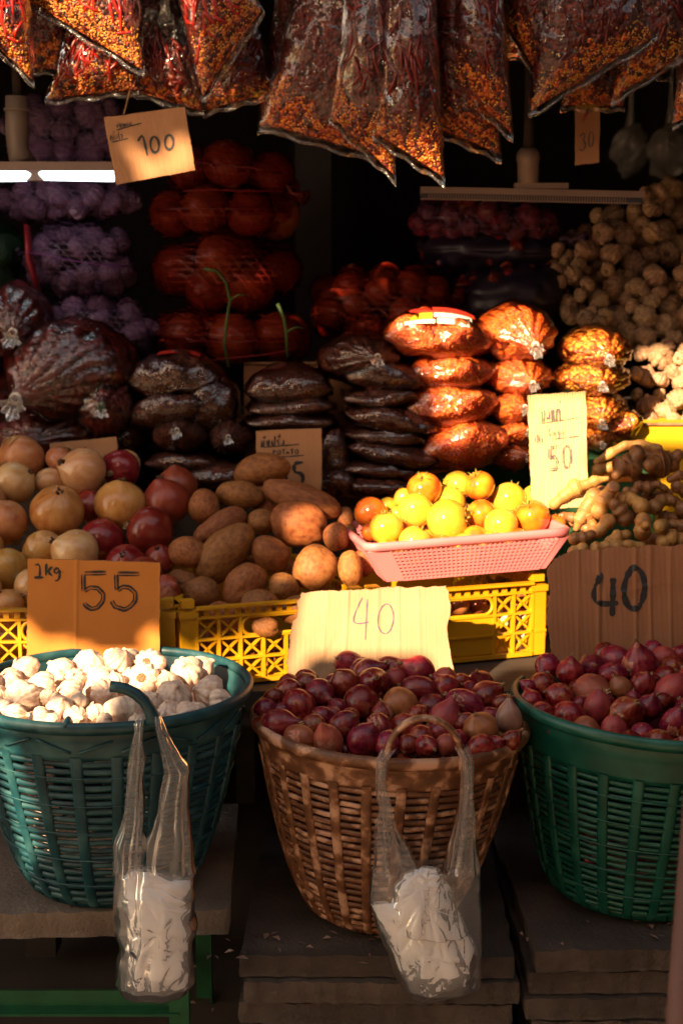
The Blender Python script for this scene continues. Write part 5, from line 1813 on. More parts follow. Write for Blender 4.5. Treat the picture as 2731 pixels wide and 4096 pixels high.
G = {
    '0': (.62, [arc(.31, .5, .29, .5, -100, 262, 22)]),
    '1': (.3, [[(0, .28), (.2, 0), (.2, 1)], [(-.02, 1), (.42, 1)]]),
    'i1': (.3, [[(0, .28), (.2, 0), (.2, 1)]]),
    '3': (.55, [[(.02, .05), (.5, .02), (.22, .4)] + arc(.25, .68, .28, .3, -80, 140, 10)]),
    '4': (.72, [[(.5, 0), (0, .66), (.72, .56)], [(.52, .26), (.47, 1.12)]]),
    '5': (.7, [[(.08, .14), (.05, .5)] + arc(.28, .66, .38, .34, -120, 115, 14) + [(.02, .83)], [(.1, .06), (.68, .03)]]),
    'k': (.42, [[(.02, 0), (.02, 1)], [(.38, .38), (.04, .68), (.42, 1)]]),
    'g': (.5, [arc(.24, .62, .2, .26, -30, -330, 12), [(.44, .4), (.45, 1.05), (.3, 1.36), (.12, 1.3)]]),
    '.': (.2, [[(.06, .66), (.1, .68)]]),
    'P': (.55, [[(.05, 0), (.02, 1)], [(.04, .05), (.45, .08), (.48, .35), (.35, .5), (.04, .52)]]),
    'O': (.7, [arc(.33, .5, .32, .45, -90, 270, 16)]),
    'T': (.62, [[(0, .05), (.6, .03)], [(.3, .05), (.3, 1)]]),
    'A': (.6, [[(0, 1), (.28, 0), (.56, 1)], [(.1, .65), (.46, .65)]]),
    'G': (.62, [arc(.32, .5, .3, .47, -50, -330, 14) + [(.6, .58), (.36, .58)]]),
    'i': (.2, [[(.08, .45), (.08, 1)], [(.08, .2), (.1, .24)]]),
    'n': (.5, [[(.03, .45), (.03, 1)], [(.03, .62), (.2, .45), (.38, .55), (.4, 1)]]),
    'e': (.48, [[(.05, .7), (.42, .66), (.36, .46), (.16, .46), (.04, .72), (.16, .98), (.42, .92)]]),
    'r': (.36, [[(.04, .45), (.04, 1)], [(.04, .65), (.18, .46), (.34, .5)]]),
    ' ': (.3, []),
    # Thai letters
    'ก': (.62, [[(.02, 1), (.02, .42), (.14, .3), (.02, .18), (.16, .02), (.42, .02), (.55, .2), (.55, 1)]]),
    'ข': (.62, [[(.2, .16), (.1, .06), (.02, .16), (.12, .28), (.2, .16), (.1, .5), (.1, .96), (.5, .96), (.5, .02)]]),
    'ง': (.55, [[(.3, .16), (.4, .05), (.48, .16), (.38, .26), (.3, .16)], [(.48, .16), (.42, .98), (.02, .55)]]),
    'น': (.66, [[(.02, .14), (.1, .03), (.18, .14), (.1, .24), (.02, .14)], [(.18, .14), (.16, .98), (.48, .74), (.48, .02)], [(.48, .74), (.6, .86), (.5, .98), (.44, .84)]]),
    'ม': (.66, [[(.02, .14), (.1, .03), (.18, .14), (.1, .24), (.02, .14)], [(.18, .14), (.18, .84), (.08, .97), (.02, .85), (.18, .8), (.52, .96), (.52, .02)]]),
    'ร': (.46, [[(.16, .9), (.24, .98), (.32, .9), (.24, .8), (.16, .9)], [(.32, .9), (.3, .36), (.05, .3), (.1, .06), (.3, .14), (.42, .02)]]),
    'ฝ': (.74, [[(.02, .14), (.1, .03), (.18, .14), (.1, .24), (.02, .14)], [(.16, .16), (.14, .98), (.36, .5), (.56, .98), (.6, -.4)]]),
    'พ': (.7, [[(.02, .14), (.1, .03), (.18, .14), (.1, .24), (.02, .14)], [(.14, .2), (.16, .98), (.34, .35), (.5, .98), (.6, .02)]]),
    'ห': (.66, [[(.02, .14), (.1, .03), (.18, .14), (.1, .24), (.02, .14)], [(.18, .14), (.18, .98)], [(.18, .6), (.46, .28), (.56, .1), (.46, .02), (.4, .14), (.5, .3), (.54, .98)]]),
    'อ': (.6, [[(.14, .34), (.22, .24), (.14, .14), (.05, .26), (.06, .9), (.2, .98), (.48, .92), (.5, .2), (.34, .02), (.1, .08)]]),
    'ว': (.46, [[(.3, .9), (.38, .98), (.44, .88), (.36, .8), (.3, .9)], [(.44, .88), (.42, .2), (.26, .02), (.04, .12)]]),
    'ใ': (.42, [[(.34, .98), (.3, .2), (.08, -.1), (.16, -.45), (.38, -.4), (.36, -.16), (.2, -.2)]]),
    'โ': (.42, [[(.26, .98), (.26, -.1), (.02, -.45), (.42, -.45)]]),
    'ญ': (.72, [[(.02, 1), (.02, .2), (.16, .02), (.32, .2), (.32, .9), (.6, .9), (.6, .02)], [(.36, 1.1), (.6, 1.15)]]),
    'ล': (.6, [[(.1, .9), (.18, .98), (.08, .98), (.04, .6), (.3, .44), (.5, .6), (.5, .98)], [(.5, .6), (.48, .18), (.28, .02), (.05, .12)]]),
    'ค': (.6, [[(.02, .98), (.02, .25), (.22, .02), (.42, .06), (.52, .25), (.52, .98)], [(.02, .86), (.2, .55), (.3, .62), (.2, .72)]]),
    'แ': (.62, [[(.1, .02), (.1, .9), (.2, .96)], [(.38, .02), (.38, .9), (.48, .96)]]),
    'ิ': (0, [[(-.56, -.14), (-.34, -.36), (-.08, -.14), (-.56, -.14)]]),
    'ึ': (0, [[(-.56, -.14), (-.34, -.36), (-.08, -.14), (-.56, -.14)], arc(-.08, -.28, .07, .08, 0, 360, 8)]),
    'ั': (0, [[(-.5, -.34), (-.42, -.2), (-.2, -.2), (.0, -.46)]]),
    '่': (0, [[(-.16, -.62), (-.16, -.4)]]),
}


def text_strokes(txt, x, y, h, asp=1.0, gap=.12):
    out = []
    for c in txt:
        w_, st = G[c]
        for s in st:
            out.append([(x + p[0] * h * asp, y + p[1] * h) for p in s])
        x += (w_ + (gap if w_ else 0)) * h * asp
    return out


def sign(label, TL, TR, BR, BL, m, writing=(), relief=None, edge=None, jag=.0015, th=.005, group=None, fold=None, seed=1, edges=True):
    """a cut board standing between four measured corners; writing = (strokes in board units 0..1, width m, material, outline)"""
    TL, TR, BR, BL = map(Vector, (TL, TR, BR, BL))
    base = (BL + BR) / 2
    W = ((TR - TL).length + (BR - BL).length) / 2
    H = ((TL - BL).length + (TR - BR).length) / 2
    ex = ((TR + BR) - (TL + BL)).normalized()
    ez = ((TL + TR) - (BL + BR)).normalized()
    ny_ = ez.cross(ex).normalized()          # points away from the viewer when ex is right and ez up
    if ny_.y < 0:
        ny_ = -ny_
    ez = (ez - ex * ez.dot(ex)).normalized()
    Mx = Matrix((ex, ny_, ez)).transposed()
    rot = Mx.to_euler()
    inv = Mx.transposed()
    c4 = [inv @ (q - base) for q in (TL, TR, BR, BL)]
    rs = np.random.RandomState(seed)
    nu, nv = 130, 50
    u, v = uvgrid(nu, nv)
    c4 = np.array([tuple(c) for c in c4])

    def at(u, v):
        u = np.asarray(u, float)[:, None]
        v = np.asarray(v, float)[:, None]
        return (c4[0] * (1 - u) + c4[1] * u) * (1 - v) + (c4[3] * (1 - u) + c4[2] * u) * v

    def rel(u, v):
        q = np.stack([u, v * .6, np.zeros_like(u)], 1)
        r = .0012 * nz(q, seed, 1.2, 3)
        if relief:
            r = r + relief(u, v)
        return r
    V = at(u, v)
    # torn outline
    if edge:
        du, dv = edge(u, v)
        V[:, 0] += du * W
        V[:, 2] -= dv * H
    q3 = np.stack([u * W, v * H, np.zeros_like(u)], 1)
    j1 = jag * nz(q3, seed + 4, 25, 4)
    b = np.minimum.reduce([u, 1 - u])
    V[:, 0] += j1 * (b < 1e-6)
    V[:, 2] += jag * nz(q3, seed + 5, 25, 4) * (np.minimum(v, 1 - v) < 1e-6)
    f = V.copy()
    f[:, 1] = V[:, 1] + rel(u, v)
    bk = f.copy()
    bk[:, 1] += th
    mb = MB()
    F = grid(nu, nv)
    n = len(f)
    mb.add(np.concatenate([f, bk]), F + [tuple(i + n for i in q[::-1]) for q in F])
    o = mb.obj('price_sign', m, None, True, base)
    o.rotation_euler = rot
    # raw edge strip with its flutes showing, a hair proud
    per = [i for i in range(nu + 1)] + [j * (nu + 1) + nu for j in range(1, nv + 1)] + [nv * (nu + 1) + i for i in range(nu - 1, -1, -1)] + [j * (nu + 1) for j in range(nv - 1, 0, -1)]
    k = len(per)
    e0 = f[per].copy()
    e1 = bk[per].copy()
    mid = (e0 + e1) / 2
    cen = f.mean(0)
    d = mid - cen
    d[:, 1] = 0
    d /= np.linalg.norm(d, axis=1)[:, None]
    mid = mid + d * (.0016 * (.4 + .6 * np.sin(np.arange(k) * 1.9)))[:, None]
    EV = np.concatenate([e0, mid, e1])
    EF = [(a * k + i, a * k + (i + 1) % k, (a + 1) * k + (i + 1) % k, (a + 1) * k + i) for a in range(2) for i in range(k)]
    MB().add(EV, EF).obj('cut_edge', M['card_edge'], o, False)
    for (strokes, wid, ink, outline) in writing:
        mb = MB()
        for s in strokes:
            # smooth the stroke
            p = np.array(s, float)
            if len(p) > 2 and not outline:
                for _ in range(2):
                    q = np.empty((len(p) * 2, 2))
                    q[0::2] = np.vstack([p[:1], .75 * p[:-1] + .25 * p[1:]])[:len(p)] if False else p
                    q[1::2] = np.vstack([(p[:-1] + p[1:]) / 2, p[-1:]])
                    p = q
                    p[1:-1] = .25 * p[:-2] + .5 * p[1:-1] + .25 * p[2:]
            # resample
            P3 = at(p[:, 0], p[:, 1])
            L = np.linalg.norm(np.diff(P3, axis=0), axis=1)
            m_ = max(3, int(L.sum() / .004))
            t = np.concatenate([[0], np.cumsum(L)])
            tt = np.linspace(0, t[-1], m_)
            pu = np.interp(tt, t, p[:, 0])
            pv = np.interp(tt, t, p[:, 1])
            X3 = at(pu, pv)
            X3[:, 1] += rel(pu, pv) - .0007
            tan = np.gradient(X3, axis=0)
            tan[:, 1] = 0
            tan /= np.linalg.norm(tan, axis=1)[:, None] + 1e-9
            nn = np.stack([-tan[:, 2], np.zeros(m_), tan[:, 0]], 1)
            ww = wid * (1 + .18 * np.sin(np.arange(m_) * .9 + rs.rand() * 6) + .1 * rs.normal(size=m_)) / 2
            ww[0] *= .6
            ww[-1] *= .5
            offs = [(0, 1.0)] if not outline else [(-outline, .30), (outline, .30), (outline * .3, .16)]
            for (oo, sc) in offs:
                cc = X3 + nn * oo
                A_ = cc + nn * (ww * sc)[:, None]
                B_ = cc - nn * (ww * sc)[:, None]
                A2, B2 = A_.copy(), B_.copy()
                A2[:, 1] += .0005
                B2[:, 1] += .0005
                mb.add(np.concatenate([A_, B_, B2, A2]), [(a * m_ + i, a * m_ + i + 1, b * m_ + i + 1, b * m_ + i) for (a, b) in ((0, 1), (1, 2), (3, 0)) for i in range(m_ - 1)])
            if outline:
                pass
        mb.obj('writing', M[ink], o, False)
    tag(o, label, 'price sign', group or 'hand written cardboard price signs')
    return o


def boxn(cx0, cy0, cx1, cy1):
    return lambda x, y: ((x - cx0) / (cx1 - cx0), (y - cy0) / (cy1 - cy0))


def flutes(k, amp):
    return lambda u, v: amp * np.sin(u * k * 2 * math.pi)


def crease(pos, d=.002, w=.006):
    return lambda u, v: sum(-dd * np.exp(-((u - p) / w) ** 2) for p, dd in pos)


# sign 55
asp = .305 / .245
w55 = [(text_strokes('1', .055, .07, .215, .46) + text_strokes('kg.', .135, .085, .195, .62, .16), .0042, 'ink', None),
       (text_strokes('5', .41, .215, .55, .42), .011, 'ink', .0036), (text_strokes('5', .65, .215, .55, .42), .011, 'ink', .0036)]
w55[0] = ([[(.055, .10), (.095, .05), (.09, .33)], [(.05, .34), (.12, .335)], [(.14, .06), (.138, .30)], [(.185, .12), (.142, .22), (.185, .30)],
           [(.235, .15), (.205, .15), (.195, .22), (.215, .27), (.238, .21), (.24, .14), (.245, .32), (.225, .40), (.205, .395)], [(.265, .225), (.268, .23)]], .0046, 'ink', None)
w55[1] = ([[(.43, .255), (.595, .235)], [(.42, .27), (.425, .56)], [(.43, .55), (.475, .49), (.53, .50), (.575, .60), (.57, .72), (.53, .83), (.485, .86), (.44, .80), (.43, .75)]], .0085, 'ink', .0030)
w55[2] = ([[(.68, .245), (.845, .24)], [(.67, .26), (.675, .53)], [(.68, .53), (.72, .465), (.77, .475), (.815, .57), (.815, .70), (.78, .80), (.735, .86), (.66, .81), (.635, .71)]], .0085, 'ink', .0030)

def remap(wr, u0, u1, v0, v1):
    return [([[(u0 + u * u1, v0 + v * v1) for u, v in s] for s in st], wd, ink, ol) for st, wd, ink, ol in wr]


w55 = remap(w55[:1], 0, 1, .033 - .05 * .45, .45) + remap(w55[1:], 0, 1, .106 - .235 * .526, .526)
sign('orange board reading 1kg. 55, stuck in the garlic basket', D(65, 1283, .245), D(368, 1292, .245), D(366, 1545, .205), D(62, 1545, .205), M['card_orange'], w55,
     relief=crease([(.37, .0014)], w=.012), seed=2, jag=.0009)
# middle sign 40
w40 = [([[(.455, .10), (.365, .475), (.505, .425)], [(.49, .125), (.485, .66)]], .0024, 'ink_blue', None), ([[(.61, .20), (.57, .28), (.56, .45), (.585, .57), (.625, .60), (.66, .52), (.675, .36), (.655, .22), (.62, .18), (.585, .24)]], .0024, 'ink_blue', None)]


w40 = remap(w40, -.042, 1.0, .087 - .10 * .81, .81)


def torn_left(u, v):
    rs = np.random.RandomState(4)
    k = np.interp(v, [0, .06, .1, .28, .32, .6, 1], [.0, -.01, -.035, -.02, -.055, -.06, -.05])
    du = k * np.clip(1 - u / .08, 0, 1) + .012 * np.sin(v * 9) * np.clip((u - .93) / .07, 0, 1) - .02 * np.exp(-((v - .02) / .03) ** 2) * np.clip((u - .9) / .1, 0, 1)
    return du, np.zeros_like(u)


def relief40(u, v):
    r = crease([(.31, .0022), (.17, .001), (.52, .0016), (.66, .0012), (.80, .0008)], w=.014)(u, v)
    r += .0018 * np.exp(-((u - .22 - .06 * np.sin(v * 5)) / .025) ** 2) * np.clip((v - .3) * 2, 0, 1)
    r += .004 * np.clip((v - .93) / .07, 0, 1) + .0003 * np.sin(u * 2 * math.pi * 46)
    return r


sign('pale torn board with a thin pen-written 40, behind the brown basket', P(1212, 2368, .265), P(1788, 2342, .265), P(1806, 2735, .212), P(1178, 2735, .212), M['card_pale'], w40, relief=relief40, edge=torn_left, jag=.003, seed=6)
# right sign 40
w4r = [([[(.36, .235), (.285, .60), (.455, .575)], [(.425, .30), (.42, .72)]], .0105, 'ink', None), ([[(.535, .19), (.495, .30), (.48, .46), (.50, .60), (.54, .67), (.585, .60), (.605, .44), (.60, .30), (.57, .205), (.52, .19)]], .0105, 'ink', None)]


w4r = remap(w4r, .213 - .285 * .965, .965, .19 - .235 * .72, .72)


def torn_top(u, v):
    d = np.interp(u, [0, .03, .06, .12, .2, 1], [.13, .06, .035, .012, 0, 0])
    dv = d * np.clip(1 - v / .5, 0, 1) + .008 * np.sin(u * 31) * (v < .02)
    du = -.01 * np.sin(v * 14) * np.clip(1 - u / .08, 0, 1)
    return du, dv


def relief40r(u, v):
    r = crease([(.27, .0022), (.29, -.0012), (.47, .0022), (.55, .0022), (.66, .0016), (.79, .002), (.16, .0012)], w=.009)(u, v)
    r += -.002 * np.exp(-((v - .34 - .05 * np.sin(u * 7)) / .02) ** 2) * np.exp(-((u - .5) / .25) ** 2) + .0002 * np.sin(u * 2 * math.pi * 60)
    return r


sign('brown torn board with a thick black 40, stuck in the green basket', P(2193, 2205, .325), P(2930, 2170, .325), P(2930, 2700, .262), P(2195, 2700, .262), M['card_brown'], w4r, relief=relief40r, edge=torn_top, jag=.003, seed=8)
# hanging sign 100
w100 = [([[(.36, .42), (.42, .33), (.44, .36), (.445, .66)]], .0048, 'ink', None), ([[(.56, .38), (.51, .44), (.50, .57), (.54, .65), (.60, .60), (.62, .48), (.59, .38), (.54, .39)]], .0048, 'ink', None),
        ([[(.74, .39), (.69, .45), (.68, .57), (.72, .64), (.78, .59), (.80, .48), (.775, .39), (.72, .40)]], .0048, 'ink', None),
        (text_strokes('พริกหอม', .13, .115, .075, .62, .1), .0022, 'ink', None), (text_strokes('ครึ่งโล', .03, .27, .085, .62, .1), .0022, 'ink', None), ([[(.12, .21), (.45, .155)], [(.04, .375), (.25, .355)]], .0022, 'ink', None)]
s100 = sign('kraft board reading 100, hanging askew beside the lit lamp', D(239, 270, .62), D(424, 246, .62), D(449, 390, .62), D(268, 424, .62), M['card_plain'], w100, relief=flutes(30, .0002), seed=11, jag=.001)
w30 = [([[(.18, .50), (.32, .44), (.44, .47), (.30, .57), (.42, .62), (.42, .72), (.28, .78), (.15, .72)], [(.62, .44), (.55, .54), (.56, .68), (.65, .74), (.74, .66), (.76, .54), (.70, .44), (.6, .45)]], .0028, 'ink_grey', None)]
s30 = sign('narrow kraft board reading 30, hanging from a red string', D(1320, 252, .78), D(1378, 240, .78), D(1374, 372, .78), D(1320, 378, .78), M['card_plain'], w30, seed=12, jag=.001)
# potato sign
wp = [(text_strokes('มันฝรั่ง', .07, .15, .135, .72, .16), .0042, 'ink', None), (text_strokes('POTATO', .26, .325, .085, 1.0, .16), .0036, 'ink', None), ([[(.11, .275), (.66, .25)], [(.25, .455), (.74, .43)]], .003, 'ink', None),
      ([[(.36, .58), (.46, .55), (.40, .70), (.48, .78), (.42, .9), (.34, .88)], [(.58, .56), (.72, .545)], [(.58, .57), (.575, .72), (.66, .70), (.73, .78), (.70, .9), (.60, .92)]], .0078, 'ink', None)]
sign('kraft board reading POTATO with Thai letters, behind the potatoes', D(588, 990, .80), D(738, 983, .80), D(738, 1125, .78), D(590, 1128, .78), M['card_plain'], wp, seed=13, jag=.0008)
wo = [(text_strokes('หัวหอมใหญ่', .08, .30, .24, .36, .06), .0038, 'ink', None)]
sign('kraft board with Thai letters, half hidden behind the large onions', D(115, 1018, .82), D(268, 1003, .82), D(272, 1110, .80), D(118, 1120, .80), M['card_plain'], wo, seed=14, jag=.0008)
wg = [(text_strokes('ขิงแก่', .22, .135, .115, 1.0, .16), .0042, 'ink_grey', None), (text_strokes('Ginger', .34, .30, .075, 1.05, .2), .0022, 'ink_grey', None), (text_strokes('i1', .10, .335, .085, 1.0), .0032, 'ink_grey', None), (text_strokes('kg', .17, .36, .055, 1.0), .002, 'ink_grey', None),
      ([[(.22, .255), (.86, .225)], [(.38, .40), (.88, .385)]], .0026, 'ink_grey', None), ([[(.36, .475), (.52, .465)], [(.355, .48), (.345, .565), (.43, .55), (.48, .60), (.45, .665), (.33, .665)]], .0095, 'ink_grey', .0026),
      ([[(.63, .465), (.585, .50), (.585, .60), (.62, .655), (.68, .65), (.72, .60), (.715, .50), (.67, .462), (.62, .47)]], .0062, 'ink_grey', .0017)]
sign('pale yellow board reading 1kg Ginger 50, standing in the ginger', D(1211, 908, .64), D(1344, 898, .64), D(1350, 1165, .60), D(1220, 1168, .60), M['card_yellow'], wg, relief=flutes(22, .0006), seed=15, jag=.0015)
# strings of the two hanging signs
for (s_, a, b, mm) in ((s100, D(285, 262, .617), D(330, 60, .62), 'neck'), (s30, D(1350, 250, .777), D(1352, 215, .78), 'cord')):
    inv = s_.matrix_basis.inverted()
    MB().tube([inv @ a, inv @ ((a + b) / 2 + Vector((.003, 0, 0))), inv @ b], .0016, 6).obj('string', M[mm], s_)
inv = s30.matrix_basis.inverted()
MB().tube([inv @ D(1350, 246, .775), inv @ D(1344, 262, .774), inv @ D(1337, 282, .774)], [.003, .003, .001], 6).obj('cord_tail', M['cord'], s30)

# ---------------------------------------------------------------- bags of chilli stacked behind
def pillow(label, cx, cy, hw, hh, Y, content='flake_red', depth=.10, tilt=0, tip=.25, seed=0, lab=None, yaw=0):
    """flat sealed bag lying in the stack, seams at its two ends; pixel centre and half sizes"""
    c = P(cx, cy, Y)
    k = mpp(Y)
    W, H = hw * k * 1.10, hh * k * 1.46
    root = empty('chilli_bag', (c.x, c.y, c.z - H), (0, -R_(tilt), R_(yaw)))
    tag(root, label, 'bag of chilli', 'bags of dried chilli stacked behind')
    rs = np.random.RandomState(seed)
    for part, sc, m in (('chilli_flakes', .95, M[content]), ('film', 1.0, M['film'])):
        nu, nv = 44, 28
        u, v = uvgrid(nu, nv, True)
        th = u * 2 * math.pi
        s = v * 2 - 1
        end = np.clip(1 - np.abs(s) ** 2.3, 0, 1)
        hp_ = end ** .72
        dp_ = .55 + .45 * end ** .5
        x = s * W * sc
        z = H * hp_ * np.sign(np.sin(th)) * np.abs(np.sin(th)) ** .72 * sc
        z = np.where(z < 0, z * .85, z)
        y = depth * dp_ * np.cos(th) * sc
        V = np.stack([x, y, z + H * .9], 1)
        q = V * np.array([1, 1, 1.6])
        n1 = nz(q, seed + 1, 9, 2)
        V += np.stack([np.zeros_like(x), .35 * n1 * H * np.cos(th) * .25, n1 * H * .14], 1)
        if part == 'film':                                  # creases running in from the seams
            cr = np.sin(th * 9 + seed) * np.abs(s) ** 3
            V[:, 2] += H * .07 * cr + .0016 * nz(V, seed + 2, 45, 2)
            V[:, 1] -= .0016 * nz(V, seed + 3, 38, 2)
            V[:, 2] += folds(V, seed + 8, 22, .0045, .006, .02, .05) * np.clip(1.2 - np.abs(s) ** 6, 0, 1)
            e = np.clip((np.abs(s) - .86) / .14, 0, 1)
            V[:, 2] += e * H * tip * rs.normal() * np.sign(s)
        F = grid(nu, nv, True)
        if part == 'chilli_flakes':
            F += [tuple(range(nu))[::-1], tuple(nv * nu + k_ for k_ in range(nu))]
        MB().add(V, F).obj(part, m, root)
    if lab:
        mb = MB()
        cols = []
        for (x0, x1, m, z0, z1) in lab:
            nn = 8
            t = MB()
            V = []
            for j in range(5):
                for i in range(nn + 1):
                    x = (x0 + (x1 - x0) * i / nn) * W
                    th = R_(90 + 88 * (z0 + (z1 - z0) * j / 4))
                    e = (1 - abs(x / W) ** 3.2) ** .62
                    V.append((x, depth * 1.0 * math.cos(th) - .003, H * .9 + H * (1 - abs(x / W) ** 2.3) ** .72 * math.sin(th) * 1.02 + .002))
            t.add(V, grid(nn, 4))
            t.obj('printed_label', M[m], root)
    return root


def knot_bag(label, cx, cy, hw, hh, Y, content='flake_red', depth=.11, kx=0, ky=0, seed=0, tie='knot', up=0):
    """bag lying with its tied mouth toward the viewer: pleats run into the knot"""
    c = P(cx, cy, Y)
    k = mpp(Y)
    W, H = hw * k * 1.08, hh * k * 1.26
    root = empty('chilli_bag', (c.x, c.y, c.z - H), (0, 0, 0))
    tag(root, label, 'bag of chilli', 'bags of dried chilli stacked behind')
    kx, ky = kx * k, -ky * k
    for part, sc, m in (('chilli_flakes', .95, M[content]), ('film', 1.0, M['film'])):
        nu, nv = 72, 26
        u, v = uvgrid(nu, nv, True)
        th = u * 2 * math.pi
        # v: 0 back .. 1 knot at the front
        rp = np.interp(v, [0, .06, .2, .45, .68, .82, .92, 1], [.05, .5, .88, 1, .86, .55, .25, .07])
        yp = np.interp(v, [0, .2, .45, .7, .85, 1], [1, .8, .1, -.55, -.82, -1.0]) * depth
        pin = np.clip((v - .5) / .5, 0, 1)
        rr = rp * (1 + pin * .13 * np.sin(th * 15 + seed + .8 * np.sin(3 * th)) * (1 if part == 'film' else .3))
        sq = 1 - .10 * np.abs(np.sin(2 * th))
        x = W * rr * np.cos(th) * sq * sc + kx * pin ** 2
        z = H * rr * np.sign(np.sin(th)) * np.abs(np.sin(th)) ** .8 * sq * sc + ky * pin ** 2
        z = np.where(z < -H * .9, -H * .9, z)
        V = np.stack([x, yp * sc, z + H], 1)
        V += (nz(V, seed + 1, 10, 2) * .06 * H)[:, None] * np.array([.6, .6, 1])
        if part == 'film':
            V += (.0018 * nz(V, seed + 2, 45, 2) + folds(V, seed + 8, 24, .0045, .006, .02, .05))[:, None]
        F = grid(nu, nv, True)
        if part == 'chilli_flakes':
            F += [tuple(range(nu))[::-1], tuple(nv * nu + k_ for k_ in range(nu))]
        MB().add(V, F).obj(part, m, root)
    # gathered mouth past the tie
    nu, nv = 40, 10
    u, v = uvgrid(nu, nv, True)
    th = u * 2 * math.pi
    r0 = min(W, H)
    rr = r0 * np.interp(v, [0, .25, .6, 1], [.09, .07, .12, .19]) * (1 + (.1 + .25 * v) * np.sin(th * 5 + seed) * np.cos(th * 2 + 1))
    V = np.stack([kx + rr * np.cos(th) * 1.1, -depth - .004 - v * r0 * .30, ky + H + rr * np.sin(th) - v * r0 * .16 + up * v * r0], 1)
    MB().add(V, grid(nu, nv, True)).obj('tied_mouth', M['knot'], root)
    pts = [(kx + r0 * .085 * math.cos(a), -depth - .004, ky + H + r0 * .085 * math.sin(a)) for a in np.linspace(0, 2 * math.pi, 13)]
    MB().tube(pts, r0 * .03, 6, cap=False).obj('tie', M['green_band'] if tie == 'green' else M['label_white'], root)
    return root


def k4(x, y):
    return 1366 + x * .8705, 1000 + y * .8705


def k3(x, y):
    return x * .871, 900 + y * .871


# right stacks (sunlit)
for (lab_, x, y, hw, hh, Y, tilt, c_, lb) in [
        ('topmost bag of chilli powder with a red, white and yellow printed label', 430, 385, 235, 92, 1.00, -2, 'flake_red', [(-.62, .62, 'label_red', .20, .42), (-.50, -.12, 'label_yellow', .43, .60), (-.10, .56, 'label_white', .43, .56), (-.60, -.08, 'label_white', .62, .72), (-.04, .26, 'label_white', .58, .72), (.36, .52, 'label_white', .58, .74)]),
        ('bag of chilli powder right under the labelled one', 490, 548, 190, 72, 1.00, 0, 'flake_red', None),
        ('bag of chilli powder third from the top, pointed at its left end', 500, 700, 205, 84, .99, 6, 'flake_red', None),
        ('big bag of chilli powder lowest in the sunlit stack', 565, 880, 210, 96, .98, 7, 'flake_red', None)]:
    cx, cy = k4(x, y)
    pillow(lab_, cx, cy, hw * .8705, hh * .8705, Y, c_, .10, tilt, seed=int(x + y), lab=lb)
for (lab_, x, y, hw, hh, Y, kx, ky, c_) in [
        ('bag of chilli powder with a white knot, top of the second sunlit column', 792, 382, 182, 124, 1.03, 65, 45, 'flake_red'), ('knotted bag second from the top in the second sunlit column', 806, 575, 158, 86, 1.02, 40, 20, 'flake_red'), ('knotted bag third from the top in the second sunlit column', 775, 725, 105, 78, 1.01, 35, -25, 'flake_red'),
        ('knotted bag fourth from the top in the second sunlit column', 790, 835, 92, 62, 1.00, 35, -30, 'flake_red'), ('lowest knotted bag beside the ginger sign', 770, 930, 105, 62, 1.00, 55, -15, 'flake_red'),
        ('bag of coarse chilli flakes with seeds, top of the column by the garlic', 1162, 455, 164, 92, 1.02, 20, 25, 'flake_seed'), ('bag of coarse chilli flakes second from the top by the garlic', 1142, 588, 170, 84, 1.01, 10, 10, 'flake_seed'), ('bag of coarse chilli flakes right of the ginger sign', 1180, 730, 125, 84, 1.00, -30, 35, 'flake_seed'),
        ('lowest bag of chilli flakes right of the ginger sign', 1170, 850, 110, 60, 1.00, -20, 10, 'flake_seed')]:
    cx, cy = k4(x, y)
    knot_bag(lab_, cx, cy, hw * .8705, hh * .8705, Y, c_, .12, kx * .87, ky * .87, seed=int(x))
cx, cy = k4(1275, 795)
pillow('bag of chilli flakes with a pointed clear corner at the right', cx, cy, 92, 50, .985, 'flake_seed', .07, 14, seed=77)
# middle stack (shaded)
for (lab_, x, y, hw, hh, tilt, c_, Y) in [
        ('dark bag of chilli powder under the crumpled clear one', 190, 575, 175, 62, -3, 'flake_shaded', .99), ('thin dark bag third from the top in the middle stack', 180, 668, 165, 45, 3, 'flake_shaded', .98), ('dark bag fourth from the top in the middle stack', 215, 762, 205, 54, -8, 'flake_shaded', .97), ('dark bag fifth from the top in the middle stack', 190, 838, 180, 44, -2, 'flake_shaded', .97),
        ('dark bag with a pointed end near the foot of the middle stack', 215, 920, 200, 52, -10, 'flake_shaded', .96), ('dark bag next to the foot of the middle stack', 150, 992, 185, 42, -3, 'flake_shaded', .96), ('lowest dark bag of the middle stack, behind the tomatoes', 150, 1062, 180, 40, 0, 'flake_shaded', .95)]:
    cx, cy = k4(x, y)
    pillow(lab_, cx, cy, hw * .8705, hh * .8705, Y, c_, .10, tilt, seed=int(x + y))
cx, cy = k4(90, 500)
knot_bag('crumpled clear bag on top of the middle stack, only partly filled', cx, cy, 170, 88, 1.00, 'flake_shaded', .12, 60, -20, seed=5)
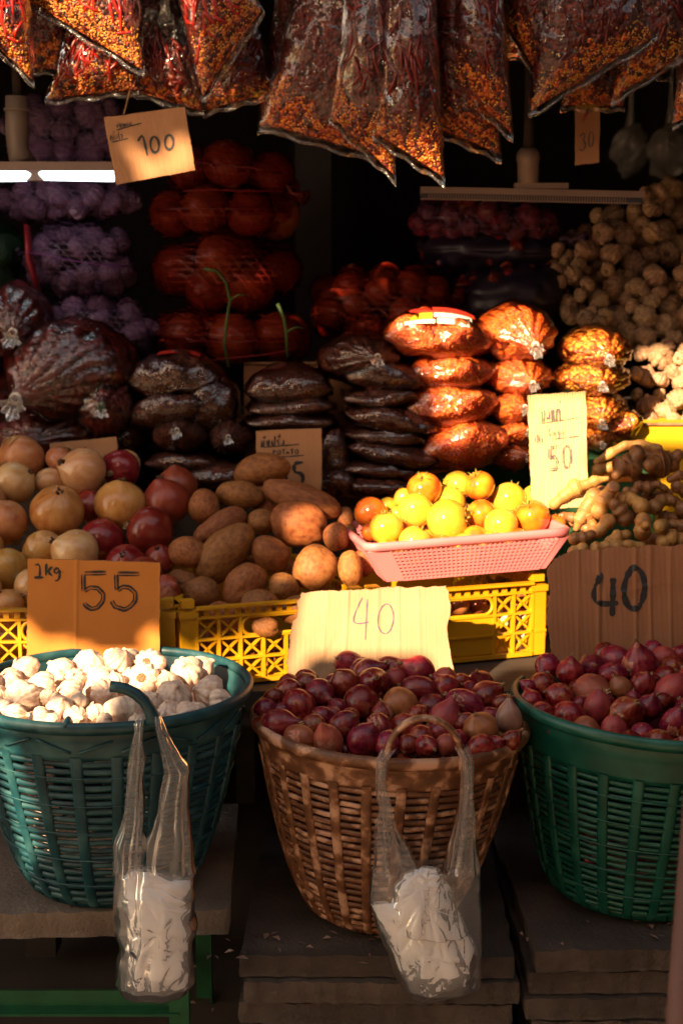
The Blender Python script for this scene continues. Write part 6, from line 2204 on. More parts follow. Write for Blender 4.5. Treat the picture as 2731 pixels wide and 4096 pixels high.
# left of the potato sign
for (lab_, x, y, hw, hh, tilt, c_, Y, lb) in [
        ('bag of chilli flakes with a red printed header, on top of a shaded stack', 815, 695, 205, 88, 3, 'flake_shaded', .98, [(-.3, .55, 'label_red', .0, .28), (.0, .3, 'label_white', .05, .16)]), ('glinting bag of chilli flakes under the red headed one', 800, 832, 190, 74, 10, 'flake_shaded', .97, None), ('clear pointed bag of shaded chilli powder leaning right', 1050, 780, 130, 118, 32, 'flake_shaded', .99, None),
        ('flat bag of chilli flakes left of the potato sign', 1330, 735, 185, 78, 2, 'flake_shaded', .99, None), ('thin bag of chilli flakes above the potato sign', 1345, 828, 190, 40, 3, 'flake_shaded', .98, None), ('thin bag right above the potato sign', 1340, 890, 195, 36, 0, 'flake_shaded', .97, None),
        ('flat bag of chilli flakes low in the shade above the potatoes', 850, 1075, 170, 44, -2, 'flake_shaded', .95, None), ('low shaded bag between onions and potatoes', 1000, 1130, 160, 48, 4, 'flake_shaded', .94, None), ('shaded bag at the right of the potato sign', 1530, 1030, 70, 92, 0, 'flake_shaded', .95, None), ('shaded bag right of the potato sign, lower', 1545, 1150, 90, 70, 0, 'flake_shaded', .94, None)]:
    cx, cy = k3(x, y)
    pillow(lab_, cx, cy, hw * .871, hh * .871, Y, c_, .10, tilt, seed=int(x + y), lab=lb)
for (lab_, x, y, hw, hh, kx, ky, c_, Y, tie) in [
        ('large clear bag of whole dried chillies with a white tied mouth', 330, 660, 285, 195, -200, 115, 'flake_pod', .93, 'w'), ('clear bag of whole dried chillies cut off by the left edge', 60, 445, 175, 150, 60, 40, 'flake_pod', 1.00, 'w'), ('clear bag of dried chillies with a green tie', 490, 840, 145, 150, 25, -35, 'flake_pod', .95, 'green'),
        ('knotted bag of chilli flakes in the shade, left one of two', 835, 960, 140, 85, 10, -45, 'flake_shaded', .96, 'w'), ('knotted bag of chilli flakes in the shade, right one of two', 1070, 970, 120, 80, 0, -25, 'flake_shaded', .97, 'w'), ('dark bag of dried chillies low at the left, above the onions', 220, 960, 300, 130, -40, 0, 'flake_pod', .98, 'w'), ('dark bag of dried chillies behind the green tied one', 560, 940, 150, 130, 0, 20, 'flake_shaded', 1.02, 'w'),
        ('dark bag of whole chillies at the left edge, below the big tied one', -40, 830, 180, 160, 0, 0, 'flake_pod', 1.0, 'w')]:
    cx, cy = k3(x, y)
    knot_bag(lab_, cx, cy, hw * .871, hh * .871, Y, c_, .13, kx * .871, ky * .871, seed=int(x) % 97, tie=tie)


# cartons under and behind the stacks
def carton(label, p0, p1, Dp, z0, z1, m, band=None):
    p0, p1 = Vector((p0.x, p0.y, 0)), Vector((p1.x, p1.y, 0))
    d = p1 - p0
    L = d.length
    a = math.atan2(d.y, d.x)
    o = empty('carton', (p0.x, p0.y, z0), (0, 0, a))
    tag(o, label, 'carton')
    h = z1 - z0
    for nm, c, s in (('front_panel', (L / 2, .002, h / 2), (L / 2 - .004, .002, h / 2)), ('back_panel', (L / 2, Dp, h / 2), (L / 2 - .004, .002, h / 2)), ('side_panel', (.002, Dp / 2, h / 2), (.002, Dp / 2 + .002, h / 2)), ('side_panel', (L - .002, Dp / 2, h / 2), (.002, Dp / 2 + .002, h / 2)), ('top_panel', (L / 2, Dp / 2, h + .0025), (L / 2, Dp / 2 + .003, .0025))):
        MB().box(c, s).obj(nm, M[m], o, False)
    for (za, zb_, mm, xa, xb) in band or []:
        MB().box((L * (xa + xb) / 2, -.0012, h * (za + zb_) / 2), (L * (xb - xa) / 2 - .004, .001, h * (zb_ - za) / 2)).obj('printed_band', M[mm], o, False)
    MB().tube([(L * t, -.003, h + .004) for t in np.linspace(0, 1, 9)], .004, 6).obj('torn_lip', M['card_edge'], o)
    return o


TBL = CZ - .003
a0 = D(955, 1086, .88)
b0 = PZ(1245 * DS, 1040 * DS, a0.z)
carton('green and orange printed carton under the sunlit chilli bags', a0, b0, .42, TBL, a0.z - .006, 'carton_orange', [(.62, .99, 'carton_green', 0, 1), (.1, .5, 'card_plain', .1, .55)])
c0 = D(1290, 1034, .93)
carton('dark green printed carton behind the ginger sign', c0, Vector((c0.x + .22, c0.y + .02, 0)), .35, TBL, c0.z, 'carton_green', [(.80, .9, 'carton_orange', .3, .8)])
y0 = D(1432, 978, .98)
carton('bright yellow carton with a green stripe under the sunlit garlic', y0, Vector((y0.x + .42, y0.y - .01, 0)), .5, TBL, y0.z, 'carton_yellow', [(.55, .66, 'carton_green', .55, 1.0), (.1, .5, 'carton_orange', .6, 1)])
l0 = D(300, 1130, .93)
l1 = D(950, 1130, .93)
carton('dark brown carton under the shaded chilli bags', l0, l1, .45, TBL, l0.z - .012, 'dark_wood')
l0 = D(-250, 1085, .86)
l1 = D(290, 1085, .86)
carton('dark carton at the left, under the bags of whole chillies', l0, l1, .5, TBL, l0.z - .012, 'dark_wood')
bk0 = D(560, 838, 1.16)
bk1 = D(930, 830, 1.16)
carton('grey brown cardboard box behind the shaded chilli bags', bk0, bk1, .06, TBL, bk0.z, 'card_brown')
# ---------------------------------------------------------------- net sacks in the dark back of the stall
def sack(label, cx, cy, hw, hh, Y, vname, meshes, rv, net, depth=.16, tilt=0, seed=0, ribbons=(), zsq=1.0, tuft=None, band=None):
    """net sack: bulbs as parts packed under the net, net skin drawn tight over them"""
    c = P(cx, cy, Y)
    k = mpp(Y)
    W, H = hw * k, hh * k
    root = empty('net_sack', (c.x, c.y, c.z - H), (0, -R_(tilt), 0))
    tag(root, label, 'net sack', 'net sacks stacked at the back of the stall')
    rs = np.random.RandomState(seed)
    r = rv * k
    pts = []
    tries = 0
    while tries < 4000 and len(pts) < 70:
        tries += 1
        x, z = rs.uniform(-1, 1), rs.uniform(-1, 1)
        q = (abs(x) ** 3 + abs(z) ** 3)
        if q > 1:
            continue
        y = -depth * (1 - q) ** .5 * (1 - r / depth * .6)
        p = np.array([x * (W - r), y + r, z * (H - r)])
        if all(np.linalg.norm(p - o) > r * 1.62 for o in pts):
            pts.append(p)
    for p in pts:
        s = r * rs.uniform(.9, 1.12)
        b = link(vname, meshes[rs.randint(len(meshes))], root, (p[0], p[1], p[2] + H), orient(rs.uniform(-1, 1), rs.uniform(-1, 1), rs.choice((-1, 1)) * rs.uniform(0, 1), rs.rand() * 6), (s, s, s))
    V, F, th, ph = sphere(84, 60)
    V = np.sign(V) * np.abs(V) ** .72
    V = V / np.maximum(1e-6, (np.abs(V) ** 3).sum(1) ** (1 / 3))[:, None]
    V = V * np.array([W, depth, H]) * np.array([.99, .95, .98])
    # the net is drawn tight over the bulbs
    nrm = V / np.array([W, depth, H]) ** 2
    nrm /= np.linalg.norm(nrm, axis=1)[:, None]
    PB = np.array(pts)
    for _ in range(4):
        dm = np.min(np.linalg.norm(V[:, None, :] - PB[None], axis=2), axis=1) - r * 1.10
        V -= nrm * np.clip(dm, -.5 * r, .28 * r)[:, None] * .6
    V += (.002 * nz(V, seed, 18, 2))[:, None]
    V[:, 2] += H
    MB().add(V, F).obj('net', M[net], root)
    for (x0, z0, x1, z1, wd, m) in ribbons:
        pp_ = []
        for t in np.linspace(0, 1, 10):
            x, z = x0 + (x1 - x0) * t, z0 + (z1 - z0) * t + .03 * math.sin(t * 7)
            q = min(.98, abs(x) ** 3 + abs(z) ** 3)
            pp_.append((x * W, -depth * (1 - q) ** .5 - r * .35, z * H + H))
        MB().tube(pp_, wd * k, 8, flat=.25).obj('ribbon', M[m], root)
    if tuft:
        tx, tz, dx, dz = tuft
        a = Vector((tx * W, -depth * .4, tz * H + H))
        d = Vector((dx * k, -.02, dz * k))
        MB().tube([a - d * .3, a, a + d * .6, a + d], [.03, .016, .012, .022], 10).obj('tied_end', M[net], root)
    return root


GNET = []
for g in GAR:
    q = g.copy()
    q.materials[0] = M['garlic_net']
    GNET.append(q)
# garlic sacks, left
sack('purple net sack of white garlic with a purple ribbon and red end band', 320, 1045, 235, 160, 1.28, 'garlic_bulb', GNET, 50, 'net_purple', .17, -2, 3, [(-.9, .15, .95, -.12, 9, 'purple_band')])
sack('net sack of white garlic at the bottom of the left stack', 400, 1300, 240, 130, 1.26, 'garlic_bulb', GNET, 50, 'net_purple', .17, -8, 4)
sack('net sack of garlic just below the lit lamp', 270, 800, 300, 95, 1.32, 'garlic_bulb', GNET, 50, 'net_purple', .17, 1, 5)
sack('purple net sack of garlic at the top of the left stack, behind the lamp', 280, 520, 270, 150, 1.36, 'garlic_bulb', GNET, 56, 'net_purple', .16, 2, 6)
eb = MB().tube([P(110, 905, 1.16), P(118, 1040, 1.14), P(160, 1180, 1.16)], [.02, .024, .02], 10, flat=.35)
o = eb.obj('sack_band', M['red_band'])
sk0 = [x for x in bpy.data.objects if x.get('label', '').startswith('purple net sack of white garlic with')][0]
o.parent = sk0
o.matrix_parent_inverse = sk0.matrix_basis.inverted()
sack('green net sack at the far left edge behind the chilli bags', -30, 1010, 130, 160, 1.26, 'garlic_bulb', GNET, 60, 'net_green', .17, 0, 8)
# onion sacks
sack('biggest red net sack of large onions in the middle of the onion stack', 905, 1080, 300, 180, 1.30, 'onion', ON['onion_net'], 98, 'net_red', .2, 0, 11, (), 1, None)
sack('red net sack of onions at the bottom of the onion stack, with a looped ribbon', 920, 1350, 330, 115, 1.27, 'onion', ON['onion_net'], 96, 'net_red', .2, 0, 12, [(-.3, -.75, .9, -.25, 7, 'red_band')])
sack('red net sack of onions second from the top', 890, 850, 300, 105, 1.33, 'onion', ON['onion_net'], 92, 'net_red', .19, 0, 13, [(-.4, .6, .8, .65, 8, 'red_band')])
sack('red net sack of onions at the top of the onion stack, drooping right', 900, 680, 285, 105, 1.36, 'onion', ON['onion_net'], 90, 'net_red', .18, -6, 14, (), 1, (.95, -.6, 40, -20))
sack('dark red net sack lying behind the chilli stacks', 1530, 1220, 300, 165, 1.40, 'onion', ON['onion_net'], 62, 'net_red', .2, 0, 15, (), 1, (.95, .2, 20, 60))
sack('pink purple net sack of shallots under the unlit lamp', 1930, 890, 310, 95, 1.50, 'shallot', SHAL['shallot'], 42, 'net_purple', .2, -4, 16, (), 1, (1.0, -.55, 70, 10))
sack('dark sack under the pink purple one', 1950, 1010, 290, 85, 1.52, 'shallot', SHAL['shallot'], 36, 'net_dark', .2, -2, 17)
sack('dark violet woven sack behind the sunlit chilli bags', 2050, 1180, 240, 130, 1.46, 'shallot', SHAL['shallot'], 36, 'net_dark', .2, 8, 18)
# support behind: a shelf board the sacks stand on
sh_ = MB().box((0, 0, .012), (1.33, .34, .012)).obj('back_shelf', M['dark_wood'], None, False, (-.25, 1.53, 1.035))
tag(sh_, 'dark board at the back carrying the net sacks', 'shelf')
for x in (-1.25, .0, 1.25):
    MB().box((x, -.25, -.51), (.025, .025, .508)).obj('leg', M['dark_wood'], sh_, False)

# green sprouts growing out of the onion sacks
for (lab, pts, rad) in [('long green onion sprout hanging down out of the big onion sack', [(815, 1075), (870, 1085), (905, 1130), (920, 1200), (905, 1300), (898, 1380), (915, 1470)], .0042),
                        ('short green onion sprout at the right of the lower onion sack', [(1110, 1215), (1135, 1270), (1145, 1330), (1150, 1430)], .0045)]:
    p3 = [P(x, y, 1.04 + .004 * i) for i, (x, y) in enumerate(pts)]
    o = empty('onion_sprout', p3[-1])
    tag(o, lab, 'sprout', 'green sprouts on the onion sacks')
    MB().tube([p - p3[-1] for p in p3], [rad * (1 - .3 * i / len(p3)) for i in range(len(p3))], 8).obj('stem', M['sprout'], o)
    m = len(p3) // 2
    b = p3[m] - p3[-1]
    MB().tube([b, b + Vector((.02, -.004, .012)), b + Vector((.045, 0, .010))], [rad * .7, rad * .5, .001], 6).obj('side_leaf', M['sprout'], o)

# ---------------------------------------------------------------- hanging bags of dried chillies
RAIL = 2.12
rl = MB().tube([(-1.6, .62, RAIL), (1.1, .62, RAIL)], .014, 10).obj('hanging_rail', M['grey_pipe'])
tag(rl, 'metal rail that the bags of dried chillies hang from', 'rail')


def hang_bag(label, top, cl, cr, Y, th=.05, seed=0, pods=40, seeds=120, content='flake_hang', fill=.35, podm='pod'):
    """clear bag hanging by its gathered neck; the sealed bottom edge runs between two pointed corners (photo points)"""
    T, A, B = P(top[0], top[1], Y), P(cl[0], cl[1], Y), P(cr[0], cr[1], Y)
    root = empty('hanging_bag', T)
    tag(root, label, 'hanging bag', 'clear bags of dried chillies hanging above the stall')
    A, B = np.array(A - T), np.array(B - T)
    C = (A + B) / 2
    rs = np.random.RandomState(seed)
    L = np.linalg.norm(C)
    Wd = np.linalg.norm(B - A)

    def body(u, v, side, sc):
        """u -1..1 across, v 0 neck .. 1 seam"""
        wv = .45 + .55 * np.clip(v, 0, 1) ** .7
        E = C[None, :] + (B - A)[None, :] * (u * .5)[:, None]
        p = C[None, :] * v[:, None] + (E - C[None, :]) * (wv * sc)[:, None]
        t = th * np.clip(1 - u * u, 0, 1) ** .55 * np.clip(np.sin(math.pi * np.clip(v, 0, 1) ** 1.25), 0, 1) ** .75 * sc
        p[:, 1] += side * t
        return p
    for part, sc, m in (('dried_chilli_fill', .93, M[content]), ('film', 1.0, M['film_hang'])):
        mb = MB()
        for side in (-1, 1):
            nu, nv = 34, 40
            u, v = uvgrid(nu, nv)
            u = u * 2 - 1
            vv = v if part == 'film' else fill + (.955 - fill) * v
            p = body(u, vv, side, sc)
            if part == 'film':
                q = p.copy()
                cr_ = .0028 * nz(q * np.array([1, 1, .5]), seed + 3, 30, 3) * np.clip(1 - np.abs(u) ** 8, 0, 1)
                p[:, 1] += side * (cr_ + folds(q, seed + side, 30, .010, .008, .03, .07)) * (1 - v ** 8)
                p[:, 1] += side * .006 * np.sin(u * 14 + seed) * np.clip(.35 - v, 0, 1) * 3
                p[:, 2] += .003 * np.sin(u * 9 + seed) * v ** 6
            else:
                p[:, 1] += side * .004 * nz(p, seed + 7, 45, 2) * np.clip(1 - np.abs(u) ** 8, 0, 1)
                p[:, 2] -= (1 - v) ** 2 * .02 * (1 + nz(np.stack([u, u * 0, u * 0], 1), seed, 2, 2))
            mb.add(p, grid(nu, nv))
        mb.obj(part, m, root)
    # orange band painted for the glow along the seam
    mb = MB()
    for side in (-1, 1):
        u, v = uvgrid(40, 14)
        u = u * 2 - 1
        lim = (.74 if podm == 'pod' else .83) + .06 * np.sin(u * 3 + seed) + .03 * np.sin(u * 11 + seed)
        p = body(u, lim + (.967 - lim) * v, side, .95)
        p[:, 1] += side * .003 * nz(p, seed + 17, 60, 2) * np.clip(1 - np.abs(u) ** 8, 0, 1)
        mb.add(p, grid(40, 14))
    mb.obj('glow_band', M['seam_glow'], root)
    # loose pods and seeds lying against the film
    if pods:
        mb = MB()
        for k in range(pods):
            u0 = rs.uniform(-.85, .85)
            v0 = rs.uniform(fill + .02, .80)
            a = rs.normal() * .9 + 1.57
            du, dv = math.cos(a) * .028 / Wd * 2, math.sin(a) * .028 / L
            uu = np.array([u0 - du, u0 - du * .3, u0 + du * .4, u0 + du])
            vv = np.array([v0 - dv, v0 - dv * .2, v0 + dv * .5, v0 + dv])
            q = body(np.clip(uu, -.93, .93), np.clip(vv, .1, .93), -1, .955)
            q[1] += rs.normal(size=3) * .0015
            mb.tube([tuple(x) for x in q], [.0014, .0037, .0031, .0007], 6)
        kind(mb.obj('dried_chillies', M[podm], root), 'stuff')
    if seeds:
        mb = MB()
        for k in range(seeds):
            v0 = .95 - abs(rs.normal()) * (.16 if podm == 'pod' else .075)
            u0 = rs.uniform(-.95, .95)
            q = body(np.array([u0]), np.array([max(.2, v0)]), -1, .965)[0]
            r = rs.uniform(.0014, .0026)
            mb.add(np.array([(1, 0, 0), (-1, 0, 0), (0, 1, 0), (0, -1, 0), (0, 0, 1), (0, 0, -1)]) * r * np.array([1, .5, 1]) + q, [(0, 2, 4), (2, 1, 4), (1, 3, 4), (3, 0, 4), (2, 0, 5), (1, 2, 5), (3, 1, 5), (0, 3, 5)])
        kind(mb.obj('chilli_seeds', M['seed'], root), 'stuff')
    # sealed seam along the bottom edge
    mb = MB()
    n = 24
    u = np.linspace(-1, 1, n)
    e0 = body(u, np.full(n, .985), 0, 1.0)
    dn = C / L
    e1 = e0 + dn * .009
    e1[:, 1] += .003 * np.sin(u * 11 + seed)
    e0[:, 2] += .003 * np.sin(u * 9 + seed)
    e1[:, 2] += .003 * np.sin(u * 9 + seed)
    e2, e3 = e1.copy(), e0.copy()
    e2[:, 1] += .0012
    e3[:, 1] += .0012
    mb.add(np.concatenate([e0, e1, e2, e3]), [(a * n + i, a * n + i + 1, ((a + 1) % 4) * n + i + 1, ((a + 1) % 4) * n + i) for a in range(4) for i in range(n - 1)])
    mb.obj('seam', M['seam'], root)
    # neck and string up to the rail
    hgt = max(.02, RAIL - T.z)
    mb = MB().tube([(0, 0, -.02), (0, 0, .01), (0, (.62 - Y) * .5, hgt * .6), (0, .62 - Y, hgt)], [.016, .010, .006, .004], 8)
    mb.obj('neck', M['knot'], root)
    return root


S1 = .871


def h1(*p):
    return [(x * S1, y * S1) for x, y in p]


def h2(*p):
    return [(1366 + x * S1, y * S1) for x, y in p]


HB_ = [
    ('sunlit bag of red dried chillies at the top left corner', h1((40, -330), (-190, 60), (160, 395)), .50, 60, 80, .07),
    ('sunlit bag with a bottom seam of yellow seeds slanting down right', h1((480, -330), (80, -10), (665, 345)), .55, 40, 420, .05),
    ('small sunlit bag of chillies below the slanting one', h1((470, 0), (205, 470), (640, 425)), .62, 50, 120, .05),
    ('sunlit bag of red chillies ending in a point beside the slanting one', h1((830, -400), (930, 475), (1215, 60)), .56, 50, 200, .06),
    ('shaded bag with a rumpled bottom seam above the sign reading 100', h1((760, 60), (600, 425), (940, 530)), .66, 20, 60, .05),
    ('dark bag hanging above the onion sacks, with a lifted right corner', h1((1080, 40), (930, 525), (1255, 440)), .68, 14, 60, .05),
    ('dark bag whose lower left corner points at the onion sacks', h2((40, -450), (-379, 595), (150, 748)), .62, 16, 60, .07),
    ('dark bag with two glowing lower corners at the middle', h2((150, -450), (-60, 560), (250, 850)), .58, 24, 90, .08),
    ('dark bag of chillies with a wide foil-bright bottom corner at the middle', h2((330, -450), (140, 640), (475, 858)), .54, 30, 120, .08),
    ('dark bag with an upturned bright seam right of the middle', h2((560, -350), (380, 600), (735, 745)), .60, 14, 80, .07),
    ('dark bag with one bright triangular corner above the unlit lamp', h2((640, -450), (480, 380), (788, 652)), .56, 16, 120, .08),
    ('dark bag with a bright narrow corner at the upper right', h2((930, -350), (740, 110), (915, 412)), .60, 8, 90, .07),
    ('dark bag with a long bright bottom seam rising right', h2((1050, -330), (855, 540), (1450, 180)), .58, 20, 420, .06),
    ('dark bag at the right with a broad bright bottom seam', h2((1400, -300), (1235, 480), (1640, 220)), .63, 20, 320, .06),
    ('dark bag above the sign reading 30', h2((1160, -60), (1000, 500), (1300, 505)), .74, 14, 120, .05),
    ('dark bag cut off by the right edge with its corner showing', h2((1650, -200), (1515, 590), (1800, 480)), .66, 14, 60, .05),
    ('dark bag in the gap between the left and middle hanging bags', h1((1400, -320), (1180, 610), (1600, 640)), .72, 20, 60, .06),
    ('dark bag behind the middle ones, high up', h2((520, -330), (380, 420), (700, 480)), .72, 20, 40, .06),
    ('dark bag behind the right ones, high up', h2((1230, -330), (1020, 330), (1500, 360)), .74, 10, 40, .06),
    ('dark bag filling the gap above the lit sign, high up', h1((640, -330), (480, 330), (900, 380)), .74, 10, 40, .06),
    ('dark bag behind the slanting sunlit one', h1((260, -330), (120, 330), (420, 360)), .76, 10, 40, .06),
    ('dark bag in the middle of the back row, high up', h2((120, -330), (-140, 420), (330, 470)), .76, 10, 40, .06),
    ('dark bag high up left of the narrow bright corner', h2((800, -330), (640, 250), (900, 280)), .76, 10, 40, .06),
]
for j, (lab, pp3, Y, pods, seeds, th) in enumerate(HB_):
    hang_bag(lab, pp3[0], pp3[1], pp3[2], Y, th, seed=j * 7 + 3, pods=int(pods * 1.1), seeds=int(seeds * (1.5 if j < 4 else .9)), fill=.2, podm='pod' if j < 4 else 'pod_shaded')

# ---------------------------------------------------------------- lamps
lp = empty('tube_lamp', D(130, 405, .95))
tag(lp, 'lit white tube lamp on a bracket at the left', 'lamp', 'tube lamps over the stall')


def L_(x, y, dY=0):
    return D(x, y, .95 + dY) - lp.location


MB().bar(L_(-120, 384), L_(262, 384), .05, .020, up=(0, 0, 1)).obj('housing', M['lamp_white'], lp, False)
MB().tube([L_(-120, 406, -.012), L_(60, 404, -.012), L_(72, 400, -.012)], [.0115, .0115, .004], 14, flat=1).obj('tube', M['tube'], lp)
MB().tube([L_(90, 398, -.012), L_(104, 402, -.012), L_(262, 405, -.012)], [.004, .0115, .0115], 14).obj('tube', M['tube'], lp)
MB().box(L_(80, 401, 0), (.022, .016, .014)).obj('lamp_holder', M['lamp_white'], lp, False)
MB().tube([L_(40, 222, .03), L_(40, 300, .03), L_(42, 345, .03), L_(55, 378, .02)], [.026, .026, .024, .030], 16).obj('bracket', M['pvc'], lp)
MB().tube([L_(40, 250, .03), L_(40, 256, .03)], [.030, .030], 16).obj('collar', M['pvc'], lp)
MB().tube([L_(40, 222, .03), L_(40, 222, .03) + Vector((0, 0, 2.2 - (lp.location.z + L_(40, 222).z)))], .010, 8).obj('cable', M['dark_wood'], lp)

lq = empty('tube_lamp', D(1215, 450, 1.0))
tag(lq, 'unlit flat lamp with dark cooling slots hanging at the right', 'lamp', 'tube lamps over the stall')


def Q_(x, y, dY=0):
    return D(x, y, 1.0 + dY) - lq.location


MB().bar(Q_(965, 437), Q_(1470, 448), .045, .014, up=(0, 0, 1)).obj('housing', M['lamp_white'], lq, False)
MB().bar(Q_(966, 450, .004), Q_(1470, 461, .004), .04, .013, up=(0, 0, 1)).obj('diffuser', M['lamp_dark'], lq, False)
fin = []
mbf = MB()
for k in range(74):
    x = 985 + 450 * k / 73
    y = 450.5 + (x - 966) * 11 / 504
    mbf.box(Q_(x, y, -.0175), (.0011, .0015, .0058))
kind(mbf.obj('slot_fins', M['lamp_white'], lq, False), 'stuff')
MB().bar(Q_(965, 456.5, -.018), Q_(1470, 467.5, -.018), .003, .0026, up=(0, 0, 1)).obj('trim', M['lamp_white'], lq, False)
MB().box(Q_(1241, 428), (.060, .018, .0065)).obj('mount_plate', M['lamp_white'], lq, False)
MB().tube([Q_(1212, 422), Q_(1212, 372), Q_(1212, 368), Q_(1212, 352), Q_(1212, 340)], [.0235, .0245, .027, .026, .017], 20).obj('socket', M['pvc'], lq)
MB().tube([Q_(1213, 345), Q_(1213, 260), Q_(1213, 260) + Vector((0, 0, 2.2 - (lq.location.z + Q_(1213, 260).z)))], [.013, .010, .008], 12).obj('stem', M['dark_wood'], lq)

# ---------------------------------------------------------------- dim things far back
pl = empty('pillar', (D(720, 500, 2.2).x, 2.2, 0))
tag(pl, 'grey pillar at the dark back of the stall', 'pillar')
kind(pl, 'thing')
MB().box((0, 0, 1.09), (.055, .055, 1.09)).obj('shaft', M['grey_pipe'], pl, False)
MB().box((0, 0, .06), (.075, .075, .06)).obj('foot', M['grey_pipe'], pl, False)
for j, (x, y, hw, hh, lab) in enumerate([(1445, 345, 42, 55, 'blurred clear plastic bag hanging far back, left of two'), (1535, 350, 50, 60, 'blurred clear plastic bag hanging far back, right of two')]):
    c = D(x, y, 2.0)
    k = mpp(2.0) * DS
    root = empty('plastic_bag', (c.x, c.y, c.z - hh * k))
    tag(root, lab, 'plastic bag', 'clear plastic bags far back')
    V, F, th, ph = sphere(40, 30)
    V = V * np.array([hw * k, .06, hh * k])
    V += (.012 * nz(V, j + 3, 14, 3))[:, None]
    V[:, 2] += hh * k
    MB().add(V, F).obj('bag_body', M['knot'], root)
    MB().tube([(0, 0, 2 * hh * k - .02), (0, 0, 2 * hh * k + .05), (0, 0, 2.2 - root.location.z)], [.02, .008, .004], 8).obj('gathered_top', M['knot'], root)

# ---------------------------------------------------------------- clear carrier bags hung on the basket handles
def carrier(label, straps, body, inner, Yc, seed=0, th=.045):
    """straps and body are lists of (left px, right px, row px, depth, thickness)"""
    allr = body[-1]
    base = P((allr[0] + allr[1]) / 2, allr[2], Yc)
    root = empty('carrier_bag', base)
    tag(root, label, 'carrier bag', 'clear carrier bags hung on basket handles')

    def tube(rows_, name, m, crump, pleat, nu=56, sub=7, closed=True, freq=18, nfold=0, sd=0, soft=False):
        R = []
        for i in range(len(rows_) - 1):
            for k in range(sub):
                t = k / sub
                R.append([a + (b - a) * t for a, b in zip(rows_[i], rows_[i + 1])])
        R.append(list(rows_[-1]))
        V = []
        nv = len(R) - 1
        for j, (l, r, y, Y, T) in enumerate(R):
            a = P(l, y, Y)
            b = P(r, y, Y)
            c = (a + b) / 2
            hw = (b - a).length / 2
            for i in range(nu):
                an = 2 * math.pi * i / nu
                pl_ = 1 + pleat * math.sin(an * 9 + seed + j * .05)
                V.append((c.x + hw * math.cos(an) * abs(math.cos(an)) ** -.15 if abs(math.cos(an)) > 1e-6 else c.x, c.y + T * math.sin(an) * pl_, c.z))
        V = np.array(V) - np.array(base)
        q = V * np.array([1, 1.3, .7])
        rs = np.random.RandomState(seed + len(name) + sd)
        cr_ = np.zeros(len(V))
        ext = np.ptp(V[:, 2])
        for k in range(nfold):
            d = rs.normal(size=3) * np.array([1, .6, .8])
            d /= np.linalg.norm(d)
            c0 = np.array([rs.uniform(-.07, .07), 0, V[:, 2].min() + ext * rs.rand()])
            w_ = rs.uniform(.005, .014) if soft else rs.uniform(.010, .034)
            s_ = (V - c0) @ d + .006 * np.sin(V @ rs.normal(size=3) * 40)
            far = np.linalg.norm(V - c0, axis=1)
            if soft:
                cr_ = np.minimum(cr_, -np.exp(-np.abs(s_) / w_) * np.exp(-(far / .07) ** 2))
            else:
                cr_ += rs.choice((-1, 1)) * np.clip(1 - np.abs(s_) / w_, 0, 1) * np.exp(-(far / .075) ** 2)
        out = np.stack([V[:, 0] - V[:, 0].mean(), V[:, 1] - V[:, 1].mean(), V[:, 2] * 0], 1)
        out /= np.linalg.norm(out, axis=1)[:, None] + 1e-6
        V += out * (crump * cr_)[:, None]
        V[:, 1] += crump * .35 * nz(q, seed + 1, freq, 2)
        V[:, 0] += crump * .5 * nz(q, seed + 2, freq, 3)
        V[:, 2] += crump * .5 * nz(q, seed + 3, freq, 3)
        F = grid(nu, nv, True)
        if closed:
            F += [tuple(nv * nu + k for k in range(nu))]
        return MB().add(V, F).obj(name, m, root)
    for s in straps:
        tube(s, 'strap', M['film_bag'], .0040, .30, 60, 10, False, 10, 16)
    tube(body, 'bag_body', M['film_bag'], .0030, .05, 90, 10, True, 9, 18)
    for q in inner:
        for lay, (sh_k, fm) in enumerate(((1.0, 'white_soft'), (.93, 'white_soft'), (.84, 'white_soft'), (.72, 'white_bag'))):
            qq = []
            for (l, r, y, Y, T) in q:
                cx_ = (l + r) / 2
                qq.append((cx_ - (cx_ - l) * sh_k, cx_ + (r - cx_) * sh_k, y + (1 - sh_k) * (y - q[len(q) // 2][2]) * -.35, Y, T * sh_k))
            o_ = tube(qq, 'rolled_bags', M[fm], .0115 - .001 * lay, .05, 150, 18, True, 8, 30 + 6 * lay, lay * 5, True)
    return root


def b7(l, r, y, Y, T):
    return (l * .871, r * .871, 2500 + y * .871, Y, T)


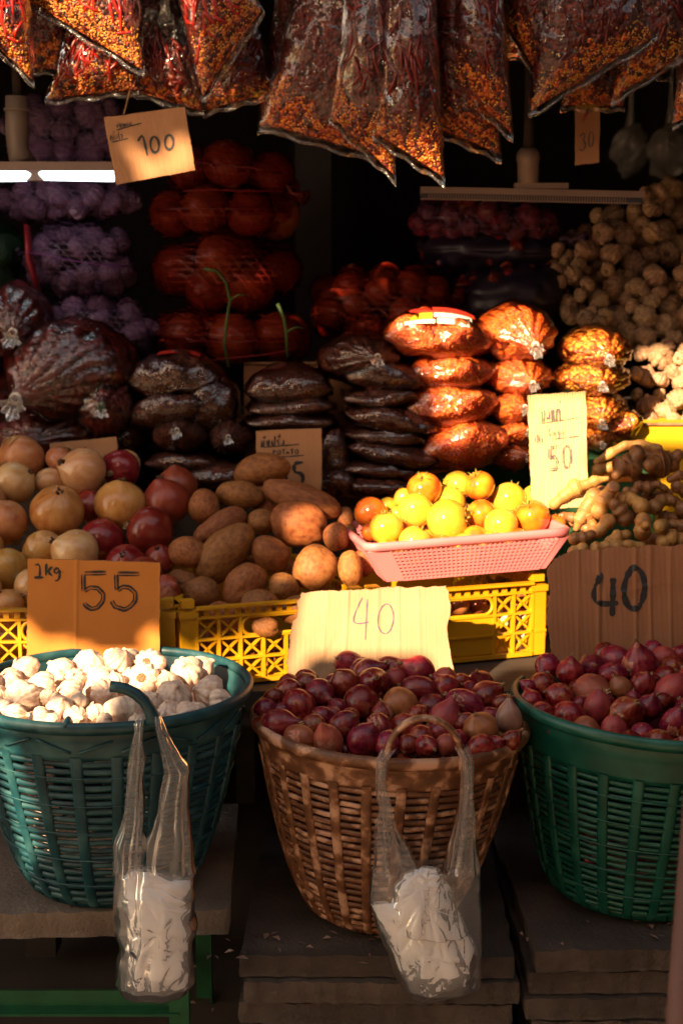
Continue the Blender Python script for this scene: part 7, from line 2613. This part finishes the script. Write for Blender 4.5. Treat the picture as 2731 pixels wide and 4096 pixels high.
carrier('clear carrier bag with rolled white bags, on the broken teal handle',
        [[b7(636, 664, 415, -.235, .008), b7(622, 662, 445, -.243, .010), b7(598, 660, 560, -.250, .014), b7(575, 658, 760, -.256, .018), b7(548, 660, 960, -.260, .022), b7(522, 664, 1130, -.262, .028)],
         [b7(716, 742, 415, -.235, .008), b7(722, 752, 445, -.243, .010), b7(738, 800, 540, -.250, .012), b7(760, 878, 670, -.256, .016), b7(730, 876, 800, -.258, .020), b7(700, 884, 960, -.260, .024), b7(676, 908, 1125, -.262, .028)]],
        [b7(522, 908, 1118, -.262, .030), b7(514, 906, 1220, -.264, .036), b7(530, 898, 1340, -.266, .042), b7(548, 892, 1460, -.268, .046), b7(538, 896, 1580, -.270, .046), b7(532, 898, 1640, -.270, .042), b7(560, 860, 1690, -.270, .032), b7(640, 740, 1712, -.270, .012)],
        [[b7(570, 740, 1122, -.262, .014), b7(535, 890, 1150, -.262, .022), b7(528, 892, 1230, -.264, .032), b7(552, 884, 1340, -.266, .037), b7(562, 880, 1460, -.268, .041), b7(556, 884, 1580, -.270, .040), b7(552, 884, 1640, -.270, .036), b7(580, 850, 1682, -.270, .026), b7(650, 740, 1702, -.270, .010)]], -.266, seed=4)


def b8(l, r, y, Y, T):
    return (1100 + l * 1.0402, 1100 + r * 1.0402, 2500 + y * 1.0402, Y, T)


carrier('clear carrier bag with a crumpled white bundle, on the brown basket handle',
        [[b8(405, 470, 480, -.232, .010), b8(388, 440, 520, -.240, .010), b8(386, 430, 600, -.248, .012), b8(382, 470, 760, -.256, .016), b8(372, 548, 940, -.262, .026)],
         [b8(690, 742, 470, -.232, .010), b8(712, 756, 510, -.240, .010), b8(718, 762, 600, -.248, .012), b8(690, 770, 760, -.256, .016), b8(650, 788, 940, -.262, .026)]],
        [b8(372, 790, 930, -.262, .030), b8(360, 794, 1060, -.264, .038), b8(384, 798, 1150, -.266, .044), b8(424, 802, 1240, -.268, .048), b8(446, 796, 1320, -.270, .046), b8(476, 780, 1390, -.270, .036), b8(520, 640, 1436, -.270, .014)],
        [[b8(545, 640, 925, -.262, .010), b8(470, 672, 960, -.262, .020), b8(440, 690, 1010, -.263, .028), b8(432, 716, 1080, -.265, .034), b8(436, 740, 1130, -.266, .038), b8(440, 758, 1180, -.267, .040)],
         [b8(366, 420, 1060, -.270, .006), b8(376, 520, 1110, -.270, .018), b8(398, 770, 1190, -.268, .034), b8(432, 786, 1250, -.269, .040), b8(452, 784, 1320, -.270, .040), b8(486, 760, 1380, -.270, .030), b8(530, 630, 1424, -.270, .012)]], -.266, seed=9)

# ---------------------------------------------------------------- post close by at the right
pz = empty('post', (P(2650, 3300, -1.15).x + .024, -1.15, 0))
tag(pz, 'rusty brown post with a white band, close by at the right edge', 'post')
zc = P(2715, 3040, -1.15).z
mbp = MB().tube([(-.002, 0, 0), (0, 0, .4), (.012, 0, zc - .032)], [.030, .027, .019], 20)
mbp.obj('shaft', M['post'], pz)
MB().tube([(.014, 0, zc - .03), (.015, 0, zc + .018)], [.020, .020], 20).obj('white_band', M['post_cap'], pz)

for m_ in bpy.data.materials:
    m_.use_backface_culling = False
